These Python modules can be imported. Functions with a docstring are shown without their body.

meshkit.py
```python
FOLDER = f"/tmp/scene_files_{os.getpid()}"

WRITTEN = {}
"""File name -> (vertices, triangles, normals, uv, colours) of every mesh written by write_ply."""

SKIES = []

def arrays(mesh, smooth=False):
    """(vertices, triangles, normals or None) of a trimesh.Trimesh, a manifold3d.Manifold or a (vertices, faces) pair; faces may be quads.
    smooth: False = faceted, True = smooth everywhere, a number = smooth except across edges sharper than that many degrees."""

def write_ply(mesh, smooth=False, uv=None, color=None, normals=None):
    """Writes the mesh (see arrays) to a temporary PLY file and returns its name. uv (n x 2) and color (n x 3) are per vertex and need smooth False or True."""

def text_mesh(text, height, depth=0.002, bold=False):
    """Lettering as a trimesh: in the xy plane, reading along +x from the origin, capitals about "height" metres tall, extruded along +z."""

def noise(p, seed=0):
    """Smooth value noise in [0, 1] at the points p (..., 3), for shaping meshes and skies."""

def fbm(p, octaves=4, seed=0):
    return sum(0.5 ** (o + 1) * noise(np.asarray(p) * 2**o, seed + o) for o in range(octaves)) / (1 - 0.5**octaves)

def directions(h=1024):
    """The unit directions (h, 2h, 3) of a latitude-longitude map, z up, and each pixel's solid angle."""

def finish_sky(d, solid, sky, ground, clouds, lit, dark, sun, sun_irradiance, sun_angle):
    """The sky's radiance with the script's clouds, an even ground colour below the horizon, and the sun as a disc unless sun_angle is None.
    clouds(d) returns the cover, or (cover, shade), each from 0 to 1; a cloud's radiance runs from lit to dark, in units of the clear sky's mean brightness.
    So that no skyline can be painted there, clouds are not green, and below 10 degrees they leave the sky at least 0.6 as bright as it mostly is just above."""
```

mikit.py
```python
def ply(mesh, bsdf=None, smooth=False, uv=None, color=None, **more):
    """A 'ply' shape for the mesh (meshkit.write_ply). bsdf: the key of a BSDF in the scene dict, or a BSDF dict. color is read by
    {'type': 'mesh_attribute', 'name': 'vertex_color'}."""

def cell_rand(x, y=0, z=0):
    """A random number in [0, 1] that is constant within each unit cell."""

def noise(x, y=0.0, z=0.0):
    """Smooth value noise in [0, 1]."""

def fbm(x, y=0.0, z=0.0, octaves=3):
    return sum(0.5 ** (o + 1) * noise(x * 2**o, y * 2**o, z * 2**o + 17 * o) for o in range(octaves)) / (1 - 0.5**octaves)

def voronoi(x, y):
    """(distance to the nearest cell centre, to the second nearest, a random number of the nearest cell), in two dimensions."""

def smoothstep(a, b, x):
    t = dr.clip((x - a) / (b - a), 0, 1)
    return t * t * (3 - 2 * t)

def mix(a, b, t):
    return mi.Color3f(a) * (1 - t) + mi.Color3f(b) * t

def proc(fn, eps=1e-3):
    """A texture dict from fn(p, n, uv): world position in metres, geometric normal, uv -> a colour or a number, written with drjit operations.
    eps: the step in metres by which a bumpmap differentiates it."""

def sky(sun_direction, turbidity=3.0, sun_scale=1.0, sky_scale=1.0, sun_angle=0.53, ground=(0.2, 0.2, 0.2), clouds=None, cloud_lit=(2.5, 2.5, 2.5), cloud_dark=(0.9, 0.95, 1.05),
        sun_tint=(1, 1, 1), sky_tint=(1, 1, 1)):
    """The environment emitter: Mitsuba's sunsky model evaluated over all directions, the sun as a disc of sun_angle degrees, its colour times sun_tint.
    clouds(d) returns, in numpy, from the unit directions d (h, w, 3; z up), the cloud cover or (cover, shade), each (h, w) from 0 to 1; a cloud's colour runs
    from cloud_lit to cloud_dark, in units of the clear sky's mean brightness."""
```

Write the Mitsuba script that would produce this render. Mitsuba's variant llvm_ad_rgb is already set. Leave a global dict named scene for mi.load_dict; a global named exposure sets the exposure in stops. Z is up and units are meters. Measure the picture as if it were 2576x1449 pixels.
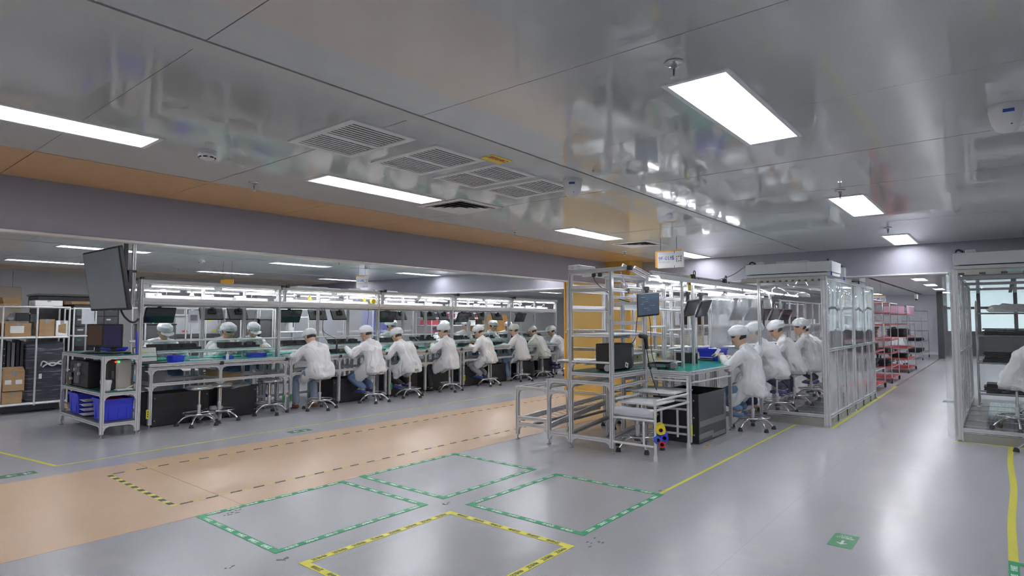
import math, json, numpy as np, trimesh, mitsuba as mi, mikit, meshkit
import manifold3d as m3
from shapely.geometry import Polygon
T = mi.ScalarTransform4f
PI = math.pi
scene, labels = {}, {}
# ---------------------------------------------------------------- camera, light levels, exposure
YAW, PITCH = math.radians(39.19), math.radians(3.09)
fw = [math.cos(YAW) * math.cos(PITCH), math.sin(YAW) * math.cos(PITCH), math.sin(PITCH)]
scene['camera'] = {'type': 'perspective', 'fov': math.degrees(2 * math.atan(1288 / 1513)), 'fov_axis': 'x', 'near_clip': 0.05, 'far_clip': 200.0,
                   'to_world': T().look_at(origin=[0, 0, 1.44], target=[fw[0], fw[1], 1.44 + fw[2]], up=[0, 0, 1])}
exposure = 0.22
PANEL = (19.0, 19.3, 20.2)      # radiance of the ceiling panel lights
TUBE = (34.0, 35.5, 38.0)       # radiance of the bench tubes
DAY = (0.38, 0.50, 0.53)           # daylight behind the far frosted windows
HC = 2.54                       # ceiling height

# ---------------------------------------------------------------- materials
def rgb(c): return {'type': 'rgb', 'value': [float(v) for v in c]}
def mat(key, c, rough=0.5, metal=0.0, spec=0.5, two=True, coat=0.0):
    b = {'type': 'principled', 'base_color': c if isinstance(c, dict) else rgb(c), 'roughness': rough, 'metallic': metal, 'specular': spec}
    if coat: b['clearcoat'] = coat; b['clearcoat_gloss'] = 0.9
    scene[key] = {'type': 'twosided', 'bsdf': b} if two else b
    return key
noise, fbm, smoothstep, mix = mikit.noise, mikit.fbm, mikit.smoothstep, mikit.mix
import drjit as dr
def floor_colour(p, n, uv):
    m = fbm(p.x * 0.7, p.y * 0.7, 0, 3)
    c = mix((0.335, 0.34, 0.37), (0.375, 0.38, 0.40), m)
    st = smoothstep(0.66, 0.8, fbm(p.x * 3.1 + 40, p.y * 3.1, 0, 4))
    c = mix(c, (0.40, 0.385, 0.37), st * 0.5)
    w = p.y / 1.83 + 0.27
    d = dr.abs(w - dr.floor(w + 0.5)) * 1.83
    seam = (1 - smoothstep(0.0015, 0.005, d)) * 0.45
    return mix(c, (0.27, 0.27, 0.30), seam)
def strip_colour(p, n, uv):
    m = fbm(p.x * 0.6, p.y * 1.5, 3, 3)
    c = mix((0.52, 0.36, 0.235), (0.57, 0.405, 0.27), m)
    w = (p.x - 2.38) / 18.0
    d = dr.abs(w - dr.floor(w + 0.5)) * 18.0
    return mix(c, (0.35, 0.2, 0.1), (1 - smoothstep(0.002, 0.006, d)) * 0.8)
def floor_wave(p, n, uv):
    return fbm(p.x * 1.1, p.y * 2.2, 0, 2) + 0.10 * noise(p.x * 7, p.y * 7) 
def ceiling_wave(p, n, uv):
    return noise(p.x * 0.9, p.y * 0.5, 0) + 0.06 * noise(p.x * 9.0, p.y * 2.2, 4) + 0.12 * noise(p.x * 2.6, p.y * 1.1, 9)
def bump(key, tex, scale, inner): scene[key] = {'type': 'bumpmap', 'tex': mikit.proc(tex, eps=4e-3), 'scale': scale, 'bsdf': inner}
bump('m_floor', floor_wave, 0.006, {'type': 'principled', 'base_color': mikit.proc(floor_colour), 'roughness': 0.24, 'specular': 0.32})
bump('m_strip', floor_wave, 0.006, {'type': 'principled', 'base_color': mikit.proc(strip_colour), 'roughness': 0.29, 'specular': 0.5})
bump('m_ceiling', ceiling_wave, 0.006, {'type': 'principled', 'base_color': rgb((0.53, 0.545, 0.54)), 'roughness': 0.06, 'specular': 0.8})
bump('m_ceiling_orange', ceiling_wave, 0.006, {'type': 'principled', 'base_color': rgb((0.50, 0.325, 0.15)), 'roughness': 0.22, 'specular': 0.5})
mat('m_joint', (0.55, 0.56, 0.55), 0.4)
mat('m_gap', (0.06, 0.06, 0.065), 0.8)
mat('m_bulk', (0.245, 0.245, 0.285), 0.6)
mat('m_wall', (0.42, 0.42, 0.43), 0.5)
mat('m_beige', (0.40, 0.33, 0.25), 0.5)
mat('m_column', (0.60, 0.385, 0.095), 0.38)
mat('m_alu', (0.66, 0.665, 0.68), 0.32, 0.35)
mat('m_alu_dark', (0.36, 0.36, 0.37), 0.35, 0.5)
mat('m_pipe', (0.80, 0.81, 0.80), 0.3, 0.25)
mat('m_steel', (0.36, 0.36, 0.33), 0.3, 0.7)
mat('m_chrome', (0.86, 0.86, 0.87), 0.09, 1.0)
mat('m_white', (0.80, 0.81, 0.82), 0.4)
mat('m_white_shelf', (0.80, 0.82, 0.82), 0.35)
mat('m_hepa', (0.62, 0.64, 0.66), 0.4)
mat('m_black', (0.011, 0.011, 0.013), 0.45)
mat('m_green_dark', (0.012, 0.075, 0.065), 0.2)
mat('m_wall_pale', (0.66, 0.66, 0.71), 0.5)
mat('m_black_gloss', (0.02, 0.02, 0.023), 0.15)
mat('m_rubber', (0.02, 0.02, 0.02), 0.7)
mat('m_dark', (0.06, 0.063, 0.07), 0.4)
mat('m_grey', (0.30, 0.30, 0.30), 0.45)
mat('m_midgrey', (0.16, 0.165, 0.17), 0.45)
mat('m_seat', (0.10, 0.10, 0.105), 0.4)
mat('m_green_mat', (0.02, 0.25, 0.19), 0.14, 0, 0.6)
mat('m_green_tape', (0.015, 0.25, 0.10), 0.4)
mat('m_yellow_tape', (0.72, 0.66, 0.05), 0.4)
mat('m_yellow', (0.80, 0.62, 0.02), 0.4)
mat('m_line', (0.62, 0.58, 0.06), 0.45)
mat('m_hazard', (0.50, 0.42, 0.12), 0.45)
mat('m_black_tape', (0.06, 0.055, 0.045), 0.45)
mat('m_paper', (0.85, 0.85, 0.83), 0.6)
mat('m_text_white', (0.78, 0.80, 0.78), 0.5)
mat('m_text_black', (0.05, 0.05, 0.03), 0.5)
mat('m_text_red', (0.35, 0.03, 0.02), 0.5)
mat('m_text_blue', (0.02, 0.06, 0.30), 0.5)
mat('m_text_grey', (0.45, 0.40, 0.38), 0.5)
mat('m_icon', (0.10, 0.07, 0.05), 0.5)
mat('m_orange', (0.75, 0.38, 0.03), 0.4)
mat('m_blue_bin', (0.025, 0.035, 0.50), 0.38)
mat('m_blue', (0.03, 0.10, 0.55), 0.4)
mat('m_cyan', (0.05, 0.32, 0.55), 0.4)
mat('m_red', (0.55, 0.04, 0.03), 0.45)
mat('m_red_mat', (0.52, 0.09, 0.10), 0.5)
mat('m_cream', (0.74, 0.72, 0.52), 0.5)
mat('m_exit', (0.03, 0.20, 0.075), 0.35)
mat('m_exit_old', (0.05, 0.15, 0.085), 0.4)
mat('m_exit_mark', (0.60, 0.60, 0.62), 0.4)
def card_colour(p, n, uv):
    return mix((0.42, 0.27, 0.145), (0.36, 0.225, 0.115), noise(p.x * 6, p.y * 6, p.z * 25))
mat('m_card', mikit.proc(card_colour), 0.7)
def wrap_colour(p, n, uv):
    s = fbm(p.x * 5, p.y * 3, p.z * 38, 3)
    return mix((0.045, 0.047, 0.06), (0.20, 0.21, 0.25), smoothstep(0.52, 0.8, s))
mat('m_wrap', mikit.proc(wrap_colour), 0.22)
mat('m_bag', (0.34, 0.34, 0.37), 0.2)
mat('m_screen_off', (0.02, 0.022, 0.025), 0.08, 0, 0.6)
mat('m_skin', (0.60, 0.38, 0.27), 0.5)
mat('m_hair', (0.015, 0.012, 0.01), 0.5)
mat('m_gown', (0.86, 0.865, 0.88), 0.75, 0, 0.3)
mat('m_gown_warm', (0.70, 0.70, 0.67), 0.75, 0, 0.3)
mat('m_cap', (0.84, 0.86, 0.89), 0.75, 0, 0.3)
mat('m_pink', (0.78, 0.48, 0.60), 0.75, 0, 0.3)
mat('m_jeans', (0.13, 0.20, 0.33), 0.7)
mat('m_jeans_pale', (0.25, 0.31, 0.42), 0.7)
mat('m_trousers_black', (0.02, 0.02, 0.024), 0.7)
mat('m_trousers_grey', (0.30, 0.31, 0.32), 0.7)
mat('m_trousers_olive', (0.13, 0.125, 0.10), 0.7)
mat('m_trousers_navy', (0.02, 0.03, 0.07), 0.7)
mat('m_shoe_blue', (0.04, 0.07, 0.25), 0.5)
mat('m_shoe_brown', (0.23, 0.09, 0.06), 0.6)
mat('m_lips', (0.45, 0.17, 0.15), 0.5)
mat('m_film', (0.70, 0.71, 0.78), 0.12, 0, 0.6)
mat('m_frosted', (0.7, 0.75, 0.75), 0.3)
scene['m_glass'] = {'type': 'thindielectric', 'int_ior': 1.5}
scene['m_vinyl'] = {'type': 'blendbsdf', 'weight': 0.15, 'a': {'type': 'thindielectric', 'int_ior': 1.5},
                    'b': {'type': 'twosided', 'bsdf': {'type': 'principled', 'base_color': rgb((0.75, 0.77, 0.80)), 'roughness': 0.3}}}
scene['m_vinyl_milky'] = {**scene['m_vinyl'], 'weight': 0.40}
scene['m_vinyl_front'] = {**scene['m_vinyl'], 'weight': 0.06}
def grid_weight(p, n, uv):
    a, b = (p.x + p.y + p.z) * 42.0, (p.x + p.y - p.z) * 42.0
    fa, fb = dr.abs(a - dr.floor(a) - 0.5), dr.abs(b - dr.floor(b) - 0.5)
    line = dr.maximum(smoothstep(0.40, 0.47, fa), smoothstep(0.40, 0.47, fb))
    return mi.Float(0.22 + 0.40 * line)
scene['m_vinyl_grid'] = {'type': 'blendbsdf', 'weight': mikit.proc(grid_weight), 'a': {'type': 'thindielectric', 'int_ior': 1.5},
                         'b': {'type': 'twosided', 'bsdf': {'type': 'principled', 'base_color': rgb((0.70, 0.73, 0.76)), 'roughness': 0.4}}}

# ---------------------------------------------------------------- entries
def uniq(key):
    if key not in used: used.add(key); return key
    n = 1
    while f'{key}_{n:03d}' in used: n += 1
    key = f'{key}_{n:03d}'; used.add(key); return key
used = set()
I4 = np.eye(4)
def tr(x=0, y=0, z=0, rz=0, rx=0, ry=0, s=1.0):
    m = np.eye(4); c, n = math.cos, math.sin
    rz, rx, ry = (math.radians(a) for a in (rz, rx, ry))
    Rz = np.array([[c(rz), -n(rz), 0], [n(rz), c(rz), 0], [0, 0, 1]])
    Rx = np.array([[1, 0, 0], [0, c(rx), -n(rx)], [0, n(rx), c(rx)]])
    Ry = np.array([[c(ry), 0, n(ry)], [0, 1, 0], [-n(ry), 0, c(ry)]])
    m[:3, :3] = Rz @ Rx @ Ry * s; m[:3, 3] = (x, y, z); return m
def P(mesh, bsdf, smooth=False, **more): return mikit.ply(mesh, bsdf, smooth=smooth, **more)
def tag(key, label=None, cat=None, group=None, kind=None):
    d = {}
    if label: d['label'] = label
    if cat: d['category'] = cat
    if group: d['group'] = group
    if kind: d['kind'] = kind
    if d: labels[key] = d
    return key
def thing(name, label, cat, group=None): return tag(uniq(name), label, cat, group)
def put(key, shape, xf=None, bsdf=None, **lab):
    """One entry of the scene: shape is a ply dict (shared) or a mesh (then bsdf is its material)."""
    if not isinstance(shape, dict): shape = P(shape, bsdf)
    elif bsdf: shape = {**shape, 'bsdf': {'type': 'ref', 'id': bsdf}}
    key = uniq(key)
    scene[key] = {**shape, 'to_world': T(np.asarray(xf, float))} if xf is not None else shape
    return tag(key, **lab) if lab else key
def part(t, name, shape, xf=None, bsdf=None, **lab): return put(t + '__' + name, shape, xf, bsdf, **lab)
def solo(name, shape, xf=None, bsdf=None, label=None, cat=None, group=None): return put(name, shape, xf, bsdf, label=label, cat=cat, group=group)
def struct(name, mesh, m, **k): return put(name, mesh, None, m, kind='structure', **k)

# ---------------------------------------------------------------- meshes
def cat(*ms): return trimesh.util.concatenate([m for m in ms if m is not None])
def box(x0, x1, y0, y1, z0, z1, b=0.0):
    if b <= 0: return trimesh.creation.box(bounds=[[x0, y0, z0], [x1, y1, z1]])
    p = []
    for x, sx in ((x0, 1), (x1, -1)):
        for y, sy in ((y0, 1), (y1, -1)):
            for z, sz in ((z0, 1), (z1, -1)):
                p += [(x + sx * b, y + sy * b, z), (x + sx * b, y, z + sz * b), (x, y + sy * b, z + sz * b)]
    return man(m3.Manifold.hull_points(np.array(p)))
def man(m):
    a = m.to_mesh(); return trimesh.Trimesh(np.array(a.vert_properties[:, :3], float), np.array(a.tri_verts), process=False)
def cbox(sx, sy, sz, b=0.0): return box(-sx / 2, sx / 2, -sy / 2, sy / 2, -sz / 2, sz / 2, b)
def move(m, xf): m = m.copy(); m.apply_transform(xf); return m
def lathe(prof, n=20):
    prof = np.asarray(prof, float); k = len(prof); a = np.arange(n) * 2 * PI / n
    v = np.stack([prof[:, None, 0] * np.cos(a), prof[:, None, 0] * np.sin(a), np.broadcast_to(prof[:, 1:2], (k, n))], -1).reshape(-1, 3)
    f = []
    for i in range(k - 1):
        for j in range(n):
            p, q, r, s = i * n + j, i * n + (j + 1) % n, (i + 1) * n + (j + 1) % n, (i + 1) * n + j
            f += [[p, q, r], [p, r, s]]
    m = trimesh.Trimesh(v, f, process=False); m.merge_vertices(); m.update_faces(m.nondegenerate_faces())
    if m.volume < 0: m.invert()
    return m
def tube(pts, r, n=8, closed=False):
    p = np.asarray(pts, float); k = len(p)
    t = (np.roll(p, -1, 0) - np.roll(p, 1, 0)) if closed else np.gradient(p, axis=0)
    t /= np.linalg.norm(t, axis=1, keepdims=True) + 1e-12
    ref = np.array([0, 0, 1.0]) if abs(t[:, 2]).max() < 0.9 else (np.array([1.0, 0, 0]) if abs(t[:, 0]).max() < 0.9 else np.array([0.31, 0.93, 0.17]))
    a = np.cross(t, ref); a /= np.linalg.norm(a, axis=1, keepdims=True) + 1e-12
    b = np.cross(t, a); g = np.arange(n) * 2 * PI / n
    R = np.broadcast_to(np.asarray(r, float), (k,))[:, None, None]
    v = (p[:, None] + R * (np.cos(g)[None, :, None] * a[:, None] + np.sin(g)[None, :, None] * b[:, None])).reshape(-1, 3)
    f = []
    for i in range(k if closed else k - 1):
        for j in range(n):
            i2 = (i + 1) % k
            f += [[i * n + j, i2 * n + (j + 1) % n, i * n + (j + 1) % n], [i * n + j, i2 * n + j, i2 * n + (j + 1) % n]]
    if not closed:
        v = np.vstack([v, p[0], p[-1]])
        for j in range(n): f += [[k * n, j, (j + 1) % n], [k * n + 1, (k - 1) * n + (j + 1) % n, (k - 1) * n + j]]
    m = trimesh.Trimesh(v, f, process=False); m.fix_normals() if m.volume < 0 else None
    return m
def spline(pts, n=24):
    from scipy.interpolate import CubicSpline
    p = np.asarray(pts, float); s = np.linspace(0, 1, len(p))
    return CubicSpline(s, p)(np.linspace(0, 1, n))
def prism(poly, h):
    return trimesh.creation.extrude_polygon(poly if isinstance(poly, Polygon) else Polygon(poly), h, engine='earcut')
def section(poly):
    return prism(poly, 1.0)
def slotted(w, h, sw=0.0095, sd=0.013):
    """Outline of an aluminium profile w x h with T-slot grooves (one per 40 mm of side)."""
    pts = []
    for (ax, ay, bx, by) in ((-w / 2, -h / 2, w / 2, -h / 2), (w / 2, -h / 2, w / 2, h / 2), (w / 2, h / 2, -w / 2, h / 2), (-w / 2, h / 2, -w / 2, -h / 2)):
        L = math.hypot(bx - ax, by - ay); ux, uy = (bx - ax) / L, (by - ay) / L; nx, ny = -uy, ux
        k = max(1, round(L / 0.04)); pts.append((ax, ay))
        for i in range(k):
            c = L * (i + 0.5) / k
            for o, d in ((-sw / 2, 0), (-sw / 2, sd), (sw / 2, sd), (sw / 2, 0)): pts.append((ax + ux * (c + o) + nx * d, ay + uy * (c + o) + ny * d))
    return Polygon(pts)
def circle(r, n=12): return Polygon([(r * math.cos(i * 2 * PI / n), r * math.sin(i * 2 * PI / n)) for i in range(n)])
SEC = {'p40': P(section(slotted(0.04, 0.04)), 'm_alu'), 'p80': P(section(slotted(0.04, 0.08)), 'm_alu'), 'p30': P(section(slotted(0.03, 0.03, 0.007)), 'm_alu'),
       'p60': P(section(slotted(0.03, 0.06, 0.006)), 'm_alu'), 'pipe': P(section(circle(0.014)), 'm_pipe', smooth=40), 'rod': P(section(circle(0.011, 10)), 'm_chrome', smooth=40),
       'sq': P(section(Polygon([(-.02, -.02), (.02, -.02), (.02, .02), (-.02, .02)])), 'm_alu'), 'wire': P(section(circle(0.0025, 6)), 'm_dark', smooth=40)}
def seg(p0, p1, up=None):
    p0, p1 = np.array(p0, float), np.array(p1, float); d = p1 - p0; L = np.linalg.norm(d); z = d / L
    up = np.array(up if up is not None else ((0, 0, 1) if abs(z[2]) < 0.9 else (0, 1, 0)), float)
    x = np.cross(up, z); x /= np.linalg.norm(x); y = np.cross(z, x)
    m = np.eye(4); m[:3, 0], m[:3, 1], m[:3, 2], m[:3, 3] = x, y, z * L, p0
    return m
def bar(t, name, p0, p1, sec='p40', xf=I4, bsdf=None, up=None, **lab): return part(t, name, SEC[sec], xf @ seg(p0, p1, up), bsdf, **lab)
GUS = P(prism(Polygon([(0, 0), (.055, 0), (.05, .008), (.028, .014), (.014, .028), (.008, .05), (0, .055)]), 0.03), 'm_alu')
def gusset(t, p, dx, dz, xf=I4, axis='x', bsdf=None):
    """Curved corner bracket at p in the xz (axis x) or yz plane, opening towards dx, dz."""
    m = np.eye(4)
    if axis == 'x': m[:3, 0], m[:3, 1], m[:3, 2] = (dx, 0, 0), (0, 0, dz), (0, -1, 0)
    else: m[:3, 0], m[:3, 1], m[:3, 2] = (0, dx, 0), (0, 0, dz), (1, 0, 0)
    if np.linalg.det(m[:3, :3]) < 0: m[:3, 2] *= -1
    m[:3, 3] = np.array(p) - m[:3, 2] * 0.015
    return part(t, 'corner_bracket', GUS, xf @ m, bsdf)
FOOT = P(lathe([(0, 0), (.026, 0), (.028, .008), (.012, .02), (.007, .024), (.007, .06), (0, .06)], 12), 'm_alu_dark', smooth=40)
CAPB = P(cbox(.052, .05, .05, .006), 'm_black')
def foot(t, x, y, xf=I4): part(t, 'foot', FOOT, xf @ tr(x, y, 0))
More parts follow.
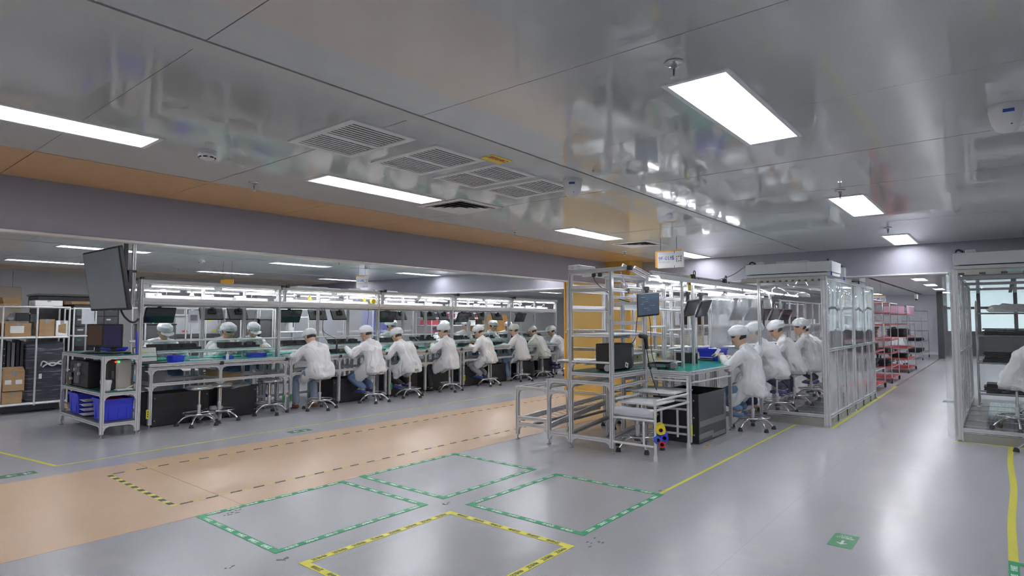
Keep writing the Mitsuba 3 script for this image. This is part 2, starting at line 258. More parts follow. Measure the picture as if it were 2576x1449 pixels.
GLYPHS = json.loads('''{"合":[100,[[[2,48,3,49,15,55,29,64,44,78,51,86,60,82,58,77,68,67,84,57,99,50,93,41,90,41,78,47,76,43,24,43,22,46,9,39],[51,68,36,53,67,54]],[[18,33,19,34,82,34,84,33,83,-9,73,-9,71,-4,30,-4,28,-10,19,-10,18,-9],[30,24,30,6,72,7,71,24]]]],"格":[100,[[[1,19,11,35,17,53,4,54,3,55,3,63,4,64,18,65,18,85,19,86,28,86,29,85,30,64,41,64,43,63,52,76,57,86,67,83,65,75,85,76,91,72,86,59,76,46,85,39,99,32,99,29,94,23,90,23,90,-9,81,-10,79,-9,79,-6,56,-6,54,-10,45,-10,44,23,38,21,33,28,32,31,30,34,29,-9,28,-10,19,-10,18,-9,18,25,7,9,2,15],[55,6,79,5,79,20,55,21],[59,65,68,53,76,64],[68,37,61,31,76,31],[30,51,42,37,42,34,59,45,52,56,44,47,41,47,34,54,30,54]]]],"区":[100,[[[8,80,94,81,94,70,74,69,81,66,82,63,64,38,85,16,85,14,78,8,76,8,56,29,30,8,28,8,21,14,23,17,36,26,47,37,24,58,24,60,32,65,55,46,64,55,72,69,19,69,19,5,95,4,97,3,97,-6,9,-7]]]],"待":[100,[[[1,36,17,50,26,64,36,61,34,54,59,54,58,62,38,63,37,72,58,73,59,86,70,85,70,73,92,73,93,71,92,63,70,62,70,54,97,54,98,52,97,43,84,43,84,36,96,36,97,34,97,26,96,25,84,25,84,-4,79,-9,61,-10,58,-2,58,1,73,2,72,25,50,25,62,7,60,4,53,1,39,20,44,25,33,25,32,26,32,34,33,36,73,36,72,43,32,43,31,49,29,49,28,46,27,-10,17,-9,17,33,8,26,6,26]],[[7,56,3,64,10,70,20,80,24,86,26,86,34,82,34,79,27,71,11,56]]]],"检":[100,[[[1,22,8,34,14,54,14,56,3,57,3,66,16,67,17,86,26,86,27,85,27,67,36,67,37,58,50,69,61,86,64,87,71,84,70,78,83,64,98,53,97,49,93,43,83,50,82,45,46,45,44,48,35,42,38,37,43,39,47,38,54,13,49,10,44,10,39,34,37,34,32,29,31,29,27,34,27,-9,26,-10,16,-9,16,25,14,25,10,14,7,12,5,13],[63,69,53,55,76,56],[27,56,30,51,35,56]],[[32,4,34,6,69,7,72,14,61,13,58,40,64,41,67,40,72,15,75,20,83,41,85,41,92,39,90,29,79,6,94,6,96,4,95,-5,33,-5]]]],"线":[100,[[[6,41,3,51,6,53,12,62,23,86,31,83,32,79,19,55,20,53,26,54,33,65,35,65,41,61,56,64,57,86,67,86,68,79,74,84,84,80,91,75,89,70,92,67,93,59,70,56,69,51,70,46,91,50,95,49,96,40,71,35,74,22,88,37,97,33,97,31,92,24,78,10,81,5,86,1,87,2,90,12,97,9,98,4,95,-6,91,-9,79,-9,71,-2,68,4,52,-5,42,-8,36,-1,38,2,49,6,64,14,60,33,45,30,40,31,40,24,38,23,7,16,4,26,10,31,18,42],[68,77,69,66,82,69],[24,32,40,34,39,39,41,41,58,44,58,53,44,51,41,57]],[[6,-4,4,6,6,7,38,16,41,15,42,8,40,6,9,-4]]]],"消":[100,[[[33,78,34,80,41,83,43,82,54,64,54,61,49,58,58,58,59,86,69,86,70,85,70,58,79,58,78,59,74,61,74,63,84,82,88,83,95,80,96,78,94,74,84,59,84,58,91,57,91,-2,88,-7,82,-9,68,-9,66,1,80,1,80,12,48,12,47,-9,36,-9,36,57,44,58],[47,23,48,22,80,22,81,29,47,29],[47,41,48,39,79,39,81,46,79,47,48,47]],[[7,79,12,85,14,85,29,76,32,71,27,64,25,64,19,69,8,76]],[[5,-3,22,31,26,32,31,27,31,24,17,-4,14,-9,12,-9]],[[2,50,5,56,9,58,22,51,28,45,23,38,20,38,15,42]]]],"防":[100,[[[6,-9,6,81,8,82,34,82,41,79,39,69,61,69,58,84,67,86,74,69,97,69,96,59,63,58,62,47,90,47,91,46,89,7,87,-2,84,-8,79,-10,63,-10,59,-2,60,1,76,2,79,15,79,36,61,36,56,14,47,0,34,-10,33,-10,26,-4,26,-2,33,3,42,13,47,25,50,37,51,58,35,59,31,51,35,45,39,34,40,26,38,18,30,12,20,12,19,17,17,18,17,-10],[17,22,27,23,29,24,29,29,27,37,19,49,27,69,26,71,17,71]]]],"修":[100,[[[29,7,29,57,30,58,37,58,42,64,50,75,54,85,58,86,65,84,63,75,89,76,94,73,94,69,92,64,79,50,86,46,99,43,99,40,94,34,77,39,77,34,70,29,51,19,49,19,44,24,44,27,45,28,62,35,69,41,72,39,74,40,69,43,57,38,39,33,39,6,30,6],[60,65,69,56,79,64],[39,44,48,45,59,50,51,57,44,50,39,52]],[[39,-2,41,0,69,7,81,13,88,19,97,16,97,14,88,6,68,-4,45,-10]],[[45,12,46,15,61,19,70,24,79,31,87,27,87,25,80,19,61,9,49,6]],[[0,43,11,59,22,85,25,86,31,84,32,81,24,61,24,-10,14,-10,13,-8,13,40,7,33,5,33]]]],"口":[100,[[[11,74,12,76,89,75,89,-7,78,-7,77,1,23,1,21,-7,12,-7,11,-6],[22,13,77,13,77,64,23,64]]]],"疏":[100,[[[3,0,1,9,7,11,8,56,17,55,17,14,21,15,21,62,27,69,6,69,4,71,4,79,6,80,39,81,45,77,46,74,64,74,61,84,71,87,77,74,96,74,97,73,97,64,83,63,97,44,96,41,90,37,87,37,87,1,89,1,91,13,98,10,97,-3,94,-8,82,-9,78,-6,76,-2,76,38,77,39,86,39,85,42,57,40,58,38,58,19,57,11,52,-1,42,-10,39,-9,34,-4,34,-3,42,5,47,17,48,38,45,40,43,44,42,36,31,34,31,19,41,21,43,14,42,10,6,-1],[71,64,63,51,77,52,73,59,74,64],[31,58,31,46,43,45,43,49,50,53,57,63,44,64,42,69]],[[62,-6,63,39,72,38,72,-6,71,-7]]]],"散":[100,[[[2,47,3,56,14,56,14,64,4,65,4,74,14,75,14,84,15,86,24,85,25,74,34,75,34,86,44,85,45,75,54,74,54,64,44,64,45,56,54,56,59,70,61,86,71,85,72,79,70,68,97,68,98,66,97,57,91,56,87,36,80,18,92,3,98,0,99,-2,92,-10,90,-10,73,7,66,-1,53,-10,51,-10,48,-6,44,-9,31,-10,28,-1,38,0,38,7,21,7,20,-9,10,-10,9,42,48,43,49,45,3,46],[67,57,71,39,74,33,77,44,79,56],[53,32,49,36,49,1,56,6,67,18,60,39,55,32],[21,20,21,16,38,17,38,20],[21,33,21,29,38,30,38,33],[24,56,33,56,34,64,25,64]]]],"出":[100,[[[9,36,19,36,21,35,21,7,43,7,44,39,13,39,13,76,24,77,25,50,43,50,44,85,45,86,55,86,56,50,75,50,76,76,77,77,87,77,87,40,86,39,56,39,56,7,79,7,79,35,81,36,90,36,91,36,91,-9,81,-10,79,-4,9,-4]]]],"0":[56,[[[4,44,6,53,8,61,11,67,16,72,24,75,31,75,39,72,44,67,47,61,50,53,51,44,51,29,50,21,47,11,44,6,40,2,31,-2,24,-2,16,1,11,6,8,12,6,20,4,29],[14,44,15,24,18,15,23,8,26,7,30,7,36,11,39,17,41,25,41,43,38,58,35,63,31,66,23,66,20,63,17,57]]]],"1":[56,[[[8,8,24,9,24,61,12,61,11,68,21,71,26,74,35,74,35,9,49,8,49,-1,8,-1]]]],"2":[56,[[[4,-1,4,6,22,23,32,37,36,43,38,51,37,58,35,62,30,66,22,66,18,65,10,58,7,59,4,63,4,64,9,70,16,74,22,75,29,75,36,73,44,67,46,62,48,57,47,45,44,38,38,28,21,9,51,9,51,-1]]]],"3":[56,[[[3,8,3,10,7,15,9,15,14,10,23,7,31,8,34,9,38,13,40,17,40,22,38,27,35,30,30,32,17,34,18,42,28,43,32,45,36,48,38,53,37,58,36,62,29,66,22,66,17,64,11,59,10,59,5,65,5,66,13,72,22,75,31,75,39,72,46,66,48,59,48,53,46,47,41,41,37,38,43,35,47,31,49,27,51,22,51,17,48,9,41,2,36,-1,31,-2,22,-2,16,-1,9,3]]]],"4":[56,[[[1,27,31,73,43,74,43,29,53,28,52,19,43,19,43,-1,33,0,33,19,2,19],[14,29,14,28,33,28,33,59,32,58,29,53]]]],"5":[56,[[[2,8,5,13,7,15,8,15,12,11,17,8,22,7,30,8,36,11,40,19,39,30,37,35,33,37,28,39,23,39,13,35,8,38,11,74,47,74,48,73,47,65,20,65,19,64,18,51,19,46,24,48,32,47,37,46,43,43,47,38,51,29,51,18,48,11,46,7,42,3,35,-1,30,-2,21,-2,14,0,9,3]]]],"6":[56,[[[5,28,5,42,7,53,10,61,16,69,26,74,36,75,44,72,51,67,51,66,45,61,40,64,35,66,31,66,24,64,21,60,18,55,15,44,16,39,18,42,24,45,28,46,34,46,43,43,48,38,51,31,52,19,49,10,42,2,34,-2,26,-2,16,3,13,6,9,13,6,20],[15,29,18,16,23,9,27,7,33,7,39,11,41,16,42,26,40,32,37,36,32,38,25,37,20,35,16,30]]]],"7":[56,[[[4,65,4,74,51,74,51,67,41,52,34,36,31,21,30,-1,19,-1,21,19,24,34,27,43,31,52,39,65]]]],"8":[56,[[[4,17,5,26,8,31,16,39,10,46,8,53,8,59,10,66,17,72,24,75,32,75,39,73,42,71,46,66,49,60,49,51,46,44,40,37,48,30,51,25,51,13,49,8,43,2,36,-1,24,-2,21,-1,14,1,7,8],[13,20,14,15,18,9,25,6,31,6,35,8,40,12,41,15,41,21,39,25,36,29,28,33,23,34,21,34,16,28,14,23],[17,57,18,50,21,46,33,41,36,44,39,50,40,56,36,64,31,67,26,67,22,66,19,62]]]],"9":[56,[[[4,46,4,54,6,62,8,66,15,72,22,75,29,75,39,71,44,66,47,61,50,51,51,31,47,15,40,4,34,0,30,-1,19,-2,9,2,5,6,5,7,10,12,11,12,17,8,21,7,28,8,32,10,35,13,37,17,40,26,41,33,40,34,36,30,27,27,21,27,16,28,11,31,8,35,5,40],[14,46,16,40,19,37,24,35,28,35,32,36,36,39,41,44,40,51,37,59,32,65,30,66,26,67,20,65,17,62,14,57,14,54]]]],"F":[55,[[[9,74,53,73,53,65,20,65,20,41,47,41,48,33,20,32,20,-1,9,-1]]]],"L":[54,[[[9,74,20,74,20,9,51,9,52,-1,9,-1]]]],"i":[28,[[[7,71,8,76,11,78,16,78,19,77,21,73,20,68,16,65,10,66,8,68]],[[9,55,19,55,19,-1,9,-1]]]],"n":[61,[[[9,55,17,55,19,48,24,53,33,56,42,56,46,54,49,51,51,47,53,41,53,-1,43,-1,42,39,40,44,36,47,29,46,25,44,19,40,19,38,19,-1,9,-1]]]],"e":[56,[[[4,24,5,34,7,41,10,46,16,52,21,55,26,56,33,56,38,55,44,52,49,44,52,35,51,24,16,24,15,22,18,15,23,9,28,7,36,7,42,9,44,11,46,11,49,6,49,4,44,1,36,-2,27,-2,20,0,12,6,9,10,6,17],[17,40,16,32,42,32,42,36,41,42,37,45,33,47,27,47,22,45]]]],"E":[59,[[[9,74,53,73,53,65,20,65,20,43,47,43,48,34,20,34,20,9,54,9,54,-1,9,-1]]]],"X":[58,[[[1,-1,1,1,22,38,4,69,3,74,14,73,26,51,29,46,44,74,54,74,55,73,35,37,54,4,56,-1,44,0,31,25,28,29,12,0]]]],"T":[60,[[[3,65,3,74,57,74,57,65,36,65,35,64,35,-1,24,0,24,65]]]],"I":[29,[[[9,74,20,74,20,-1,9,-1]]]],"K":[64,[[[9,74,20,74,21,39,49,74,61,74,60,71,39,45,65,1,64,-1,54,-1,53,1,34,34,32,36,20,23,20,-1,9,-1]]]],"-":[35,[[[4,31,31,32,31,24,4,24]]]],"G":[69,[[[5,33,6,46,9,56,13,62,23,71,31,74,44,75,52,72,57,69,61,66,56,59,49,64,43,66,33,65,27,62,23,59,18,51,16,44,16,37,17,26,23,15,25,12,31,9,36,8,43,8,48,9,52,12,52,29,37,30,37,39,62,39,62,6,58,3,52,0,44,-2,31,-1,21,3,17,6,11,13,7,22]]]]}''')
_gl = {}
def glyph(ch):
    if ch not in _gl:
        ms = []
        for rings in GLYPHS[ch][1]:
            rr = [np.array(r, float).reshape(-1, 2) / 72.0 for r in rings]
            g = Polygon(rr[0], rr[1:])
            g = g if g.is_valid else g.buffer(0)
            for q in getattr(g, 'geoms', [g]):
                if q.area > 1e-5: ms.append(prism(q, 1.0))
        _gl[ch] = cat(*ms)
    return _gl[ch]
def text(s, h, thick=0.0008, gap=0.0):
    """Lettering in the xy plane along +x, capitals about h tall, raised along +z."""
    ms, x = [], 0.0
    for ch in s:
        if ch == ' ': x += 0.3 * h; continue
        g = glyph(ch).copy(); g.apply_scale([h, h, thick]); g.apply_translation([x, 0, 0]); ms.append(g)
        x += (GLYPHS[ch][0] / 72.0 + gap) * h
    return cat(*ms), x
def frame(o, xd, yd):
    x, y = np.array(xd, float), np.array(yd, float); m = np.eye(4)
    m[:3, 0], m[:3, 1], m[:3, 2], m[:3, 3] = x, y, np.cross(x, y), o; return m

# ---------------------------------------------------------------- the setting
X0, X1, Y0, Y1 = -5.5, 31.0, -8.5, 16.4
struct('floor', box(X0, X1, Y0, Y1, -0.12, 0.0), 'm_floor')
struct('trim_1', box(X0, 9.9, 4.65, 6.89, 0.0, 0.0015), 'm_strip', label='orange walkway strip across the floor')
# ceiling: a dark bed, glossy panels set edge to edge under it, cover strips along the line direction
cl = struct('ceiling', box(X0, X1, Y0, Y1, HC + 0.012, HC + 0.1), 'm_gap')
PW, XJ = 1.1285, 1.03
bands = [(Y0, -3.06, 'm_ceiling'), (-2.94, -0.335, 'm_ceiling'), (-0.235, 2.39, 'm_ceiling'), (2.50, 4.85, 'm_ceiling'), (4.852, 5.80, 'm_ceiling_orange'),
         (5.86, 7.9, 'm_ceiling'), (8.0, 10.4, 'm_ceiling'), (10.5, 13.0, 'm_ceiling'), (13.1, Y1, 'm_ceiling')]
rng = np.random.default_rng(5)
for a, b, m in bands:
    k = -6 if a > -1 else -5
    while True:
        x0, x1 = XJ + k * PW, XJ + (k + 1) * PW
        if x0 > 10.3: break
        x0 = max(x0, X0); x1 = min(x1, 10.41)
        dz = rng.uniform(-0.0008, 0.0008)
        put(cl + '__panel', box(x0 + .002, x1 - .002, a + .002, b - .002, HC + dz, HC + .0125), None, m)
        k += 1
for x0 in np.arange(10.6, 30.9, 2.95):
    for a, b in ((Y0, -3.06), (-2.94, -0.3), (-0.2, 2.6), (2.7, 6.0), (6.1, 10.4), (10.5, Y1)):
        put(cl + '__panel', box(x0 + .002, min(x0 + 2.95, X1) - .002, a + .002, b - .002, HC, HC + .0125), None, 'm_ceiling')
for i, (a, b) in enumerate(((-3.06, -2.94), (-0.335, -0.235), (2.396, 2.50), (7.9, 8.0), (10.4, 10.5), (13.0, 13.1))):
    put(cl + '__cover_strip', box(X0, 10.4, a + .001, b - .001, HC - .004, HC + .0125), None, 'm_joint')
# bulkhead along the walkway, cross beam, column, walls
bk = struct('wall_bulkhead', box(X0, 9.9, 5.80, 5.86, 2.13, HC + .012), 'm_bulk')
put(bk + '__edge_trim', box(X0, 9.9, 5.785, 5.875, 2.105, 2.13, .004), None, 'm_alu')
bm = struct('wall_beam', box(10.40, 10.6, Y0, Y1, 2.12, HC + .012), 'm_bulk')
put(bm + '__edge_trim', box(10.38, 10.62, Y0, Y1, 2.095, 2.12, .004), None, 'm_alu')
co = struct('wall_column', box(9.9, 11.3, 5.28, 6.72, 0, HC + .01), 'm_column')
put(co + '__edge_trim', box(9.885, 9.91, 6.70, 6.735, 0, HC, .004), None, 'm_orange')
put(co + '__edge_trim', box(9.885, 9.91, 5.265, 5.30, 0, HC, .004), None, 'm_orange')
put(co + '__base_board', box(9.885, 11.31, 5.27, 6.74, 0, .09, .004), None, 'm_column')
wl = struct('wall_left', box(X0 - .1, X0, Y0, Y1, -.1, HC + .1), 'm_wall')
struct('wall_rear', box(X0, X1, Y0 - .1, Y0, -.1, HC + .1), 'm_wall')
wb = struct('wall_back', box(X0, X1, Y1, Y1 + .1, -.1, HC + .1), 'm_wall')
for i in range(9): put(wb + '__panel', box(X0 + 1.5 + i * 1.8 + .004, X0 + 1.5 + (i + 1) * 1.8 - .004, Y1 - .014, Y1 + .01, .1, HC), None, 'm_wall')
put(wb + '__frieze', box(X0, 10.2, Y1 - 1.6, Y1 - .014, HC - .03, HC + .005), None, 'm_beige')
wr = struct('wall_right', box(X1, X1 + .1, Y0, Y1, -.1, HC + .1), 'm_wall_pale')
for i in range(7): put(wr + '__panel', box(X1 - .014, X1 + .01, 1.95 + i * 1.9 + .004, 1.95 + (i + 1) * 1.9 - .004, .12, HC), None, 'm_wall_pale')
struct('baseboard_right', box(X1 - .03, X1 - .013, 1.95, Y1, 0, .11), 'm_white')
# far glazed wall right of the aisle end: dark mullions, frosted panes lit by daylight
gw = struct('window_1', box(X1 - .10, X1 - .04, Y0, 1.9, 0, .08), 'm_dark')
mul = P(box(-.05, .05, -.06, .06, 0, HC), 'm_dark')
for y in (1.85, .75, -.4, -1.55, -2.7, -3.85, -5.0, -6.2): put(gw + '__mullion', mul, tr(X1 - .07, y, 0))
for z in (.95, 1.95): put(gw + '__transom', box(X1 - .10, X1 - .03, Y0, 1.9, z - .05, z + .05), None, 'm_dark')
ys = (1.85, .75, -.4, -1.55, -2.7, -3.85, -5.0, -6.2, Y0)
for i in range(len(ys) - 1):
    for z0, z1 in ((.08, .9), (1.0, 1.9), (2.0, HC)):
        lit = z0 > .5
        q = P(box(X1 - .075, X1 - .065, ys[i + 1] + .06, ys[i] - .06, z0, z1), 'm_frosted' if lit else 'm_dark')
        if lit: q['emitter'] = {'type': 'area', 'radiance': rgb(DAY)}
        put(gw + '__pane', q)
# dark door frame where the aisle ends
dr_ = struct('door_1', cat(box(X1 - .9, X1 - .8, 1.75, 1.95, 0, HC), box(X1 - 2.9, X1 - 2.8, 1.75, 1.95, 0, HC), box(X1 - 2.9, X1 - .8, 1.75, 1.95, 2.02, 2.14)), 'm_dark')
put(dr_ + '__leaf', box(X1 - 2.8, X1 - .9, 1.82, 1.86, .03, .98), None, 'm_dark')
put(dr_ + '__pane', box(X1 - 2.78, X1 - .92, 1.835, 1.845, 1.0, 2.0), None, 'm_glass')

# ---------------------------------------------------------------- ceiling fittings
LF = P(cat(box(-.62, .62, -.16, -.135, -.008, .004), box(-.62, .62, .135, .16, -.008, .004), box(-.62, -.595, -.135, .135, -.008, .004), box(.595, .62, -.135, .135, -.008, .004)), 'm_white')
LP = P(box(-.595, .595, -.135, .135, -.004, .002), 'm_white')
LP['emitter'] = {'type': 'area', 'radiance': rgb(PANEL)}
rowname = {1.045: 'row over the right line', 4.05: 'row beside the ceiling grilles', 10.72: 'near row beyond the bulkhead', 13.85: 'far row beyond the bulkhead', 7.45: 'row hidden behind the bulkhead', -2.1: 'row behind the right booth', -5.1: 'row by the rear wall'}
def ceiling_light(x, y, label):
    t = thing('ceiling_light', label, 'ceiling light', 'flush ceiling light panels')
    part(t, 'frame', LF, tr(x, y, HC)); part(t, 'diffuser', LP, tr(x, y, HC))
order = {2.6: 'largest and nearest', 5.95: 'second', 9.06: 'third', 0.23: 'leftmost, cut by the photo edge,'}
for y in (-5.1, -2.1, 1.045, 4.05, 7.45, 10.72, 13.85):
    for i, x in enumerate([-3.9, -.6 if y != 4.05 else .23 - .0, 2.6, 5.95, 9.06, 12.4, 15.6, 18.8, 22.0, 25.2, 28.4]):
        if y == 10.72 and False: continue
        if y in (7.45, 13.85, 10.72) and x > 23: continue
        cx = x + .6 + (.0 if y != 4.05 or i != 1 else .0)
        if y == 1.045 and x > 10: yy = 1.7
        else: yy = y
        nth = ['first', 'second', 'third', 'fourth', 'fifth', 'sixth', 'seventh', 'eighth', 'ninth', 'tenth', 'eleventh'][i]
        if y == 1.045 and i == 2: lb = 'large bright ceiling light panel, biggest in view, below a sprinkler on the right ceiling'
        elif y == 1.045 and i == 3: lb = 'short bright ceiling light panel at mid distance above the right vinyl booths'
        elif y == 1.045 and i == 4: lb = 'small bright ceiling light panel just in front of the grey cross beam'
        elif y == 4.05 and i == 1: lb = 'long bright ceiling light at the left photo edge beside the orange ceiling band'
        elif y == 4.05 and i == 2: lb = 'long bright ceiling light between the four grilles and the orange ceiling band'
        elif y == 4.05 and i == 3: lb = 'narrow bright ceiling light between two square air diffusers'
        elif y == 4.05 and i == 4: lb = 'narrow bright ceiling light just right of the hanging 9F-01 sign'
        elif y in (10.72, 13.85) and 1 < i < 8: lb = f'thin bright ceiling light, {["first", "second", "third", "fourth", "fifth", "sixth"][i - 2]} from the left in the {rowname[y]}'
        elif y == 1.045 and i > 4: lb = f'small ceiling light down the far aisle, {["nearest", "second", "third", "fourth", "fifth", "farthest"][i - 5]} one'
        else: lb = 'flush white ceiling light outside the photographed view or hidden behind the bulkhead'
        ceiling_light(cx, yy, lb)
# return-air grilles
GF = lambda w, d: cat(box(-w, w, -d, -d + .045, -.012, .004), box(-w, w, d - .045, d, -.012, .004), box(-w, -w + .045, -d + .045, d - .045, -.012, .004), box(w - .045, w, -d + .045, d - .045, -.012, .004))
gfr, gbk = P(GF(.235, .325), 'm_white'), P(box(-.2, .2, -.29, .29, -.0035, -.0015), 'm_black')
sl = prism(Polygon([(-.0055, -.001), (.0045, -.005), (.0055, -.0035), (-.0045, .0005)]), .38)
sl.apply_transform(np.array([[0, 0, 1, -.19], [1, 0, 0, 0], [0, 1, 0, 0], [0, 0, 0, 1.0]]))
slat = P(sl, 'm_white')
for i, (x, nm) in enumerate(((2.175, 'nearest and largest of the four in the row'), (2.80, 'second of the four, touching the yellow sticker'), (3.38, 'third of the four, below the yellow sticker'), (3.93, 'farthest of the four, beside the dome detector'))):
    t = thing('ceiling_grille', f'white slatted return air grille, {nm}', 'air vent', 'slatted ceiling grilles')
    m = tr(x, 3.03, HC); part(t, 'frame', gfr, m); part(t, 'backing', gbk, m); part(t, 'middle_bar', box(-.19, .19, -.018, .018, -.010, -.003), m, 'm_white')
    for k in range(17): part(t, 'slat', slat, m @ tr(0, -.272 + .034 * k, -.0036))
# square four-way diffusers
def diffuser(x, y, label, s=1.0):
    t = thing('air_diffuser', label, 'air vent', 'square four-way air diffusers')
    m = tr(x, y, HC) @ np.diag([s, s, 1, 1]); part(t, 'backing', P(box(-.25, .25, -.25, .25, -.004, -.0015), 'm_black'), m)
    for k, (r, w_, za, zb) in enumerate(((.30, .05, -.003, -.012), (.245, .042, -.016, -.006), (.185, .042, -.018, -.007), (.125, .042, -.02, -.008))):
        q = lathe([(r * 1.414, za), ((r - w_) * 1.414, zb), ((r - w_ - .004) * 1.414, zb + .003), ((r - .004) * 1.414, za + .003), (r * 1.414, za)], 4)
        q.apply_transform(tr(rz=45)); part(t, 'blade' if k else 'frame', q, m, 'm_white')
    part(t, 'centre_plate', box(-.06, .06, -.06, .06, -.022, -.016), m, 'm_white')
diffuser(4.16, 4.04, 'square white four-way air diffuser just right of the second long ceiling light')
diffuser(7.84, 4.04, 'square white four-way air diffuser near the top of the orange column')
diffuser(.9, 10.0, 'square air diffuser beyond the bulkhead at the left photo edge')
# sprinklers, detectors
SPR = [('escutcheon', P(lathe([(0, 0), (.041, -.004), (.038, -.012), (.016, -.016), (0, -.016)], 20), 'm_chrome', smooth=40)),
       ('body', P(lathe([(0, -.014), (.014, -.014), (.014, -.028), (.010, -.032), (0, -.032)], 12), 'm_alu_dark', smooth=40)),
       ('yoke', P(cat(tube(spline([(-.011, 0, -.03), (-.013, 0, -.05), (-.008, 0, -.064), (0, 0, -.07)], 10), .003, 6), tube(spline([(.011, 0, -.03), (.013, 0, -.05), (.008, 0, -.064), (0, 0, -.07)], 10), .003, 6)), 'm_alu_dark', smooth=40)),
       ('bulb', P(tube([(0, 0, -.034), (0, 0, -.06)], .003, 8), 'm_black', smooth=40)),
       ('deflector', P(lathe([(0, -.072), (.018, -.072), (.018, -.075), (0, -.075)], 12), 'm_chrome', smooth=40))]
for x, y, s, lb in ((2.38, 1.05, 1, 'chrome sprinkler head above the largest ceiling light'), (5.65, 1.03, 1, 'chrome sprinkler head above the mid-distance right ceiling light'), (8.3, 1.02, 1, 'chrome sprinkler head above the small light near the cross beam'),
                    (2.37, 4.58, 1, 'chrome sprinkler head by the orange ceiling band, under the grilles'), (5.7, 4.6, 1, 'chrome sprinkler head by the orange band, middle of the ceiling'), (8.5, 4.62, 1, 'chrome sprinkler head close to the top of the orange column'),
                    (1.5, 9.6, 1, 'small sprinkler beyond the bulkhead, left of the large black display'), (5.3, 13.3, 1, 'small sprinkler on the far ceiling above the left assembly line'), (6.65, 9.6, 1, 'small sprinkler on the far ceiling beside the hanging line sign'), (3.6, 13.4, 1, 'small sprinkler on the far ceiling just right of the large display')):
    t = thing('sprinkler_head', lb, 'sprinkler', 'ceiling sprinkler heads')
    for nme, q in SPR: part(t, nme, q, tr(x, y, HC, rz=40) @ np.diag([.95, .95, .95, 1]))
def smoke(x, y, lb):
    t = thing('smoke_detector', lb, 'smoke detector', 'round ceiling smoke detectors')
    m = tr(x, y, HC)
    part(t, 'base', P(lathe([(0, 0), (.055, 0), (.055, -.018), (0, -.018)], 24), 'm_white', smooth=40), m)
    part(t, 'shadow_gap', P(lathe([(0, -.017), (.050, -.017), (.050, -.021), (0, -.021)], 24), 'm_black', smooth=40), m)
    part(t, 'housing', P(lathe([(0, -.02), (.054, -.02), (.056, -.032), (.045, -.05), (.03, -.056), (0, -.056)], 24), 'm_white', smooth=40), m)
    for k in range(8): part(t, 'slot', P(cbox(.024, .004, .008), 'm_black'), m @ tr(rz=45 * k + 10) @ tr(0, -.049, -.044, rx=25))
smoke(1.74, 3.98, 'white smoke detector right of the leftmost ceiling light')
smoke(4.9, 11.3, 'white smoke detector on the far ceiling right of the large display')
smoke(7.6, 10.0, 'white smoke detector on the far ceiling right of the hanging line sign')
def dome(x, y, lb, rz):
    t = thing('dome_unit', lb, 'ceiling unit', 'tapered white ceiling units')
    m = tr(x, y, HC, rz=rz)
    part(t, 'collar', P(lathe([(0, 0), (.076, 0), (.076, -.02), (0, -.02)], 28), 'm_white', smooth=40), m)
    part(t, 'housing', P(lathe([(0, -.02), (.077, -.02), (.076, -.03), (.064, -.09), (.045, -.128), (.025, -.138), (0, -.14)], 28), 'm_white', smooth=40), m)
    part(t, 'blue_label', cbox(.046, .003, .016), m @ tr(0, -.0745, -.044, rx=12), 'm_text_blue', label='small blue label')
    part(t, 'lens', P(lathe([(0, 0), (.004, 0), (.004, .003), (0, .003)], 8), 'm_black'), m @ tr(.012, -.055, -.108, rx=-140))
dome(3.9, 2.57, 'tapered white dome unit with blue label at the end of the grille row', -60)
dome(3.95, -.05, 'tapered white dome unit with blue label at the right photo edge', -84)
# yellow sticker on the ceiling
t = thing('ceiling_sticker', 'yellow sticker with red Chinese lettering on the ceiling between two grilles', 'sticker')
m = frame((2.98, 2.70, HC - .0035), (0, -1, 0), (1, 0, 0)) @ np.diag([1, 1, -1, 1])
m = frame((2.975, 2.585, HC - .003), (1, 0, 0), (0, -1, 0)) @ tr(0, -.12, 0)
part(t, 'film', box(0, .205, 0, .12, -.0008, .0006), m, 'm_yellow'); g, w = text('消防检修口', .0385); part(t, 'lettering', g, m @ tr(.006, .055, .0006) @ np.diag([.165 / w * 1.15, 1, 1, 1]), 'm_text_red')

# ---------------------------------------------------------------- floor markings
TP = .05
def tape_text(s, h, L, pitch, m, t, mt):
    g, w = text(s, h, .0004); n = int(L / pitch); ms = []
    for k in range(n): q = g.copy(); q.apply_translation([(k + .5) * L / n - w / 2, 0, 0]); ms.append(q)
    part(t, 'lettering', cat(*ms), m, mt)
def marking(x0, x1, y0, y1, word, bm_, tm, label, grp, sides='abcd', flip=False):
    t = thing('floor_marking', label, 'floor marking', grp)
    o = dict(a=((x0, y1, 0), (1, 0, 0), (0, 1, 0), x1 - x0), b=((x0, y0, 0), (1, 0, 0), (0, 1, 0), x1 - x0), c=((x0, y1, 0), (0, -1, 0), (1, 0, 0), y1 - y0), d=((x1, y1, 0), (0, -1, 0), (1, 0, 0), y1 - y0))
    for s in sides:
        p, xd, yd, L = o[s]
        if s in 'ab':
            yy = p[1] - TP if s == 'a' else p[1]
            part(t, 'tape', box(p[0], p[0] + L, yy, yy + TP, .0002, .0022), None, bm_)
            tape_text(word, .025, L - .1, .142, frame((p[0] + .05, yy + .0125, .0022), (1, 0, 0), (0, 1, 0)) if flip else frame((p[0] + L - .05, yy + TP - .0125, .0022), (-1, 0, 0), (0, -1, 0)), t, tm)
        else:
            xx = p[0] if s == 'c' else p[0] - TP
            part(t, 'tape', box(xx, xx + TP, y0 + TP, y1 - TP, .0002, .0021), None, bm_)
            tape_text(word, .025, L - .14, .142, frame((xx + .0125, y1 - .07, .0021), (0, -1, 0), (1, 0, 0)), t, tm)
gl = 'green tape rectangles on the floor'
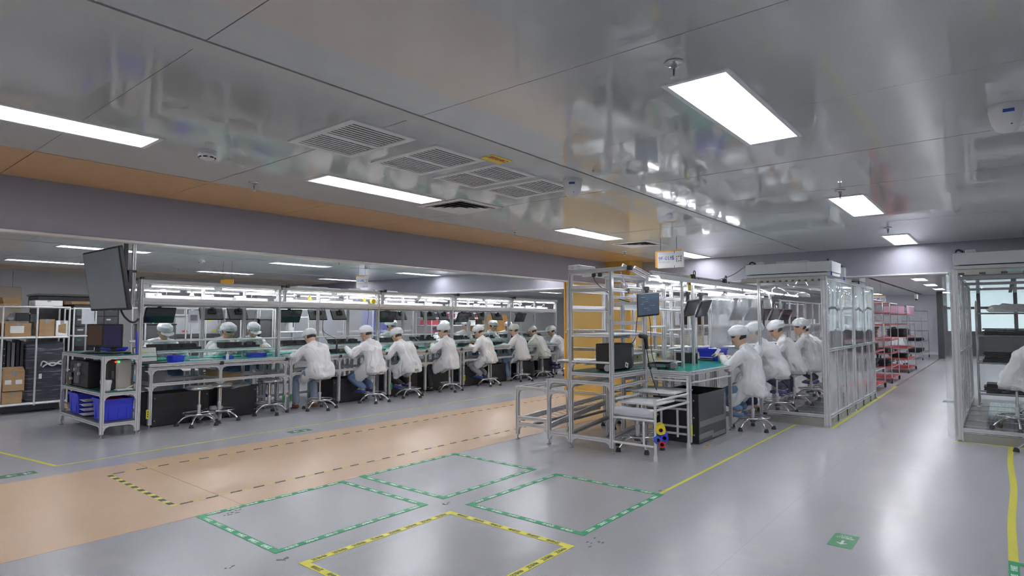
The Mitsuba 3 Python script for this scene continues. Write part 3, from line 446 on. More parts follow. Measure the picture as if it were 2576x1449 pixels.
marking(2.02, 3.30, 3.535, 4.652, '合格区', 'm_green_tape', 'm_text_white', 'green taped floor rectangle with white Chinese letters, front left one with scuffed corner', gl)
marking(3.475, 4.735, 3.55, 4.665, '合格区', 'm_green_tape', 'm_text_white', 'green taped floor rectangle with white Chinese letters, farthest one against the orange strip', gl)
marking(3.487, 4.72, 2.225, 3.313, '合格区', 'm_green_tape', 'm_text_white', 'green taped floor rectangle with white Chinese letters, right one meeting the yellow line', gl)
marking(2.03, 3.296, 2.17, 3.29, '待检区', 'm_yellow_tape', 'm_text_black', 'yellow taped floor rectangle with black Chinese letters, cut by the bottom edge', None)
marking(3.1, 4.74, -1.3, .024, '合格区', 'm_green_tape', 'm_text_white', 'green taped floor corner with white letters at the bottom right photo corner', gl, 'ad', True)
def line(p0, p1, w, label, m='m_line', wob=0.0):
    p0, p1 = np.array(p0, float), np.array(p1, float); d = (p1 - p0) / np.linalg.norm(p1 - p0); nrm = np.array([-d[1], d[0]])
    k = 30 if wob else 1; L = []; R = []
    for i in range(k + 1):
        s = i / k; q = p0 + (p1 - p0) * s + nrm * wob * math.sin(s * 9 + .4) * math.sin(s * PI)
        L.append(q + nrm * w / 2); R.append(q - nrm * w / 2)
    q = prism(Polygon(L + R[::-1]), .001); q.apply_translation([0, 0, .0003])
    return solo('floor_line', q, None, m, label, 'floor line', 'yellow painted floor lines')
line((4.72, 2.262), (9.0, 2.275), .030, 'yellow floor line from the right green rectangle to the first vinyl booth')
line((9.0, 1.815), (15.6, 1.86), .045, 'yellow floor line along the side of the first vinyl booth')
line((15.6, 1.86), (30, 1.90), .05, 'worn brown yellow floor line along the trolleys down the far aisle', 'm_icon')
line((4.75, .0), (8.98, -.02), .048, 'wobbly yellow floor line at the right photo edge to the second booth', 'm_line', .012)
line((8.96, .50), (8.96, -2.5), .03, 'yellow floor line under the front of the second booth')
line((1.4, 9.9), (1.83, 7.32), .035, 'yellow floor line at the far left running toward the workstation cart')
line((1.83, 7.32), (12.5, 7.75), .025, 'thin faint yellow floor line in front of the left assembly line')
# hazard tape on the orange strip
t = thing('hazard_tape_outline', 'long outline of black and yellow hazard tape on the orange strip', 'hazard tape')
def hazard(x0, y0, x1, y1, n, nm, w=.042):
    d = np.array([x1 - x0, y1 - y0]); L = np.hypot(*d); m = frame((x0, y0, .0016), (d[0] / L, d[1] / L, 0), (-d[1] / L, d[0] / L, 0))
    part(t, 'tape', box(0, L, -w / 2, w / 2, 0, .0006), m, 'm_hazard' if w < .04 else 'm_line');
    for k in range(n): a = L * (k + .2) / n; part(t, 'black_stripe', prism(Polygon([(a, -w / 2), (a + L / n * .5, -w / 2), (a + L / n * .5 + .012, w / 2), (a + .012, w / 2)]), .0009), m, 'm_black_tape')
hazard(2.035, 6.525, 2.03, 5.05, 10, 'near')
hazard(2.03, 6.525, 9.85, 6.53, 40, 'far', .03)
hazard(2.03, 5.05, 7.2, 5.06, 26, 'close', .03)
# exit stickers
def exit_sticker(m, w, h, label, worn):
    t = thing('floor_exit_sticker', label, 'floor sticker', 'green exit stickers on the floor')
    part(t, 'film', prism(Polygon([(0, 0), (w, 0), (w, h), (w * .12, h), (w * .05, h * .96), (0, h * .93)]), .001), m @ tr(0, 0, .0004), 'm_exit_old' if worn else 'm_exit')
    a = Polygon([(-.35, -.1), (0, -.36), (.35, -.1), (.27, -.02), (.085, -.15), (.085, .36), (-.085, .36), (-.085, -.15), (-.27, -.02)])
    g = prism(Polygon(np.array(a.exterior.coords) * h * .42), .0008); part(t, 'arrow', g, m @ tr(w / 2, h * .34, .0012) @ np.diag([.8, 1, 1, 1]), 'm_exit_mark')
    g, tw = text('疏散出口', h * .12); k = .74 * w / tw; part(t, 'lettering', g, m @ tr(w * .87, h * .74, .0012, rz=180) @ np.diag([k, k * 1.15, 1, 1]), 'm_exit_mark')
    g, tw = text('EXIT', h * .09); k = .5 * w / tw; part(t, 'lettering', g, m @ tr(w * .75, h * .87, .0012, rz=180) @ np.diag([k, k, 1, 1]), 'm_exit_mark')
exit_sticker(frame((4.35, .93, 0), (0, -1, 0), (1, 0, 0)), .143, .275, 'green floor sticker with white arrow and exit lettering in the right aisle', False)
exit_sticker(frame((13.1, .88, 0), (0, -1, 0), (1, 0, 0)), .17, .34, 'small green floor sticker far down the right aisle', True)
exit_sticker(frame((1.36, 7.25, 0), (0, -1, 0), (1, 0, 0)), .13, .28, 'worn green floor sticker at the left photo edge', True)
exit_sticker(frame((4.25, 7.23, 0), (0, -1, 0), (1, 0, 0)), .14, .30, 'worn green floor sticker in front of the middle of the left line', True)

# ---------------------------------------------------------------- hanging line signs
def line_sign(x, y, w, h, zt, label, s='9F-01线', sub='9F-01 Line', m0=None):
    t = thing('hanging_sign', label, 'hanging sign', 'white and orange line signs')
    m = m0 if m0 is not None else frame((x, y, 0), (0, -1, 0), (0, 0, 1))
    b = h * .12
    part(t, 'back_plate', box(-.035, w - .04, zt - h + b * .5, zt + b * .7, -.012, -.006), m, 'm_orange', label='orange backing plate')
    part(t, 'board', box(0, w, zt - h, zt, -.006, .002, .001), m, 'm_white')
    g, tw = text(s, h * .25); k = min(1, w * .60 / tw); part(t, 'lettering', g, m @ tr(w * .04, zt - h * .5, .002) @ np.diag([k, k, 1, 1]), 'm_text_blue')
    g, tw = text(sub, h * .11); part(t, 'subtitle', g, m @ tr(w * .04, zt - h * .68, .002), 'm_text_grey')
    ic = []; c = h * .11
    for i, j in ((0, 0), (1, 0), (2, 0), (0, 1), (2, 1), (0, 2), (1, 2), (2, 2)): ic.append(box(w * .71 + i * c * 1.25, w * .71 + i * c * 1.25 + c * .6, zt - h * .64 + j * c * 1.25, zt - h * .64 + j * c * 1.25 + c * .6, 0, .001))
    ic += [box(w * .71 + c * 1.4, w * .71 + c * 2.8, zt - h * .64 + c * .22, zt - h * .64 + c * .38, 0, .001), box(w * .71 + c * 2.72, w * .71 + c * 2.88, zt - h * .64 + c * .2, zt - h * .64 + c * 2.8, 0, .001), box(w * .71 + c * 1.4, w * .71 + c * 2.8, zt - h * .64 + c * 2.72, zt - h * .64 + c * 2.88, 0, .001), box(w * .71 + c * .22, w * .71 + c * .38, zt - h * .64 + c * .3, zt - h * .64 + c * 1.5, 0, .001)]
    part(t, 'icon', cat(*ic), m @ tr(0, 0, .002), 'm_icon')
    part(t, 'slot', cat(box(w * .635, w * .655, zt - h * .13, zt, .0021, .003), box(w * .635, w * .655, zt - h, zt - h * .87, .0021, .003)), m, 'm_text_blue')
    for u in (.04, w * .72):
        p = m @ np.array([u, zt + b * .5, -.009, 1]); bar(t, 'hanger_rod', p[:3], (p[0], p[1], HC), 'wire')
line_sign(7.42, 3.545, .37, .215, 2.345, 'white 9F-01 line sign with orange back plate hanging above the right line')
line_sign(6.95, 9.46, .34, .215, 2.27, 'white 9F-01 line sign with orange back plate hanging beyond the bulkhead')
line_sign(17.2, 2.75, .45, .25, 2.17, 'line sign with orange back plate far down the aisle, left of two', m0=frame((16.9, 3.05, 0), (0, -1, 0), (0, 0, 1)))
line_sign(20.3, 2.9, .45, .25, 2.15, 'line sign with orange back plate far down the aisle, right of two', m0=frame((20.3, 3.05, 0), (0, -1, 0), (0, 0, 1)))
t = thing('hanging_sign', 'line sign seen edge-on from behind, orange, hanging over the left line', 'hanging sign', 'white and orange line signs')
m = frame((5.35, 11.0, 0), (-.35, .94, 0), (0, 0, 1))
part(t, 'board', box(0, .3, 1.98, 2.2, -.01, .0), m, 'm_orange')
for u in (.05, .25): p = m @ np.array([u, 2.2, 0, 1]); bar(t, 'hanger_rod', p[:3], (p[0], p[1], HC), 'wire')

# scuffs on the floor by the green rectangle and the yellow one
r = np.random.default_rng(17)
for cx, cy, n, sp in ((2.22, 4.55, 12, .10), (2.0, 3.42, 7, .06), (1.76, 3.55, 3, .05), (3.42, 2.10, 7, .07), (4.80, 2.30, 5, .05), (3.42, 3.45, 4, .06)):
    for _ in range(n):
        x, y = cx + r.normal() * sp * .6, cy + r.normal() * sp * .4; a = np.sort(r.uniform(0, 2 * PI, 7)); q = r.uniform(.25, 1, 7) * r.uniform(.005, .016)
        g = Polygon([(x + 1.6 * q[i] * math.cos(a[i]), y + q[i] * math.sin(a[i])) for i in range(7)]).buffer(0)
        if g.geom_type == 'Polygon' and g.area > 1e-6: put('floor__scuff_mark', prism(g, .0027), None, 'm_midgrey')

# ---------------------------------------------------------------- repeated furniture
TORUS = lambda R, r, n=28, k=8: tube([(R * math.cos(a), R * math.sin(a), 0) for a in np.arange(n) * 2 * PI / n], r, k, True)
SEATZ = .53
LEGC = tube(spline([(.02, 0, .125), (.09, 0, .135), (.17, 0, .115), (.235, 0, .06), (.262, 0, .035)], 12), [.015] * 4 + [.0135] * 4 + [.012] * 4, 8)
STOOL = [('seat_rim', P(lathe([(0, 0), (.172, 0), (.180, .006), (.180, .014), (.172, .019), (.180, .024), (.180, .030), (.172, .036), (0, .036)], 28), 'm_chrome', smooth=50), (0, 0, SEATZ - .04)),
         ('seat', P(lathe([(0, 0), (.168, 0), (.160, .006), (0, .008)], 28), 'm_seat', smooth=40), (0, 0, SEATZ - .004)),
         ('column', P(tube([(0, 0, 0), (0, 0, .30)], .0135, 12), 'm_chrome', smooth=40), (0, 0, .22)),
         ('sleeve', P(lathe([(.0, 0), (.022, 0), (.022, .14), (.026, .14), (.026, .17), (.018, .18), (0, .18)], 14), 'm_alu', smooth=40), (0, 0, .10)),
         ('under_plate', P(cat(cbox(.14, .14, .012), move(cbox(.03, .16, .012), tr(.03, .07, -.01, rx=-12))), 'm_dark'), (0, 0, SEATZ - .048)),
         ('foot_ring', P(TORUS(.205, .0105), 'm_chrome', smooth=50), (0, 0, .165)),
         ('ring_spokes', P(cat(*[tube([(.02 * math.cos(a), .02 * math.sin(a), 0), (.2 * math.cos(a), .2 * math.sin(a), 0)], .006, 6) for a in (0, 2.09, 4.19)]), 'm_chrome', smooth=50), (0, 0, .165)),
         ('hub', P(lathe([(0, 0), (.035, 0), (.038, .03), (.028, .055), (0, .055)], 16), 'm_dark', smooth=40), (0, 0, .095))]
LEG_, RUB = P(LEGC, 'm_chrome', smooth=50), P(lathe([(0, 0), (.03, 0), (.027, .02), (.018, .045), (0, .045)], 14), 'm_rubber', smooth=40)
def stool(x, y, rz, label, z=0.0, hz=SEATZ):
    t = thing('round_stool', label, 'stool', 'chrome footring stools')
    m = tr(x, y, z, rz)
    for n, q, o in STOOL: part(t, n, q, m @ tr(o[0], o[1], o[2] + (hz - SEATZ if o[2] > .3 else 0)))
    for k in range(5):
        a = tr(rz=72 * k); part(t, 'leg', LEG_, m @ a); part(t, 'rubber_foot', RUB, m @ a @ tr(.268, 0, 0))
    return t
# small wide screen hung on an arm from a rail; origin at the middle of the rail hook, screen faces -y
def screen_marks(w, h, seed):
    r = np.random.default_rng(seed); ms = []
    for k in range(7): a = r.uniform(-w * .4, w * .1); ms.append(box(a, a + r.uniform(.03, w * .35), 0, .0006, h * .38 - k * h * .11 - .004, h * .38 - k * h * .11))
    return cat(*ms)
mat('m_screen_lit', (0.10, 0.14, 0.20), .1, 0, .6); mat('m_screen_ui', (0.45, 0.52, 0.62), .4)
HOUS = P(cat(cbox(.42, .030, .245, .008)), 'm_black'); SCRN = P(cbox(.395, .002, .215), 'm_screen_off'); BACKP = P(cbox(.40, .012, .225, .004), 'm_midgrey')
VESA = P(cat(cbox(.15, .05, .10, .01), move(cbox(.05, .04, .06, .006), tr(0, .035, .03))), 'm_black'); ARMB = P(cat(cbox(.045, .04, .15, .006), move(cbox(.075, .055, .05, .006), tr(0, 0, .075))), 'm_black')
def hung_monitor(x, y, z, rz, tilt, label, s=1.0, ui=None, grp='small wide screens hung over the benches', roll=0, ax=1.0, az=1.0):
    t = thing('hanging_monitor', label, 'monitor', grp)
    m = tr(x, y, z, rz) @ np.diag([s, s, s, 1]) @ tr(ry=roll); n = m @ tr(0, -.02, 0, rx=tilt) @ np.diag([ax, 1, az, 1])
    part(t, 'housing', HOUS, n); part(t, 'screen', SCRN, n @ tr(0, -.0155, .004), 'm_screen_lit' if ui else None); part(t, 'back_cover', BACKP, n @ tr(0, .017, 0)); part(t, 'mount', VESA, n @ tr(0, .045, .03))
    part(t, 'arm', ARMB, m @ tr(.02, .035, .16, rx=8))
    if ui: part(t, 'screen_content', screen_marks(.39, .21, ui), n @ tr(0, -.0172, .004), 'm_screen_ui')
    return t
def led_light(t0, p0, p1, label, xf=I4, r=.013, emit=None, grp='bench tube lights'):
    t = thing('tube_light', label, 'tube light', grp)
    p0, p1 = np.array(p0, float), np.array(p1, float); d = (p1 - p0) / np.linalg.norm(p1 - p0)
    q = P(tube([p0 + d * .02, p1 - d * .02], r, 8), 'm_white', smooth=40); q['emitter'] = {'type': 'area', 'radiance': rgb(emit or TUBE)}
    part(t, 'tube', q, xf)
    m = seg(p0, p1); L = np.linalg.norm(p1 - p0); part(t, 'housing', prism(Polygon([(-.018, .010), (.018, .010), (.024, .03), (-.024, .03)]), 1.0), xf @ m, 'm_white')
    for e in (p0, p1): part(t, 'end_cap', lathe([(0, 0), (.017, 0), (.017, .022), (0, .022)], 10), xf @ tr(*e) @ seg((0, 0, 0), d) @ tr(0, 0, -.011), 'm_white')
def bin_mesh(w, d, h, tp=.9, rib=True):
    """Open plastic crate, walls with ribs and a folded rim; origin at the middle of its base."""
    b = [(-w / 2 * tp, -d / 2 * tp), (w / 2 * tp, -d / 2 * tp), (w / 2 * tp, d / 2 * tp), (-w / 2 * tp, d / 2 * tp)]; tpn = .012
    def ring(s, z, off=0): return [(x * s / tp + (off if x > 0 else -off), y * s / tp + (off if y > 0 else -off), z) for x, y in b]
    v = ring(tp, 0) + ring(1, h - .03) + ring(1, h - .03, .012) + ring(1, h, .012) + ring(1, h, -.004) + ring(tp, .012, -.006)
    f = []
    for k in range(5):
        for j in range(4):
            a, c = k * 4 + j, k * 4 + (j + 1) % 4; f += [[a, c, c + 4], [a, c + 4, a + 4]]
    f += [[0, 2, 1], [0, 3, 2], [20, 21, 22], [20, 22, 23]]
    ms = [trimesh.Trimesh(v, f, process=False)]
    if rib:
        for sx in (-.3, 0, .3): ms += [box(sx * w - .008, sx * w + .008, -d / 2 * .975, -d / 2 * .93, .03, h - .035), box(sx * w - .008, sx * w + .008, d / 2 * .93, d / 2 * .975, .03, h - .035)]
        for sy in (-.28, .28): ms += [box(-w / 2 * .975, -w / 2 * .93, sy * d - .008, sy * d + .008, .03, h - .035), box(w / 2 * .93, w / 2 * .975, sy * d - .008, sy * d + .008, .03, h - .035)]
        ms += [box(-w * .16, w * .16, -d / 2 * .99, -d / 2 * .93, h * .62, h - .03)]
    return cat(*ms)
def crate(x, y, z, w, d, h, label, rz=0, m='m_blue_bin', grp=None, fill=None):
    t = thing('plastic_crate', label, 'crate', grp); k = tr(x, y, z, rz); part(t, 'body', bin_mesh(w, d, h), k, m)
    if fill: part(t, 'contents', lumpy(w * .8, d * .8, .05, 3), k @ tr(0, 0, h - .05), fill)
    return t
def lumpy(w, d, h, seed):
    g = trimesh.creation.icosphere(3, 1.0); v = g.vertices * [w / 2, d / 2, h]; v += (meshkit.noise(g.vertices * 3.1 + seed, seed)[:, None] - .5) * [w * .25, d * .25, h * .9]; v[:, 2] = np.maximum(v[:, 2], -h * .3)
    return trimesh.Trimesh(v, g.faces, process=False)
def carton(x0, x1, y0, y1, z0, z1, label, tape='y', flap=None, paper=None, m='m_card', rz=0, grp='cardboard cartons'):
    t = thing('cardboard_box', label, 'box', grp)
    xf = tr((x0 + x1) / 2, (y0 + y1) / 2, z0, rz); w, d, h = x1 - x0, y1 - y0, z1 - z0
    part(t, 'body', box(-w / 2, w / 2, -d / 2, d / 2, 0, h, .003), xf, m)
    part(t, 'tape', box(-.025, .025, -d / 2 - .0012, d / 2 + .0012, h * .75, h + .0012) if tape == 'y' else box(-w / 2 - .0012, w / 2 + .0012, -d / 2 - .0012, d / 2, h * .5 - .02, h * .5 + .02), xf, 'm_bag')
    for q in (paper or []): part(t, 'label_sheet', box(q[0], q[1], -d / 2 - .002, -d / 2 - .0005, q[2], q[3]), xf, 'm_paper')
    if flap:
        for s in (-1, 1): part(t, 'flap', move(box(-w / 2, w / 2, 0, d * .45, -.003, .002), tr(0, s * d / 2, h, rz=0 if s < 0 else 180) @ tr(rx=flap)), xf, m)
    return t
def pole_frame(t, xs, ys, z0, z1, levels, sec='pipe', xf=I4, m=None):
    """Uprights at every corner of xs x ys and rails at the given levels."""
    for x in xs:
        for y in ys: bar(t, 'post', (x, y, z0), (x, y, z1), sec, xf, m)
    for z in levels:
        for x in xs: bar(t, 'rail', (x, ys[0], z), (x, ys[-1], z), sec, xf, m)
        for y in ys: bar(t, 'rail', (xs[0], y, z), (xs[-1], y, z), sec, xf, m)
CAST = P(cat(tube([(0, -.012, .04), (0, .012, .04)], .04, 14)), 'm_rubber', smooth=40); CFORK = P(cat(cbox(.05, .045, .012), move(cbox(.03, .006, .06), tr(0, -.02, -.03)), move(cbox(.03, .006, .06), tr(0, .02, -.03))), 'm_chrome')
def caster(t, x, y, z=0, s=1.0):
    k = part(t, 'caster', CFORK, tr(x, y, z + .09 * s) @ np.diag([s, s, s, 1])); part(k, 'wheel', CAST, tr(x, y, z) @ np.diag([s, s, s, 1]))
def cable(pts, label, r=.004, m='m_black', n=30, name='cable'): return solo(name, P(tube(spline(pts, n), r, 6), m, smooth=40), None, None, label, 'cable')

# ---------------------------------------------------------------- left assembly line (beyond the bulkhead)
L2 = tr(3.17, 8.74, 0, rz=2.2)
def w2(u, v, z=0): p = L2 @ np.array([u, v, z, 1]); return float(p[0]), float(p[1]), float(p[2])
MOD = 2.07
ordn = ['first', 'second', 'third', 'fourth', 'fifth']
for k in range(5):
    m = L2 @ tr(MOD * k, 0, 0); o = ordn[k]
    # front bench
    t = thing('workbench', f'aluminium workbench with green top, {o} on the near side of the left line', 'workbench', 'benches of the left line')
    part(t, 'table_top', box(-.02, MOD - .04, .01, .66, .835, .86, .003), m, 'm_green_mat', label='green antistatic top')
    bar(t, 'edge_rail', (-.02, .0, .845), (MOD - .04, .0, .845), 'p40', m); bar(t, 'edge_rail', (-.02, .02, .795), (MOD - .04, .02, .795), 'p40', m)
    for u in (.02, .95, MOD - .08):
        bar(t, 'leg', (u, .03, .06), (u, .03, .82), 'p40', m); bar(t, 'leg', (u, .62, .06), (u, .62, .83), 'p40', m)
        for v in (.03, .62): foot(t, u, v, m)
        bar(t, 'cross_rail', (u, .03, .6), (u, .62, .6), 'p40', m)
        if u > .5: part(t, 'corner_cap', CAPB, m @ tr(u, -.002, .83))
        for d in (-1, 1): gusset(t, (u + d * .02, .03, .56), d, -1, m); gusset(t, (u + d * .02, .03, .775), d, -1, m)
    bar(t, 'lower_rail', (.02, .03, .585), (MOD - .08, .03, .585), 'p40', m); bar(t, 'lower_rail', (.02, .62, .585), (MOD - .08, .62, .585), 'p40', m)
    bar(t, 'low_back_rail', (.02, .62, .2), (MOD - .08, .62, .2), 'p40', m)
    # overhead frame
    t = thing('overhead_rack', f'overhead rack with lamp beam and parts shelf, {o} bay along the left line', 'rack', 'overhead bays of the left line')
    pu = -.14 if k == 0 else -.03; pv = .0 if k == 0 else .33
    bar(t, 'post', (pu, pv, .03), (pu, pv, 1.98), 'p80', m, up=(0, 1, 0)); foot(t, pu, pv, m)
    bar(t, 'stub_post', (pu + .09, .30, 1.72), (pu + .09, .30, 2.0), 'p40', m)
    part(t, 'corner_cap', CAPB, m @ tr(pu + .09, .22, 2.0)); part(t, 'corner_cap', CAPB, m @ tr(pu + .02, .28, 1.995) @ np.diag([1.2, 2.2, .7, 1]))
    part(t, 'lamp_beam', prism(Polygon([(-.035, 0), (.035, 0), (.045, .01), (.03, .058), (-.03, .058), (-.045, .01)]), 1.0), m @ seg((-.02, .27, 1.935), (MOD - .05, .27, 1.935)), 'm_alu')
    part(t, 'parts_shelf', box(-.02, MOD - .04, .28, .70, 1.705, 1.72, .002), m, 'm_white_shelf'); part(t, 'shelf_lip', box(-.02, MOD - .04, .275, .285, 1.70, 1.748, .002), m, 'm_white_shelf')
    part(t, 'cable_channel', box(.05, MOD - .1, .52, .60, 1.72, 1.80, .004), m, 'm_white')
    bar(t, 'shelf_rail', (-.03, .30, 1.68), (MOD - .04, .30, 1.68), 'p40', m); bar(t, 'screen_rail', (-.02, .72, 1.665), (MOD - .04, .72, 1.665), 'p40', m); bar(t, 'screen_rail', (-.02, .95, 1.665), (MOD - .04, .95, 1.665), 'p40', m)
    bar(t, 'tube_rail', (pu, .33, 1.155), (MOD - .03, .33, 1.155), 'pipe', m @ np.diag([1, 1, 1, 1])); part(t, 'glass_shelf', box(0, MOD - .06, .36, .56, 1.0, 1.012, .002), m, 'm_glass_green' if 'm_glass_green' in scene else mat('m_glass_green', (.42, .62, .60), .15, 0, .6))
    bar(t, 'tube_rail', (pu, .37, .985), (MOD - .03, .37, .985), 'pipe', m)
    for u in (.95, 1.62): bar(t, 'middle_post', (u + .1, .80, .0), (u + .1, .80, 1.95), 'p60' if u < 1 else 'p40', m)
    bar(t, 'rear_beam', (-.02, 1.42, 1.96), (MOD - .04, 1.42, 1.96), 'p60', m); bar(t, 'cross_beam', (pu, .33, 1.9), (pu, 1.42, 1.9), 'p40', m)
    # tubes and sockets on the shelf
    for i in range(2):
        led_light(0, (.09 + i * .98, .30, 1.91), (.97 + i * .98, .30, 1.91), f'bright tube light under the lamp beam, {"left" if i == 0 else "right"} one of the {o} left bay', m)
        led_light(0, (.09 + i * .98, 1.40, 1.90), (.97 + i * .98, 1.40, 1.90), f'bright tube light on the far side, {"left" if i == 0 else "right"} one behind the {o} left bay', m)
    for i, u in enumerate((.18, .95, 1.45)):
        t = thing('socket_box', f'white socket box on the parts shelf, {["left","middle","right"][i]} one in the {o} left bay', 'socket box', 'white socket boxes on the overhead shelf')
        part(t, 'housing', cbox(.16 if i else .22, .07, .10, .006), m @ tr(u, .45, 1.775), 'm_white'); part(t, 'plug', cbox(.03, .035, .03, .004), m @ tr(u + .03, .41, 1.80), 'm_white')
        part(t, 'lead', P(tube(spline([(u + .03, .39, 1.80), (u + .06, .36, 1.86), (u + .13, .37, 1.87), (u + .17, .42, 1.80)], 14), .004, 6), 'm_white', smooth=40), m)
    # far side bench
    t = thing('workbench', f'aluminium workbench on the far side of the left line, {o} from the left', 'workbench', 'far side benches of the left line')
    part(t, 'table_top', box(-.02, MOD - .04, .92, 1.52, .835, .86, .003), m, 'm_green_mat'); bar(t, 'edge_rail', (-.02, 1.53, .84), (MOD - .04, 1.53, .84), 'p40', m)
    for u in (.05, 1.0, MOD - .12):
        for v in (.96, 1.48): bar(t, 'leg', (u, v, .0), (u, v, .83), 'p40', m)
    bar(t, 'lower_rail', (.05, .96, .58), (MOD - .12, .96, .58), 'p40', m); bar(t, 'lower_rail', (.05, 1.48, .3), (MOD - .12, 1.48, .3), 'p40', m)
    # black component trays along the spine
    trm = P(cat(prism(Polygon([(0, 0), (.10, .02), (.13, .09), (.122, .092), (.095, .03), (0, .01)]), 1.0)), 'm_black')
    for i, (u0, L) in enumerate(((.30, .70), (1.33, .62))):
        t = thing('component_tray', f'black sloped component tray, {"left" if i == 0 else "right"} one in the {o} bay of the left line', 'tray', 'black trays along the left line')
        part(t, 'trough', trm, m @ seg((u0, .78, 1.0), (u0 + L, .78, 1.0)))
        for q in np.linspace(.08, L - .08, 4): part(t, 'divider', box(u0 + q - .004, u0 + q + .004, .70, .80, 1.0, 1.085), m, 'm_black')
        part(t, 'front_plate', box(u0, u0 + L, .705, .712, .965, 1.045), m, 'm_black_gloss')
# end post of the last bay
t = thing('overhead_rack', 'end post closing the far right end of the left line', 'rack', None)
bar(t, 'post', (MOD * 5 - .03, .33, .03), (MOD * 5 - .03, .33, 1.98), 'p80', L2, up=(0, 1, 0))
# hung screens: five facing the near workers, the backs of those for the far workers
for k, (u, lb) in enumerate(((.38, 'black screen facing the near side, first from the left, above the laptop'), (2.48, 'black screen facing the near side, second from the left, above the first seated worker'), (4.66, 'black screen facing the near side, third from the left on the left line'),
                             (6.95, 'black screen facing the near side, fourth from the left on the left line'), (9.2, 'black screen facing the near side, fifth from the left on the left line'))):
    x, y, z = w2(u, .70, 1.515); hung_monitor(x, y, z, 2.2, 24, lb, .98, grp='screens facing the near workers')
for k, u in enumerate((1.28, 1.72, 3.25, 3.72, 4.95, 5.30, 6.15, 6.62, 7.5, 8.0, 8.6, 9.6)):
    x, y, z = w2(u, .98, 1.545); hung_monitor(x, y, z, 182.2 + (7 if k % 2 else -6), 24, f'screen seen from its grey back, {["first","second","third","fourth","fifth","sixth","seventh","eighth","ninth","tenth","eleventh","twelfth"][k]} from the left above the left line', .85, grp='screens seen from behind')
# black crates and cartons under the near benches
def blackcrate(u0, u1, v0, v1, h, lb):
    t = thing('black_bin', lb, 'bin', 'black board bins under the left benches'); x0, x1 = u0, u1
    for a in ((x0, x1, v0, v0 + .008), (x0, x1, v1 - .008, v1), (x0, x0 + .008, v0, v1), (x1 - .008, x1, v0, v1)): part(t, 'side_panel', box(*a, .02, h), L2, 'm_black')
    part(t, 'base', box(x0, x1, v0, v1, .01, .03), L2, 'm_black')
    for u in (x0 + .03, x1 - .03):
        for z in (.08, h - .06): part(t, 'rivet', cbox(.012, .006, .012), L2 @ tr(u, v0 - .002, z), 'm_alu')
blackcrate(.12, .88, .20, .60, .44, 'black board bin under the first left bench, behind two empty stools'); blackcrate(1.02, 1.62, .20, .60, .44, 'black board bin holding brown packing paper under the first left bench')
blackcrate(3.0, 3.75, .16, .58, .42, 'black board bin beside the second seated worker of the left line'); blackcrate(4.28, 5.0, .16, .58, .46, 'black board bin behind the third seated worker of the left line')
blackcrate(5.3, 5.95, .2, .6, .46, 'black board bin behind the fourth seated worker of the left line'); blackcrate(6.4, 7.1, .2, .6, .42, 'black board bin near the fifth seated worker of the left line'); blackcrate(7.3, 8.05, .2, .6, .42, 'black board bin between the fifth and sixth seated workers'); blackcrate(8.4, 9.1, .2, .6, .42, 'black board bin beside the sixth seated worker'); blackcrate(9.3, 10.0, .2, .6, .42, 'black board bin at the far right end of the left line')
t = thing('packing_paper', 'crumpled brown packing paper and clear film in a black bin under the first bench', 'paper')
part(t, 'sheet', move(box(-.28, .28, -.004, .004, -.15, .16), L2 @ tr(1.22, .42, .52, rx=-25, ry=12)), None, 'm_card'); part(t, 'film', move(lumpy(.5, .3, .06, 9), L2 @ tr(1.36, .36, .44)), None, 'm_bag')
t = thing('waste_bucket', 'small white bucket under the first left bench behind the second empty stool', 'bucket')
part(t, 'body', lathe([(0, 0), (.075, 0), (.088, .19), (.082, .19), (.07, .01), (0, .01)], 20), L2 @ tr(.98, .18, 0), 'm_white')
t = thing('bench_computer', 'grey computer tower under the left end of the first bench', 'computer'); part(t, 'case', box(-.10, .10, .25, .60, .47, .8, .006), L2 @ tr(.2, 0, 0), 'm_grey'); part(t, 'front_panel', box(-.09, .09, .243, .25, .48, .79), L2 @ tr(.2, 0, 0), 'm_midgrey')
# things on the near benches
t = thing('laptop', 'open laptop with a spreadsheet on screen at the left end of the first bench', 'laptop'); m = L2 @ tr(.06, .16, .862, rz=6)
part(t, 'base', box(-.15, .17, -.11, .11, 0, .016, .003), m, 'm_black'); s = m @ tr(.01, .115, .012, rx=-14); part(t, 'lid', box(-.155, .155, 0, .008, 0, .21, .003), s, 'm_black'); part(t, 'screen', box(-.145, .145, -.0015, .0, .012, .20), s, mat('m_sheet', (.62, .66, .60), .4)); part(t, 'screen_rows', cat(box(-.14, .14, -.003, -.0015, .066, .08), box(-.14, .14, -.003, -.0015, .13, .133)), s, 'm_green_mat'); part(t, 'screen_mark', box(-.06, .0, -.003, -.0015, .136, .15), s, 'm_yellow_tape')
t = thing('wash_basin', 'round blue ribbed plastic basin beside the laptop', 'basin'); g = lathe([(0, 0), (.10, 0), (.115, .08), (.125, .085), (.122, .09), (.108, .08), (.095, .01), (0, .01)], 36); r = np.hypot(g.vertices[:, 0], g.vertices[:, 1]); an = np.arctan2(g.vertices[:, 1], g.vertices[:, 0]); g.vertices[:, :2] *= (1 + .02 * np.sign(np.sin(an * 18)) * (r > .095))[:, None]
part(t, 'body', g, L2 @ tr(.42, .24, .861), 'm_blue_bin')
def bottle(u, v, lb, m='m_white', s=1.0):
    t = thing('dropper_bottle', lb, 'bottle'); k = L2 @ tr(u, v, .861) @ np.diag([s, s, s, 1])
    part(t, 'body', P(lathe([(0, 0), (.02, 0), (.021, .07), (.008, .085), (0, .085)], 14), m, smooth=40), k); part(t, 'nozzle', P(lathe([(0, .08), (.007, .085), (.002, .15), (0, .15)], 10), m, smooth=40), k)
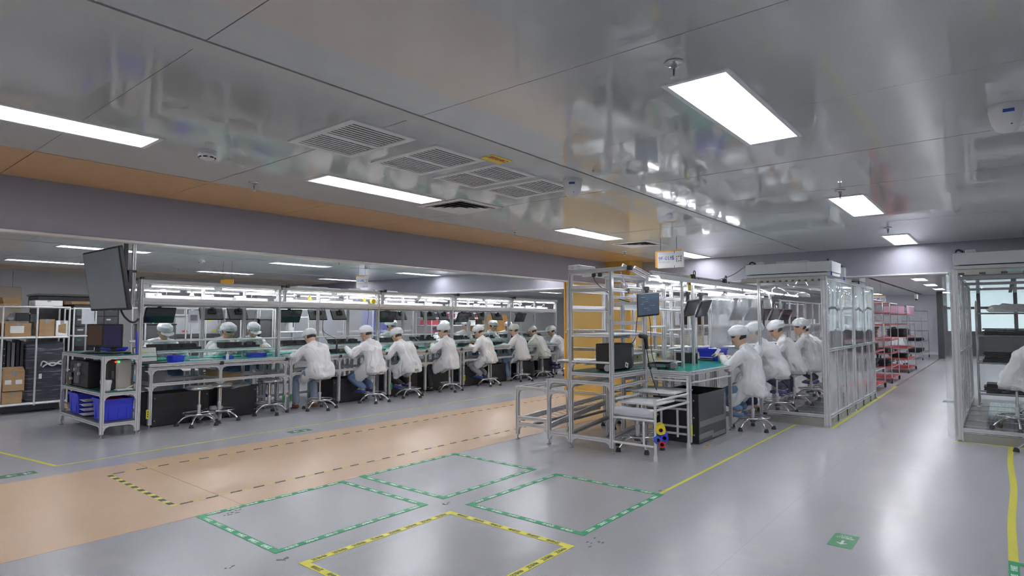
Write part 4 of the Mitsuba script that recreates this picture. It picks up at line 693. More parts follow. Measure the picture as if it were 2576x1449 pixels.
bottle(1.12, .16, 'white dropper bottle near the middle leg of the first left bench'); bottle(1.95, .30, 'clear dropper bottle at the right end of the first left bench', 'm_glass_green')
def flatthing(name, cat_, lb, u0, u1, v0, v1, z0, z1, m, rz=0, parts=()):
    t = thing(name, lb, cat_); k = L2 @ tr((u0 + u1) / 2, (v0 + v1) / 2, 0, rz); w, d = u1 - u0, v1 - v0
    part(t, 'body', box(-w / 2, w / 2, -d / 2, d / 2, z0, z1, min(.004, (z1 - z0) / 3)), k, m)
    for n, a, mm in parts: part(t, n, box(*a), k, mm)
flatthing('paper_stack', 'paper', 'white papers and plastic bags on the first left bench behind the basin', .66, 1.02, .34, .56, .861, .875, 'm_paper')
flatthing('blue_pouch', 'pouch', 'blue and green plastic pouches at the left front edge of the first bench', .40, .62, .04, .12, .861, .868, 'm_cyan', 4)
flatthing('tool_case', 'case', 'small blue case on the first left bench under the glass shelf', 1.22, 1.33, .36, .5, .861, .90, 'm_blue_bin')
flatthing('parts_box', 'box', 'blue parts box at the right end of the first left bench', 1.66, 1.92, .44, .6, .861, .915, 'm_blue_bin')
flatthing('work_cloth', 'cloth', 'white work cloth beside the first seated worker', 2.12, 2.36, .10, .34, .861, .885, 'm_paper')
for i, (u, l) in enumerate(((4.35, 'third'), (5.35, 'fourth'), (6.55, 'fifth'), (7.7, 'sixth'), (9.0, 'seventh'))): flatthing('paper_stack', 'paper', f'white sheets on the bench in front of the {l} seated worker of the left line', u, u + .32, .06, .30, .861, .872, 'm_paper', 5)
for i, (u, l) in enumerate(((3.25, 'second'), (5.0, 'third'), (6.75, 'fifth'), (7.9, 'sixth'), (8.9, 'seventh'))): flatthing('work_piece', 'device', f'black device chassis on the bench beside the {l} seated worker of the left line', u - .1, u + .24, .38, .58, .861, .92, 'm_black', -6, [('cover', (-.15, .15, -.08, .08, .92, .926), 'm_dark')])
t = thing('hanging_tool', 'black electric screwdriver hanging on a coiled lead between the first and second workers', 'screwdriver')
x, y, z = w2(3.02, .10, .93); part(t, 'handle', P(tube([(x, y, z - .07), (x, y, z + .10)], [.014, .018], 10), 'm_black', smooth=40)); part(t, 'lead', P(tube(spline([(x, y, z + .1), (x - .05, y + .1, z + .24), (x - .14, y + .2, z + .33), (x - .08, y + .3, z + .55), (x - .12, y + .4, z + .78)], 30), .005, 6), 'm_dark', smooth=40))
for i, (u, c) in enumerate(((1.75, 'm_white'), (3.05, 'm_dark'), (4.05, 'm_dark'), (7.55, 'm_white'), (5.2, 'm_white'))):
    x, y, z = w2(u, .55, 1.70); x2, y2, z2 = w2(u + .12, .45, 1.02); cable([(x, y, z), (x + .02, y, 1.5), (x - .03, y - .05, 1.25), (x2, y2, z2)], f'{"white" if c == "m_white" else "black"} cable hanging from the overhead shelf, {ordn[i]} from the left on the left line', .004, c)
t = thing('balancer', 'yellow round tool balancer hung at the post of the third bay', 'tool balancer'); x, y, z = w2(3.95, .28, 1.80)
part(t, 'housing', P(lathe([(0, -.03), (.045, -.03), (.055, 0), (.045, .03), (0, .03)], 18), 'm_yellow', smooth=40), tr(x, y, z, rx=90)); part(t, 'hook', P(tube(spline([(x, y, z + .05), (x + .015, y, z + .08), (x, y, z + .11)], 10), .004, 6), 'm_dark'))
for i, (u, l) in enumerate(((2.75, 'second'), (3.95, 'second'), (.75, 'first'))): solo('inspection_lamp', cat(move(lathe([(0, 0), (.035, 0), (.025, .05), (.01, .07), (0, .07)], 14), L2 @ tr(u, .52, 1.80)), ), None, 'm_yellow' if i < 2 else 'm_white', f'small {"yellow" if i < 2 else "white"} cone lamp on the shelf of the {l} bay, {["left","right","only"][i]} one', 'lamp')
# floor labels on legs
for i, (u, m, lb) in enumerate(((-.04, 'm_yellow_tape', 'yellow label on the foot of the first left bench'), (1.93, 'm_exit', 'green label on the bench leg beside the third empty stool'), (2.06, 'm_exit', 'green label on the bench leg by the first seated worker'), (4.16, 'm_exit', 'green label on the bench leg left of the third seated worker'), (6.22, 'm_yellow_tape', 'yellow label on the bench leg by the fifth seated worker'))):
    t = thing('leg_label', lb, 'label', None); part(t, 'sheet', box(-.022, .022, -.0012, .0012, .15, .27), L2 @ tr(u + .03, .007, 0), m); part(t, 'print', cat(*[box(-.008, .008, -.0018, -.0012, .17 + .03 * j, .187 + .03 * j) for j in range(3)]), L2 @ tr(u + .03, .007, 0), 'm_text_black')
# empty stools of the first bay
for u, v, rz, lb in ((.60, -.10, 12, 'empty round stool, leftmost of the two in front of the first left bench'), (.94, .02, 30, 'empty round stool, right of the pair in front of the first left bench'), (1.74, .05, 50, 'empty round stool alone beside the post left of the first seated worker')): x, y, z = w2(u, v); stool(x, y, rz, lb)

# ---------------------------------------------------------------- workstation cart at the left end
CX0, CX1, CY0, CY1 = 2.58, 2.96, 8.56, 10.15
t = thing('workstation_cart', 'aluminium profile workstation with three shelves at the left end of the left line', 'workstation')
for x in (CX0, CX1):
    for y in (CY0, CY1): bar(t, 'leg', (x, y, .05), (x, y, 1.0), 'p40'); foot(t, x, y)
for z in (.16, .53, .98):
    for y in (CY0, CY1): bar(t, 'rail', (CX0, y, z), (CX1, y, z), 'p40')
    for x in (CX0, CX1): bar(t, 'rail', (x, CY0, z), (x, CY1, z), 'p40')
    part(t, 'shelf_board', box(CX0, CX1, CY0, CY1, z + .02, z + .032), None, 'm_green_dark' if z > .3 else 'm_dark')
    for d, x in ((1, CX0 + .02), (-1, CX1 - .02)): gusset(t, (x, CY0, z - .02), d, -1)
    for d, y in ((1, CY0 + .02), (-1, CY1 - .02)): gusset(t, (CX0, y, z - .02), d, -1, axis='y')
crate(2.775, 8.80, .195, .33, .40, .27, 'large blue plastic crate on the bottom shelf, nearest the camera', grp='blue crates on the workstation', fill='m_red')
crate(2.775, 9.78, .195, .33, .40, .27, 'blue plastic crate at the back of the bottom shelf', grp='blue crates on the workstation')
t = thing('tray_stack', 'stack of four white plastic trays between the two blue crates', 'trays')
for k in range(4): part(t, 'tray', move(cat(cbox(.22, .13, .012, .003), move(cbox(.26, .16, .006), tr(0, 0, .012))), tr(2.70, 9.3, .215 + .06 * k)), None, 'm_white')
t = thing('control_cabinet', 'beige steel control cabinet with red and green lamps on the middle shelf', 'cabinet'); part(t, 'case', box(2.78, 2.95, 8.75, 9.1, .565, .94, .004), None, mat('m_beige_metal', (.46, .43, .40), .4)); part(t, 'door', box(2.80, 2.94, 8.744, 8.752, .58, .93), None, 'm_beige_metal')
for x, m, e in ((2.765, 'm_red', (3.0, .08, .05)), (2.80, 'm_green_tape', (.05, 2.0, .35))):
    q = P(lathe([(0, 0), (.012, 0), (.012, .008), (.006, .014), (0, .015)], 14), m, smooth=40); q['emitter'] = {'type': 'area', 'radiance': rgb(e)}; part(t, 'signal_lamp', q, tr(x, 8.735, .915, rx=90))
part(t, 'side_box', box(2.70, 2.78, 8.78, 9.08, .565, .94, .004), None, 'm_black'); part(t, 'switch', box(2.735, 2.765, 8.772, 8.781, .70, .80), None, 'm_dark')
t = thing('white_pot', 'white plastic pot on the middle shelf by the cabinet', 'pot'); part(t, 'body', P(lathe([(0, 0), (.05, 0), (.058, .09), (.062, .09), (.062, .13), (.056, .13), (.05, .01), (0, .01)], 24), 'm_white', smooth=40), tr(2.655, 8.70, .565))
t = thing('black_machine', 'black machined unit with chrome knobs on the middle shelf', 'machine'); part(t, 'body', box(2.60, 2.80, 9.2, 9.95, .565, .90, .006), None, 'm_black'); part(t, 'front_block', box(2.585, 2.66, 9.5, 9.72, .60, .86, .01), None, 'm_dark')
for y, z in ((9.46, .86), (9.46, .74), (9.62, .79), (9.78, .66)): part(t, 'knob', lathe([(0, 0), (.022, 0), (.022, .025), (.012, .03), (0, .03)], 16), tr(2.585, y, z, ry=-90), 'm_alu')
part(t, 'side_plate', box(2.575, 2.60, 9.78, 9.98, .58, .74, .004), None, 'm_black_gloss')
t = thing('paper_stack', 'loose white papers and clips on the front of the middle shelf', 'paper'); part(t, 'sheet', box(2.75, 2.93, 8.60, 8.72, .564, .575), None, 'm_paper'); part(t, 'curled_sheet', move(box(-.05, .05, -.03, .03, 0, .004), tr(2.90, 8.66, .59, ry=-25)), None, 'm_paper')
def desk_monitor(x, y, z, rz, w, h, lb, scr):
    t = thing('desk_monitor', lb, 'monitor', 'monitors on the workstation'); m = tr(x, y, z, rz)
    part(t, 'base', box(-.1, .1, -.08, .08, 0, .015, .004), m, 'm_black'); part(t, 'neck', box(-.03, .03, .0, .03, 0, .14), m, 'm_black'); part(t, 'housing', box(-w / 2, w / 2, -.03, .0, .07, .07 + h, .006), m, 'm_black'); part(t, 'screen', box(-w / 2 + .015, w / 2 - .015, -.032, -.03, .10, .055 + h), m, scr)
mat('m_scr_violet', (.035, .03, .09), .15, 0, .6); mat('m_scr_brown', (.11, .06, .035), .15, 0, .6)
desk_monitor(2.83, 9.05, 1.012, -40, .23, .31, 'monitor with dark violet screen on the workstation, right one', 'm_scr_violet'); desk_monitor(2.76, 9.45, 1.012, -62, .26, .31, 'monitor with brown screen on the workstation, left one', 'm_scr_brown')
t = thing('keyboard', 'black keyboard in front of the monitors on the workstation', 'keyboard'); m = tr(2.69, 9.02, 1.014, rz=-52); part(t, 'body', box(-.22, .22, -.07, .07, 0, .016, .004), m, 'm_black')
part(t, 'keys', cat(*[box(-.205 + .0275 * i, -.183 + .0275 * i, -.055 + .024 * j, -.036 + .024 * j, .016, .021) for i in range(15) for j in range(5)]), m, 'm_dark', kind='stuff')
t = thing('mouse', 'black mouse beside the keyboard on the workstation', 'mouse'); part(t, 'body', P(trimesh.Trimesh(trimesh.creation.icosphere(2, 1).vertices * [.03, .055, .018], trimesh.creation.icosphere(2, 1).faces), 'm_black', smooth=True), tr(2.90, 8.76, 1.024, rz=30))
crate(3.02, 9.62, 1.012, .20, .34, .06, 'shallow blue tray with white film behind the violet monitor', grp=None, fill='m_paper')
t = thing('blue_strap', 'blue strap and pale blue tag hanging on the first tall post of the left line', 'strap'); part(t, 'strap', tube(spline([(2.97, 8.69, 1.30), (2.975, 8.68, 1.15), (2.98, 8.675, .95), (2.985, 8.675, .86)], 12), .012, 6), None, 'm_blue_bin'); part(t, 'tag', box(2.95, 3.0, 8.655, 8.66, .66, .80), None, 'm_text_white'); part(t, 'tag_print', box(2.957, 2.993, 8.652, 8.655, .67, .75), None, 'm_cyan')
# big display hung beside the line, facing the left
t = thing('large_display', 'large black wall display with grey screen hung high above the workstation', 'display'); m = tr(2.785, 9.28, 1.98, rz=-90 + 0) @ tr(rx=9)
part(t, 'housing', box(-.70, .70, -.02, .035, -.41, .41, .01), m, 'm_black'); part(t, 'screen', box(-.672, .672, -.023, -.02, -.38, .385), m, mat('m_tv', (.22, .25, .265), .25, 0, .6)); part(t, 'bracket', box(-.02, .25, .035, .10, -.12, .12, .006), tr(2.785, 9.05, 1.95, rz=-90) @ tr(rx=4), 'm_black'); part(t, 'mount_plate', box(-.06, .06, .0, .05, -.10, .14, .006), tr(2.86, 8.75, 1.95, rz=-90), 'm_black')
bar(t, 'pole', (2.86, 8.80, 1.80), (2.86, 8.80, HC), 'sq', bsdf='m_black'); bar(t, 'pole', (2.955, 8.80, 1.62), (2.955, 8.80, HC), 'p40'); part(t, 'pole_clamp', cbox(.16, .05, .03, .004), tr(2.91, 8.80, 2.08), 'm_black'); part(t, 'lead', P(tube(spline([(2.84, 8.86, 1.6), (2.86, 8.80, 1.50), (2.92, 8.72, 1.42), (3.0, 8.72, 1.46)], 20), .012, 8), 'm_black', smooth=40))

# ---------------------------------------------------------------- right line: rack, side table and green bench
FX, FB = 5.79, 6.62
t = thing('low_conveyor_frame', 'low aluminium profile table frame left of the tall rack, with slanted roller tracks', 'conveyor frame')
bar(t, 'leg', (FX, 4.63, .06), (FX, 4.63, .64), 'p40'); bar(t, 'leg', (FX, 4.16, .06), (FX, 4.16, .76), 'p40')
for x, y in ((FX, 4.63), (FX, 4.16)): foot(t, x, y)
bar(t, 'leg', (FB, 4.45, .06), (FB, 4.45, .66), 'p40'); foot(t, FB, 4.45)
for z in (.625, .265, .185): bar(t, 'front_rail', (FX, 4.61, z), (FX, 4.18, z), 'p40', up=(1, 0, 0))
for z in (.74, .615, .135): bar(t, 'front_rail', (FX, 4.14, z), (FX, 3.88, z), 'p40', up=(1, 0, 0))
for y, d in ((4.61, -1), (4.18, 1)):
    for z, e in ((.605, -1), (.165, -1), (.245, -1)): gusset(t, (FX, y, z), d, e, axis='y')
for y, d in ((4.14, -1), (3.88, 1)):
    for z, e in ((.72, -1), (.595, -1), (.115, -1)): gusset(t, (FX, y, z), d, e, axis='y')
for y in (4.6, 4.45, 4.30): bar(t, 'top_runner', (FX + .02, y, .635), (7.6, y, .64), 'p30')
for y, z0, z1 in ((4.58, .25, .33), (4.20, .19, .40)): bar(t, 'roller_track', (FX + .02, y, z0), (7.7, y, z1), 'p60', up=(0, 0, 1))
for y in (4.5, 4.3): bar(t, 'low_runner', (FX + .1, y, .17), (7.5, y, .2), 'p30', bsdf='m_alu_dark')
for k in range(14): bar(t, 'roller', (FX + .25 + .1 * k, 4.24, .225 + .0125 * k), (FX + .25 + .1 * k, 4.54, .27 + .006 * k), 'wire', bsdf='m_alu_dark')
# tall rack
t = thing('tall_profile_rack', 'tall open aluminium profile rack with a black printer on its middle shelf', 'rack')
for x, y, top in ((FX, 3.85, 1.98), (FX, 3.32, 1.98), (FB, 3.85, 1.98), (FB, 3.34, 1.96)):
    bar(t, 'post', (x, y, .06), (x, y, top), 'p40'); foot(t, x, y)
bar(t, 'top_beam', (FX, 3.87, 1.99), (FX - .0, 3.10, 2.005), 'p40', up=(1, 0, 0)); part(t, 'beam_cap', CAPB, tr(FX, 3.09, 2.005)); bar(t, 'top_beam', (FX, 3.85, 1.99), (FB, 3.85, 1.99), 'p40'); bar(t, 'top_beam', (FB, 3.87, 1.97), (FB, 3.3, 1.97), 'p40', up=(1, 0, 0)); bar(t, 'top_beam', (FX, 3.34, 1.94), (FB, 3.34, 1.94), 'p40')
for z, ex in ((1.78, 2.98), (.975, None), (.745, None), (.135, None)):
    bar(t, 'front_rail', (FX, 3.83, z), (FX, 3.34, z), 'p40' if z != .975 else 'pipe', up=(1, 0, 0))
    if ex: bar(t, 'front_rail', (FX + .38, 3.34, z), (FX + .02, 3.34, z), 'p40'); part(t, 'beam_cap', CAPB, tr(FX + .40, 3.34, z))
    if z < 1:
        for y, d in ((3.83, -1), (3.34, 1)): gusset(t, (FX, y, z - .02), d, -1, axis='y')
for z in (1.65, 1.41): bar(t, 'rear_rail', (FB, 3.83, z), (FB, 3.36, z), 'p40', up=(1, 0, 0))
for z in (1.78, 1.56, 1.27): bar(t, 'side_rail', (FX + .02, 3.85, z), (FB, 3.85, z), 'p30' if z > 1.3 else 'pipe')
bar(t, 'side_rail', (FX + .02, 3.34, 1.70), (FB + .9, 3.34, 1.70), 'p30')
bar(t, 'shelf_rail', (FX, 3.83, 1.265), (FX, 3.34, 1.265), 'pipe', up=(1, 0, 0)); bar(t, 'shelf_rail', (FX, 3.34, 1.265), (FB, 3.34, 1.265), 'p30'); part(t, 'upper_shelf', box(FX, FB, 3.34, 3.85, 1.28, 1.29), None, 'm_white_shelf')
part(t, 'printer_shelf', box(FX - .01, FB, 3.33, 3.86, .855, .87), None, 'm_green_dark'); bar(t, 'shelf_rail', (FX, 3.83, .84), (FX, 3.34, .84), 'p40', up=(1, 0, 0)); bar(t, 'shelf_rail', (FX + .02, 3.32, .835), (FB, 3.34, .835), 'p60'); bar(t, 'shelf_rail', (FX, 3.85, .84), (FB, 3.85, .84), 'p40')
for y in (3.85, 3.34): bar(t, 'low_rail', (FX, y, .16), (FB + .7, y, .30), 'p40', bsdf='m_alu_dark'); bar(t, 'low_rail', (FX, y, .70), (FB, y, .72), 'p40')
bar(t, 'tool_rail', (FX + .02, 3.30, 1.26), (FX + .36, 3.30, 1.26), 'p30', bsdf='m_dark')
part(t, 'label_plate', box(FX - .022, FX - .0205, 3.31, 3.325, 1.45, 1.5), None, 'm_paper')
t = thing('power_box', 'flat white power box with plugs on the top of the tall rack', 'power box'); part(t, 'housing', box(FX - .02, FX + .34, 3.72, 3.87, 2.015, 2.075, .006), None, 'm_white'); part(t, 'strip', box(FX - .0, FX + .04, 3.38, 3.70, 1.935, 1.965, .004), None, 'm_white')
for y in (3.45, 3.53): part(t, 'plug', box(FX - .03, FX + .0, y - .02, y + .02, 1.925, 1.965, .005), None, 'm_black')
part(t, 'lead', P(tube(spline([(FX - .01, 3.53, 1.93), (FX + .05, 3.5, 1.83), (FX + .3, 3.46, 1.72), (FX + .6, 3.42, 1.66)], 20), .005, 6), 'm_black', smooth=40))
cable([(6.55, 3.36, 1.66), (6.52, 3.40, 1.35), (6.50, 3.42, 1.2), (6.4, 3.5, 1.14)], 'black power cable running down to the printer in the tall rack', .005)
t = thing('label_printer', 'black box-shaped label printer on the middle shelf of the tall rack', 'printer'); part(t, 'case', box(5.95, 6.42, 3.40, 3.62, .885, 1.175, .008), None, 'm_black'); part(t, 'front', box(6.42, 6.47, 3.41, 3.61, .89, 1.16, .008), None, 'm_dark'); part(t, 'panel', box(6.40, 6.425, 3.398, 3.402, 1.02, 1.12), None, 'm_midgrey'); part(t, 'sticker', move(box(-.035, .035, -.001, .001, -.028, .028), tr(6.27, 3.398, .925, ry=18)), None, 'm_paper'); part(t, 'sticker_print', move(box(-.02, .018, -.002, -.001, -.015, .012), tr(6.27, 3.398, .925, ry=18)), None, 'm_text_black'); part(t, 'roll', lathe([(0, 0), (.06, 0), (.06, .1), (0, .1)], 24), tr(6.50, 3.58, 1.0, rx=90), 'm_midgrey')
for x in (6.0, 6.36): part(t, 'foot', box(x, x + .04, 3.42, 3.6, .871, .886), None, 'm_rubber')
t = thing('ribbon_roller', 'small black and grey roller stand at the corner of the printer shelf', 'roller stand'); part(t, 'stand', box(5.80, 5.86, 3.345, 3.39, .87, .97, .006), None, 'm_dark'); part(t, 'wheel', lathe([(0, 0), (.035, 0), (.035, .03), (0, .03)], 18), tr(5.80, 3.37, .92, ry=-90), 'm_alu_dark')
t = thing('barcode_scanner', 'black handheld barcode scanner hooked beside the tall rack', 'scanner'); x, y, z = 6.30, 3.20, 1.26
part(t, 'head', move(cbox(.16, .06, .055, .018), tr(x, y, z, ry=8)), None, 'm_black'); part(t, 'grip', P(tube(spline([(x + .05, y, z - .01), (x + .075, y, z - .08), (x + .085, y, z - .15)], 10), [.024] * 4 + [.020] * 3 + [.022] * 3, 10), 'm_black', smooth=40)); part(t, 'lead', P(tube(spline([(x + .085, y, z - .15), (x + .14, y, z - .32), (x + .22, y - .05, z - .62), (x + .45, y - .1, z - .80)], 24), .005, 6), 'm_black', smooth=40))
# side table with film roll
t = thing('side_table', 'pipe side table in front of the rack with white boards and a film roll', 'side table')
bar(t, 'leg', (FX - .01, 2.81, .03), (FX - .01, 2.81, .63), 'pipe'); part(t, 'foot', lathe([(0, 0), (.022, 0), (.022, .03), (.017, .06), (0, .06)], 12), tr(FX - .01, 2.81, 0), 'm_pipe'); bar(t, 'leg', (FB, 2.815, .03), (FB, 2.815, .80), 'pipe'); part(t, 'foot', lathe([(0, 0), (.022, 0), (.022, .03), (.017, .06), (0, .06)], 12), tr(FB, 2.815, 0), 'm_pipe')
for z in (.40, .135): bar(t, 'front_rail', (FX, 3.30, z), (FX, 2.83, z), 'pipe', up=(1, 0, 0))
for z in (.605, .51): bar(t, 'side_rail', (FX + .01, 2.81, z), (FB, 2.81, z), 'pipe')
for z in (.59, .49): bar(t, 'inner_rail', (FX + .03, 3.30, z), (FB, 3.30, z), 'pipe')
bar(t, 'rear_rail', (FB, 3.3, .57), (FB, 2.83, .57), 'pipe', up=(1, 0, 0)); bar(t, 'middle_post', (FX + .01, 2.95, .14), (FX + .01, 2.95, .40), 'pipe')
for y in (2.95, 3.15): bar(t, 'lattice', (FB + .02, y, .10), (FB + .02, y, .42), 'pipe')
for z in (.14, .22, .42, .52): bar(t, 'lattice', (FB + .02, 2.83, z), (FB + .02, 3.32, z), 'pipe')
t = thing('white_board', 'white board with a square cut-out on the upper level of the side table', 'board'); part(t, 'sheet', prism(Polygon([(6.36, 2.86), (6.90, 2.87), (6.92, 3.5), (6.40, 3.48)], [[(6.62, 3.12), (6.74, 3.12), (6.74, 3.27), (6.62, 3.27)]]), .016), tr(0, 0, .615), 'm_white')
t = thing('white_board', 'plain white board on the lower level of the side table', 'board'); part(t, 'sheet', box(5.98, 6.46, 2.90, 3.36, .525, .545, .003), None, 'm_white')
t = thing('film_roll', 'large roll of clear stretch film in front of the side table', 'film roll'); q = lathe([(.036, 0), (.052, 0), (.052, .47), (.036, .47)], 28); part(t, 'film', P(q, 'm_film', smooth=40), tr(FX + .05, 3.31, .462, rx=90)); part(t, 'core', lathe([(.030, -.01), (.036, -.01), (.036, .48), (.030, .48), (.030, -.01)], 20), tr(FX + .05, 3.31, .462, rx=90), 'm_card')
t = thing('film_bundle', 'colourful wrapped film rolls hanging on the side table leg, yellow on top', 'wrapping roll')
for i, (dx, dz, m_, r) in enumerate(((0, .02, 'm_yellow', .05), (.035, -.045, 'm_blue_bin', .04), (-.03, -.055, 'm_blue', .042), (.01, -.085, 'm_red', .035))): part(t, 'roll', P(lathe([(.02, 0), (r, 0), (r, .20), (.02, .20)], 22), m_, smooth=40), tr(FX + .16, 2.84, .30 + dz, rx=0, rz=-62) @ tr(dx, 0, 0, rx=90 + 4 * i))
stool(6.18, 3.22, 12, 'empty round stool half under the side table of the right line', 0, .40); stool(7.35, 4.05, 40, 'round stool between the tall rack and the orange column')
# green bench
BX0, BX1 = FB + .03, 8.0
t = thing('workbench', 'workbench with shiny green top at the near end of the right line', 'workbench')
part(t, 'table_top', box(BX0, BX1 + 1.0, 2.81, 3.55, .84, .858, .003), None, 'm_green_mat', label='shiny green top'); bar(t, 'edge_rail', (BX0, 2.80, .835), (BX1 + 1.0, 2.80, .835), 'p40'); bar(t, 'edge_rail', (BX0, 2.80, .835), (BX0, 3.5, .835), 'p40', up=(1, 0, 0)); bar(t, 'edge_rail', (BX0, 2.80, .79), (BX0, 3.5, .79), 'p40', up=(1, 0, 0))
bar(t, 'leg', (BX0 + .02, 2.815, .05), (BX0 + .02, 2.815, .83), 'p40'); foot(t, BX0 + .02, 2.815); bar(t, 'leg', (BX1, 2.815, .05), (BX1, 2.815, .83), 'p40'); foot(t, BX1, 2.815); bar(t, 'leg', (BX1 - .06, 3.40, .0), (BX1 - .06, 3.40, .83), 'p40'); bar(t, 'leg', (BX0 + .02, 3.46, .0), (BX0 + .02, 3.46, .83), 'p40')
bar(t, 'tube_rail', (BX0 + .04, 2.80, .725), (BX1 - .02, 2.80, .715), 'pipe'); bar(t, 'tube_rail', (BX0, 2.83, .745), (BX0, 3.3, .745), 'pipe', up=(1, 0, 0)); bar(t, 'foot_rail', (BX1, 2.86, .20), (9.0, 2.86, .20), 'p40'); bar(t, 'rear_rail', (BX0, 3.46, .35), (BX1, 3.46, .35), 'p40')
part(t, 'leg_label', box(BX0 + .0, BX0 + .04, 2.792, 2.795, .12, .25), None, 'm_yellow_tape'); gusset(t, (BX1 - .02, 2.815, .80), -1, -1); gusset(t, (BX1 + .02, 2.815, .80), 1, -1)
t = thing('black_bin', 'large black board bin with clear tape under the green bench of the right line', 'bin')
x0, x1, y0, y1, h = 6.86, 7.74, 2.785, 3.36, .575
for a in ((x0, x1, y0, y0 + .01), (x0, x1, y1 - .01, y1), (x0, x0 + .01, y0, y1), (x1 - .01, x1, y0, y1)): part(t, 'side_panel', box(*a, .015, h), None, 'm_black' if a[1] - a[0] < .1 else mat('m_black_board', (.035, .037, .042), .3))
part(t, 'base', box(x0, x1, y0, y1, .005, .02), None, 'm_black')
for i, (a, b, c, d) in enumerate(((.02, .86, .19, .26), (.0, .45, .05, .11), (.80, .88, .2, .52), (.4, .86, .02, .07))): q = box(x0 + a, x0 + b, y0 - .0025, y0 - .0005, c, d); part(t, 'clear_tape', move(q, tr(0, 0, 0)), None, mat('m_clear_tape', (.10, .105, .10), .12, 0, .8))
for z in (.1, .3, .5):
    for y in (y0 + .06, y1 - .06): part(t, 'rivet', cbox(.008, .014, .014), tr(x0 - .003, y, z), 'm_alu')
cable([(6.75, 2.70, .004), (6.82, 2.66, .004), (6.9, 2.70, .004), (6.98, 2.68, .004)], 'scrap of orange cord on the floor by the green bench', .004, 'm_orange', 20, 'cord')
# scale, trays, uprights behind the green bench
t = thing('platform_scale', 'black bench scale with steel plate at the left end of the green bench', 'scale'); part(t, 'body', box(6.70, 6.98, 3.08, 3.36, .875, .93, .014), None, 'm_dark'); part(t, 'plate', box(6.69, 6.99, 3.07, 3.37, .945, .955, .004), None, 'm_steel'); part(t, 'panel', box(6.695, 6.70, 3.12, 3.32, .885, .92), None, 'm_midgrey'); part(t, 'keypad', box(6.692, 6.697, 3.11, 3.16, .89, .915), None, 'm_green_mat'); part(t, 'display', box(6.70, 6.76, 2.99, 3.06, .87, .94, .008), None, 'm_midgrey')
for x in (6.73, 6.95):
    for y in (3.11, 3.33): part(t, 'foot', lathe([(0, 0), (.015, 0), (.015, .018), (0, .018)], 10), tr(x, y, .858), 'm_rubber')
t = thing('bench_uprights', 'row of aluminium uprights with tube rails behind the green bench', 'rack')
for i, (x, y, s) in enumerate(((7.12, 3.60, 'p60'), (7.62, 3.56, 'p60'), (7.05, 3.05, 'p30'), (7.55, 3.12, 'p30'), (7.95, 3.60, 'p40'), (8.45, 3.55, 'p40'))): bar(t, 'upright', (x, y, .0 if y > 3.5 else .858), (x, y, 1.93), s)
for z in (1.06, 1.31): bar(t, 'tube_rail', (7.62, 3.50, z), (8.5, 3.50, z), 'pipe')
bar(t, 'tube_rail', (6.62, 3.28, 1.36), (7.62, 3.55, 1.36), 'pipe'); bar(t, 'top_rail', (6.62, 3.56, 1.74), (9.0, 3.56, 1.74), 'p40'); bar(t, 'top_rail', (6.62, 3.58, 1.86), (9.0, 3.58, 1.86), 'p30'); bar(t, 'top_rail', (6.62, 3.34, 1.58), (8.6, 3.50, 1.58), 'pipe')
def flow_shelf(x0, x1, y0, y1, z, tilt, lb):
    t = thing('flow_shelf', lb, 'shelf', 'white sloped flow shelves behind the right line'); m = tr((x0 + x1) / 2, (y0 + y1) / 2, z, ry=tilt); w, d = (x1 - x0) / 2, (y1 - y0) / 2
    for k in range(4): part(t, 'board', box(-w, w, -d + k * d / 2 + .004, -d + (k + 1) * d / 2 - .004, 0, .014, .003), m, 'm_white_shelf')
    for y in (-d, 0, d): bar(t, 'rail', (-w, y, -.02), (w, y, -.02), 'p30', m)
    bar(t, 'roller_bar', (w, -d, .0), (w, d, .0), 'pipe', m, 'm_alu', up=(0, 0, 1))
flow_shelf(6.66, 8.3, 3.65, 4.5, 1.27, 3, 'white flow shelf, upper one behind the tall rack'); flow_shelf(6.7, 8.6, 3.65, 4.5, 1.03, 3, 'white flow shelf, lower one above the cream boxes'); flow_shelf(8.5, 10.0, 3.7, 4.4, 1.02, 2, 'white flow shelf in front of the clear curtain')
flow_shelf(6.15, 6.62, 3.9, 4.3, .94, 0, 'small white flow shelf left of the printer')
t = thing('rear_rack', 'aluminium frame carrying the white flow shelves behind the right line', 'rack')
for x in (6.7, 7.6, 8.5, 9.6):
    for y in (3.68, 4.48): bar(t, 'post', (x, y, 0), (x, y, 1.9), 'p40')
for z in (1.9, 1.62, .72, .25):
    for y in (3.68, 4.48): bar(t, 'rail', (6.7, y, z), (9.6, y, z), 'p40')
for x in (6.7, 7.6, 8.5): bar(t, 'cross_rail', (x, 3.68, 1.88), (x, 4.48, 1.88), 'p40'); bar(t, 'cross_rail', (x, 3.68, .5), (x, 4.48, .5), 'pipe')
def cream(x0, x1, y0, y1, z0, z1, lb):
    t = thing('cream_box', lb, 'box', 'cream cartons behind the scale'); part(t, 'body', box(x0, x1, y0, y1, z0, z1, .003), None, 'm_cream'); part(t, 'lid', box(x0 - .004, x1 + .004, y0 - .004, y1 + .004, z1 - .05, z1 + .003, .002), None, 'm_cream'); part(t, 'print', cat(box(x0 - .006, x0 - .004, y0 + .06, y0 + .075, z0 + .02, z0 + .05), box(x0 - .006, x0 - .004, y0 + .12, y0 + .17, z0 + .025, z0 + .035)), None, 'm_icon')
cream(7.10, 7.48, 3.62, 4.05, .93, 1.00, 'cream carton on top of the stack behind the scale'); cream(7.10, 7.50, 3.62, 4.05, .86, .925, 'cream carton at the bottom of the stack behind the scale'); cream(7.70, 8.02, 3.62, 3.9, .93, 1.0, 'cream carton right of the stack, behind the second upright'); cream(6.72, 7.06, 3.75, 4.1, .86, .99, 'cream carton left of the stack, behind the screen cable')
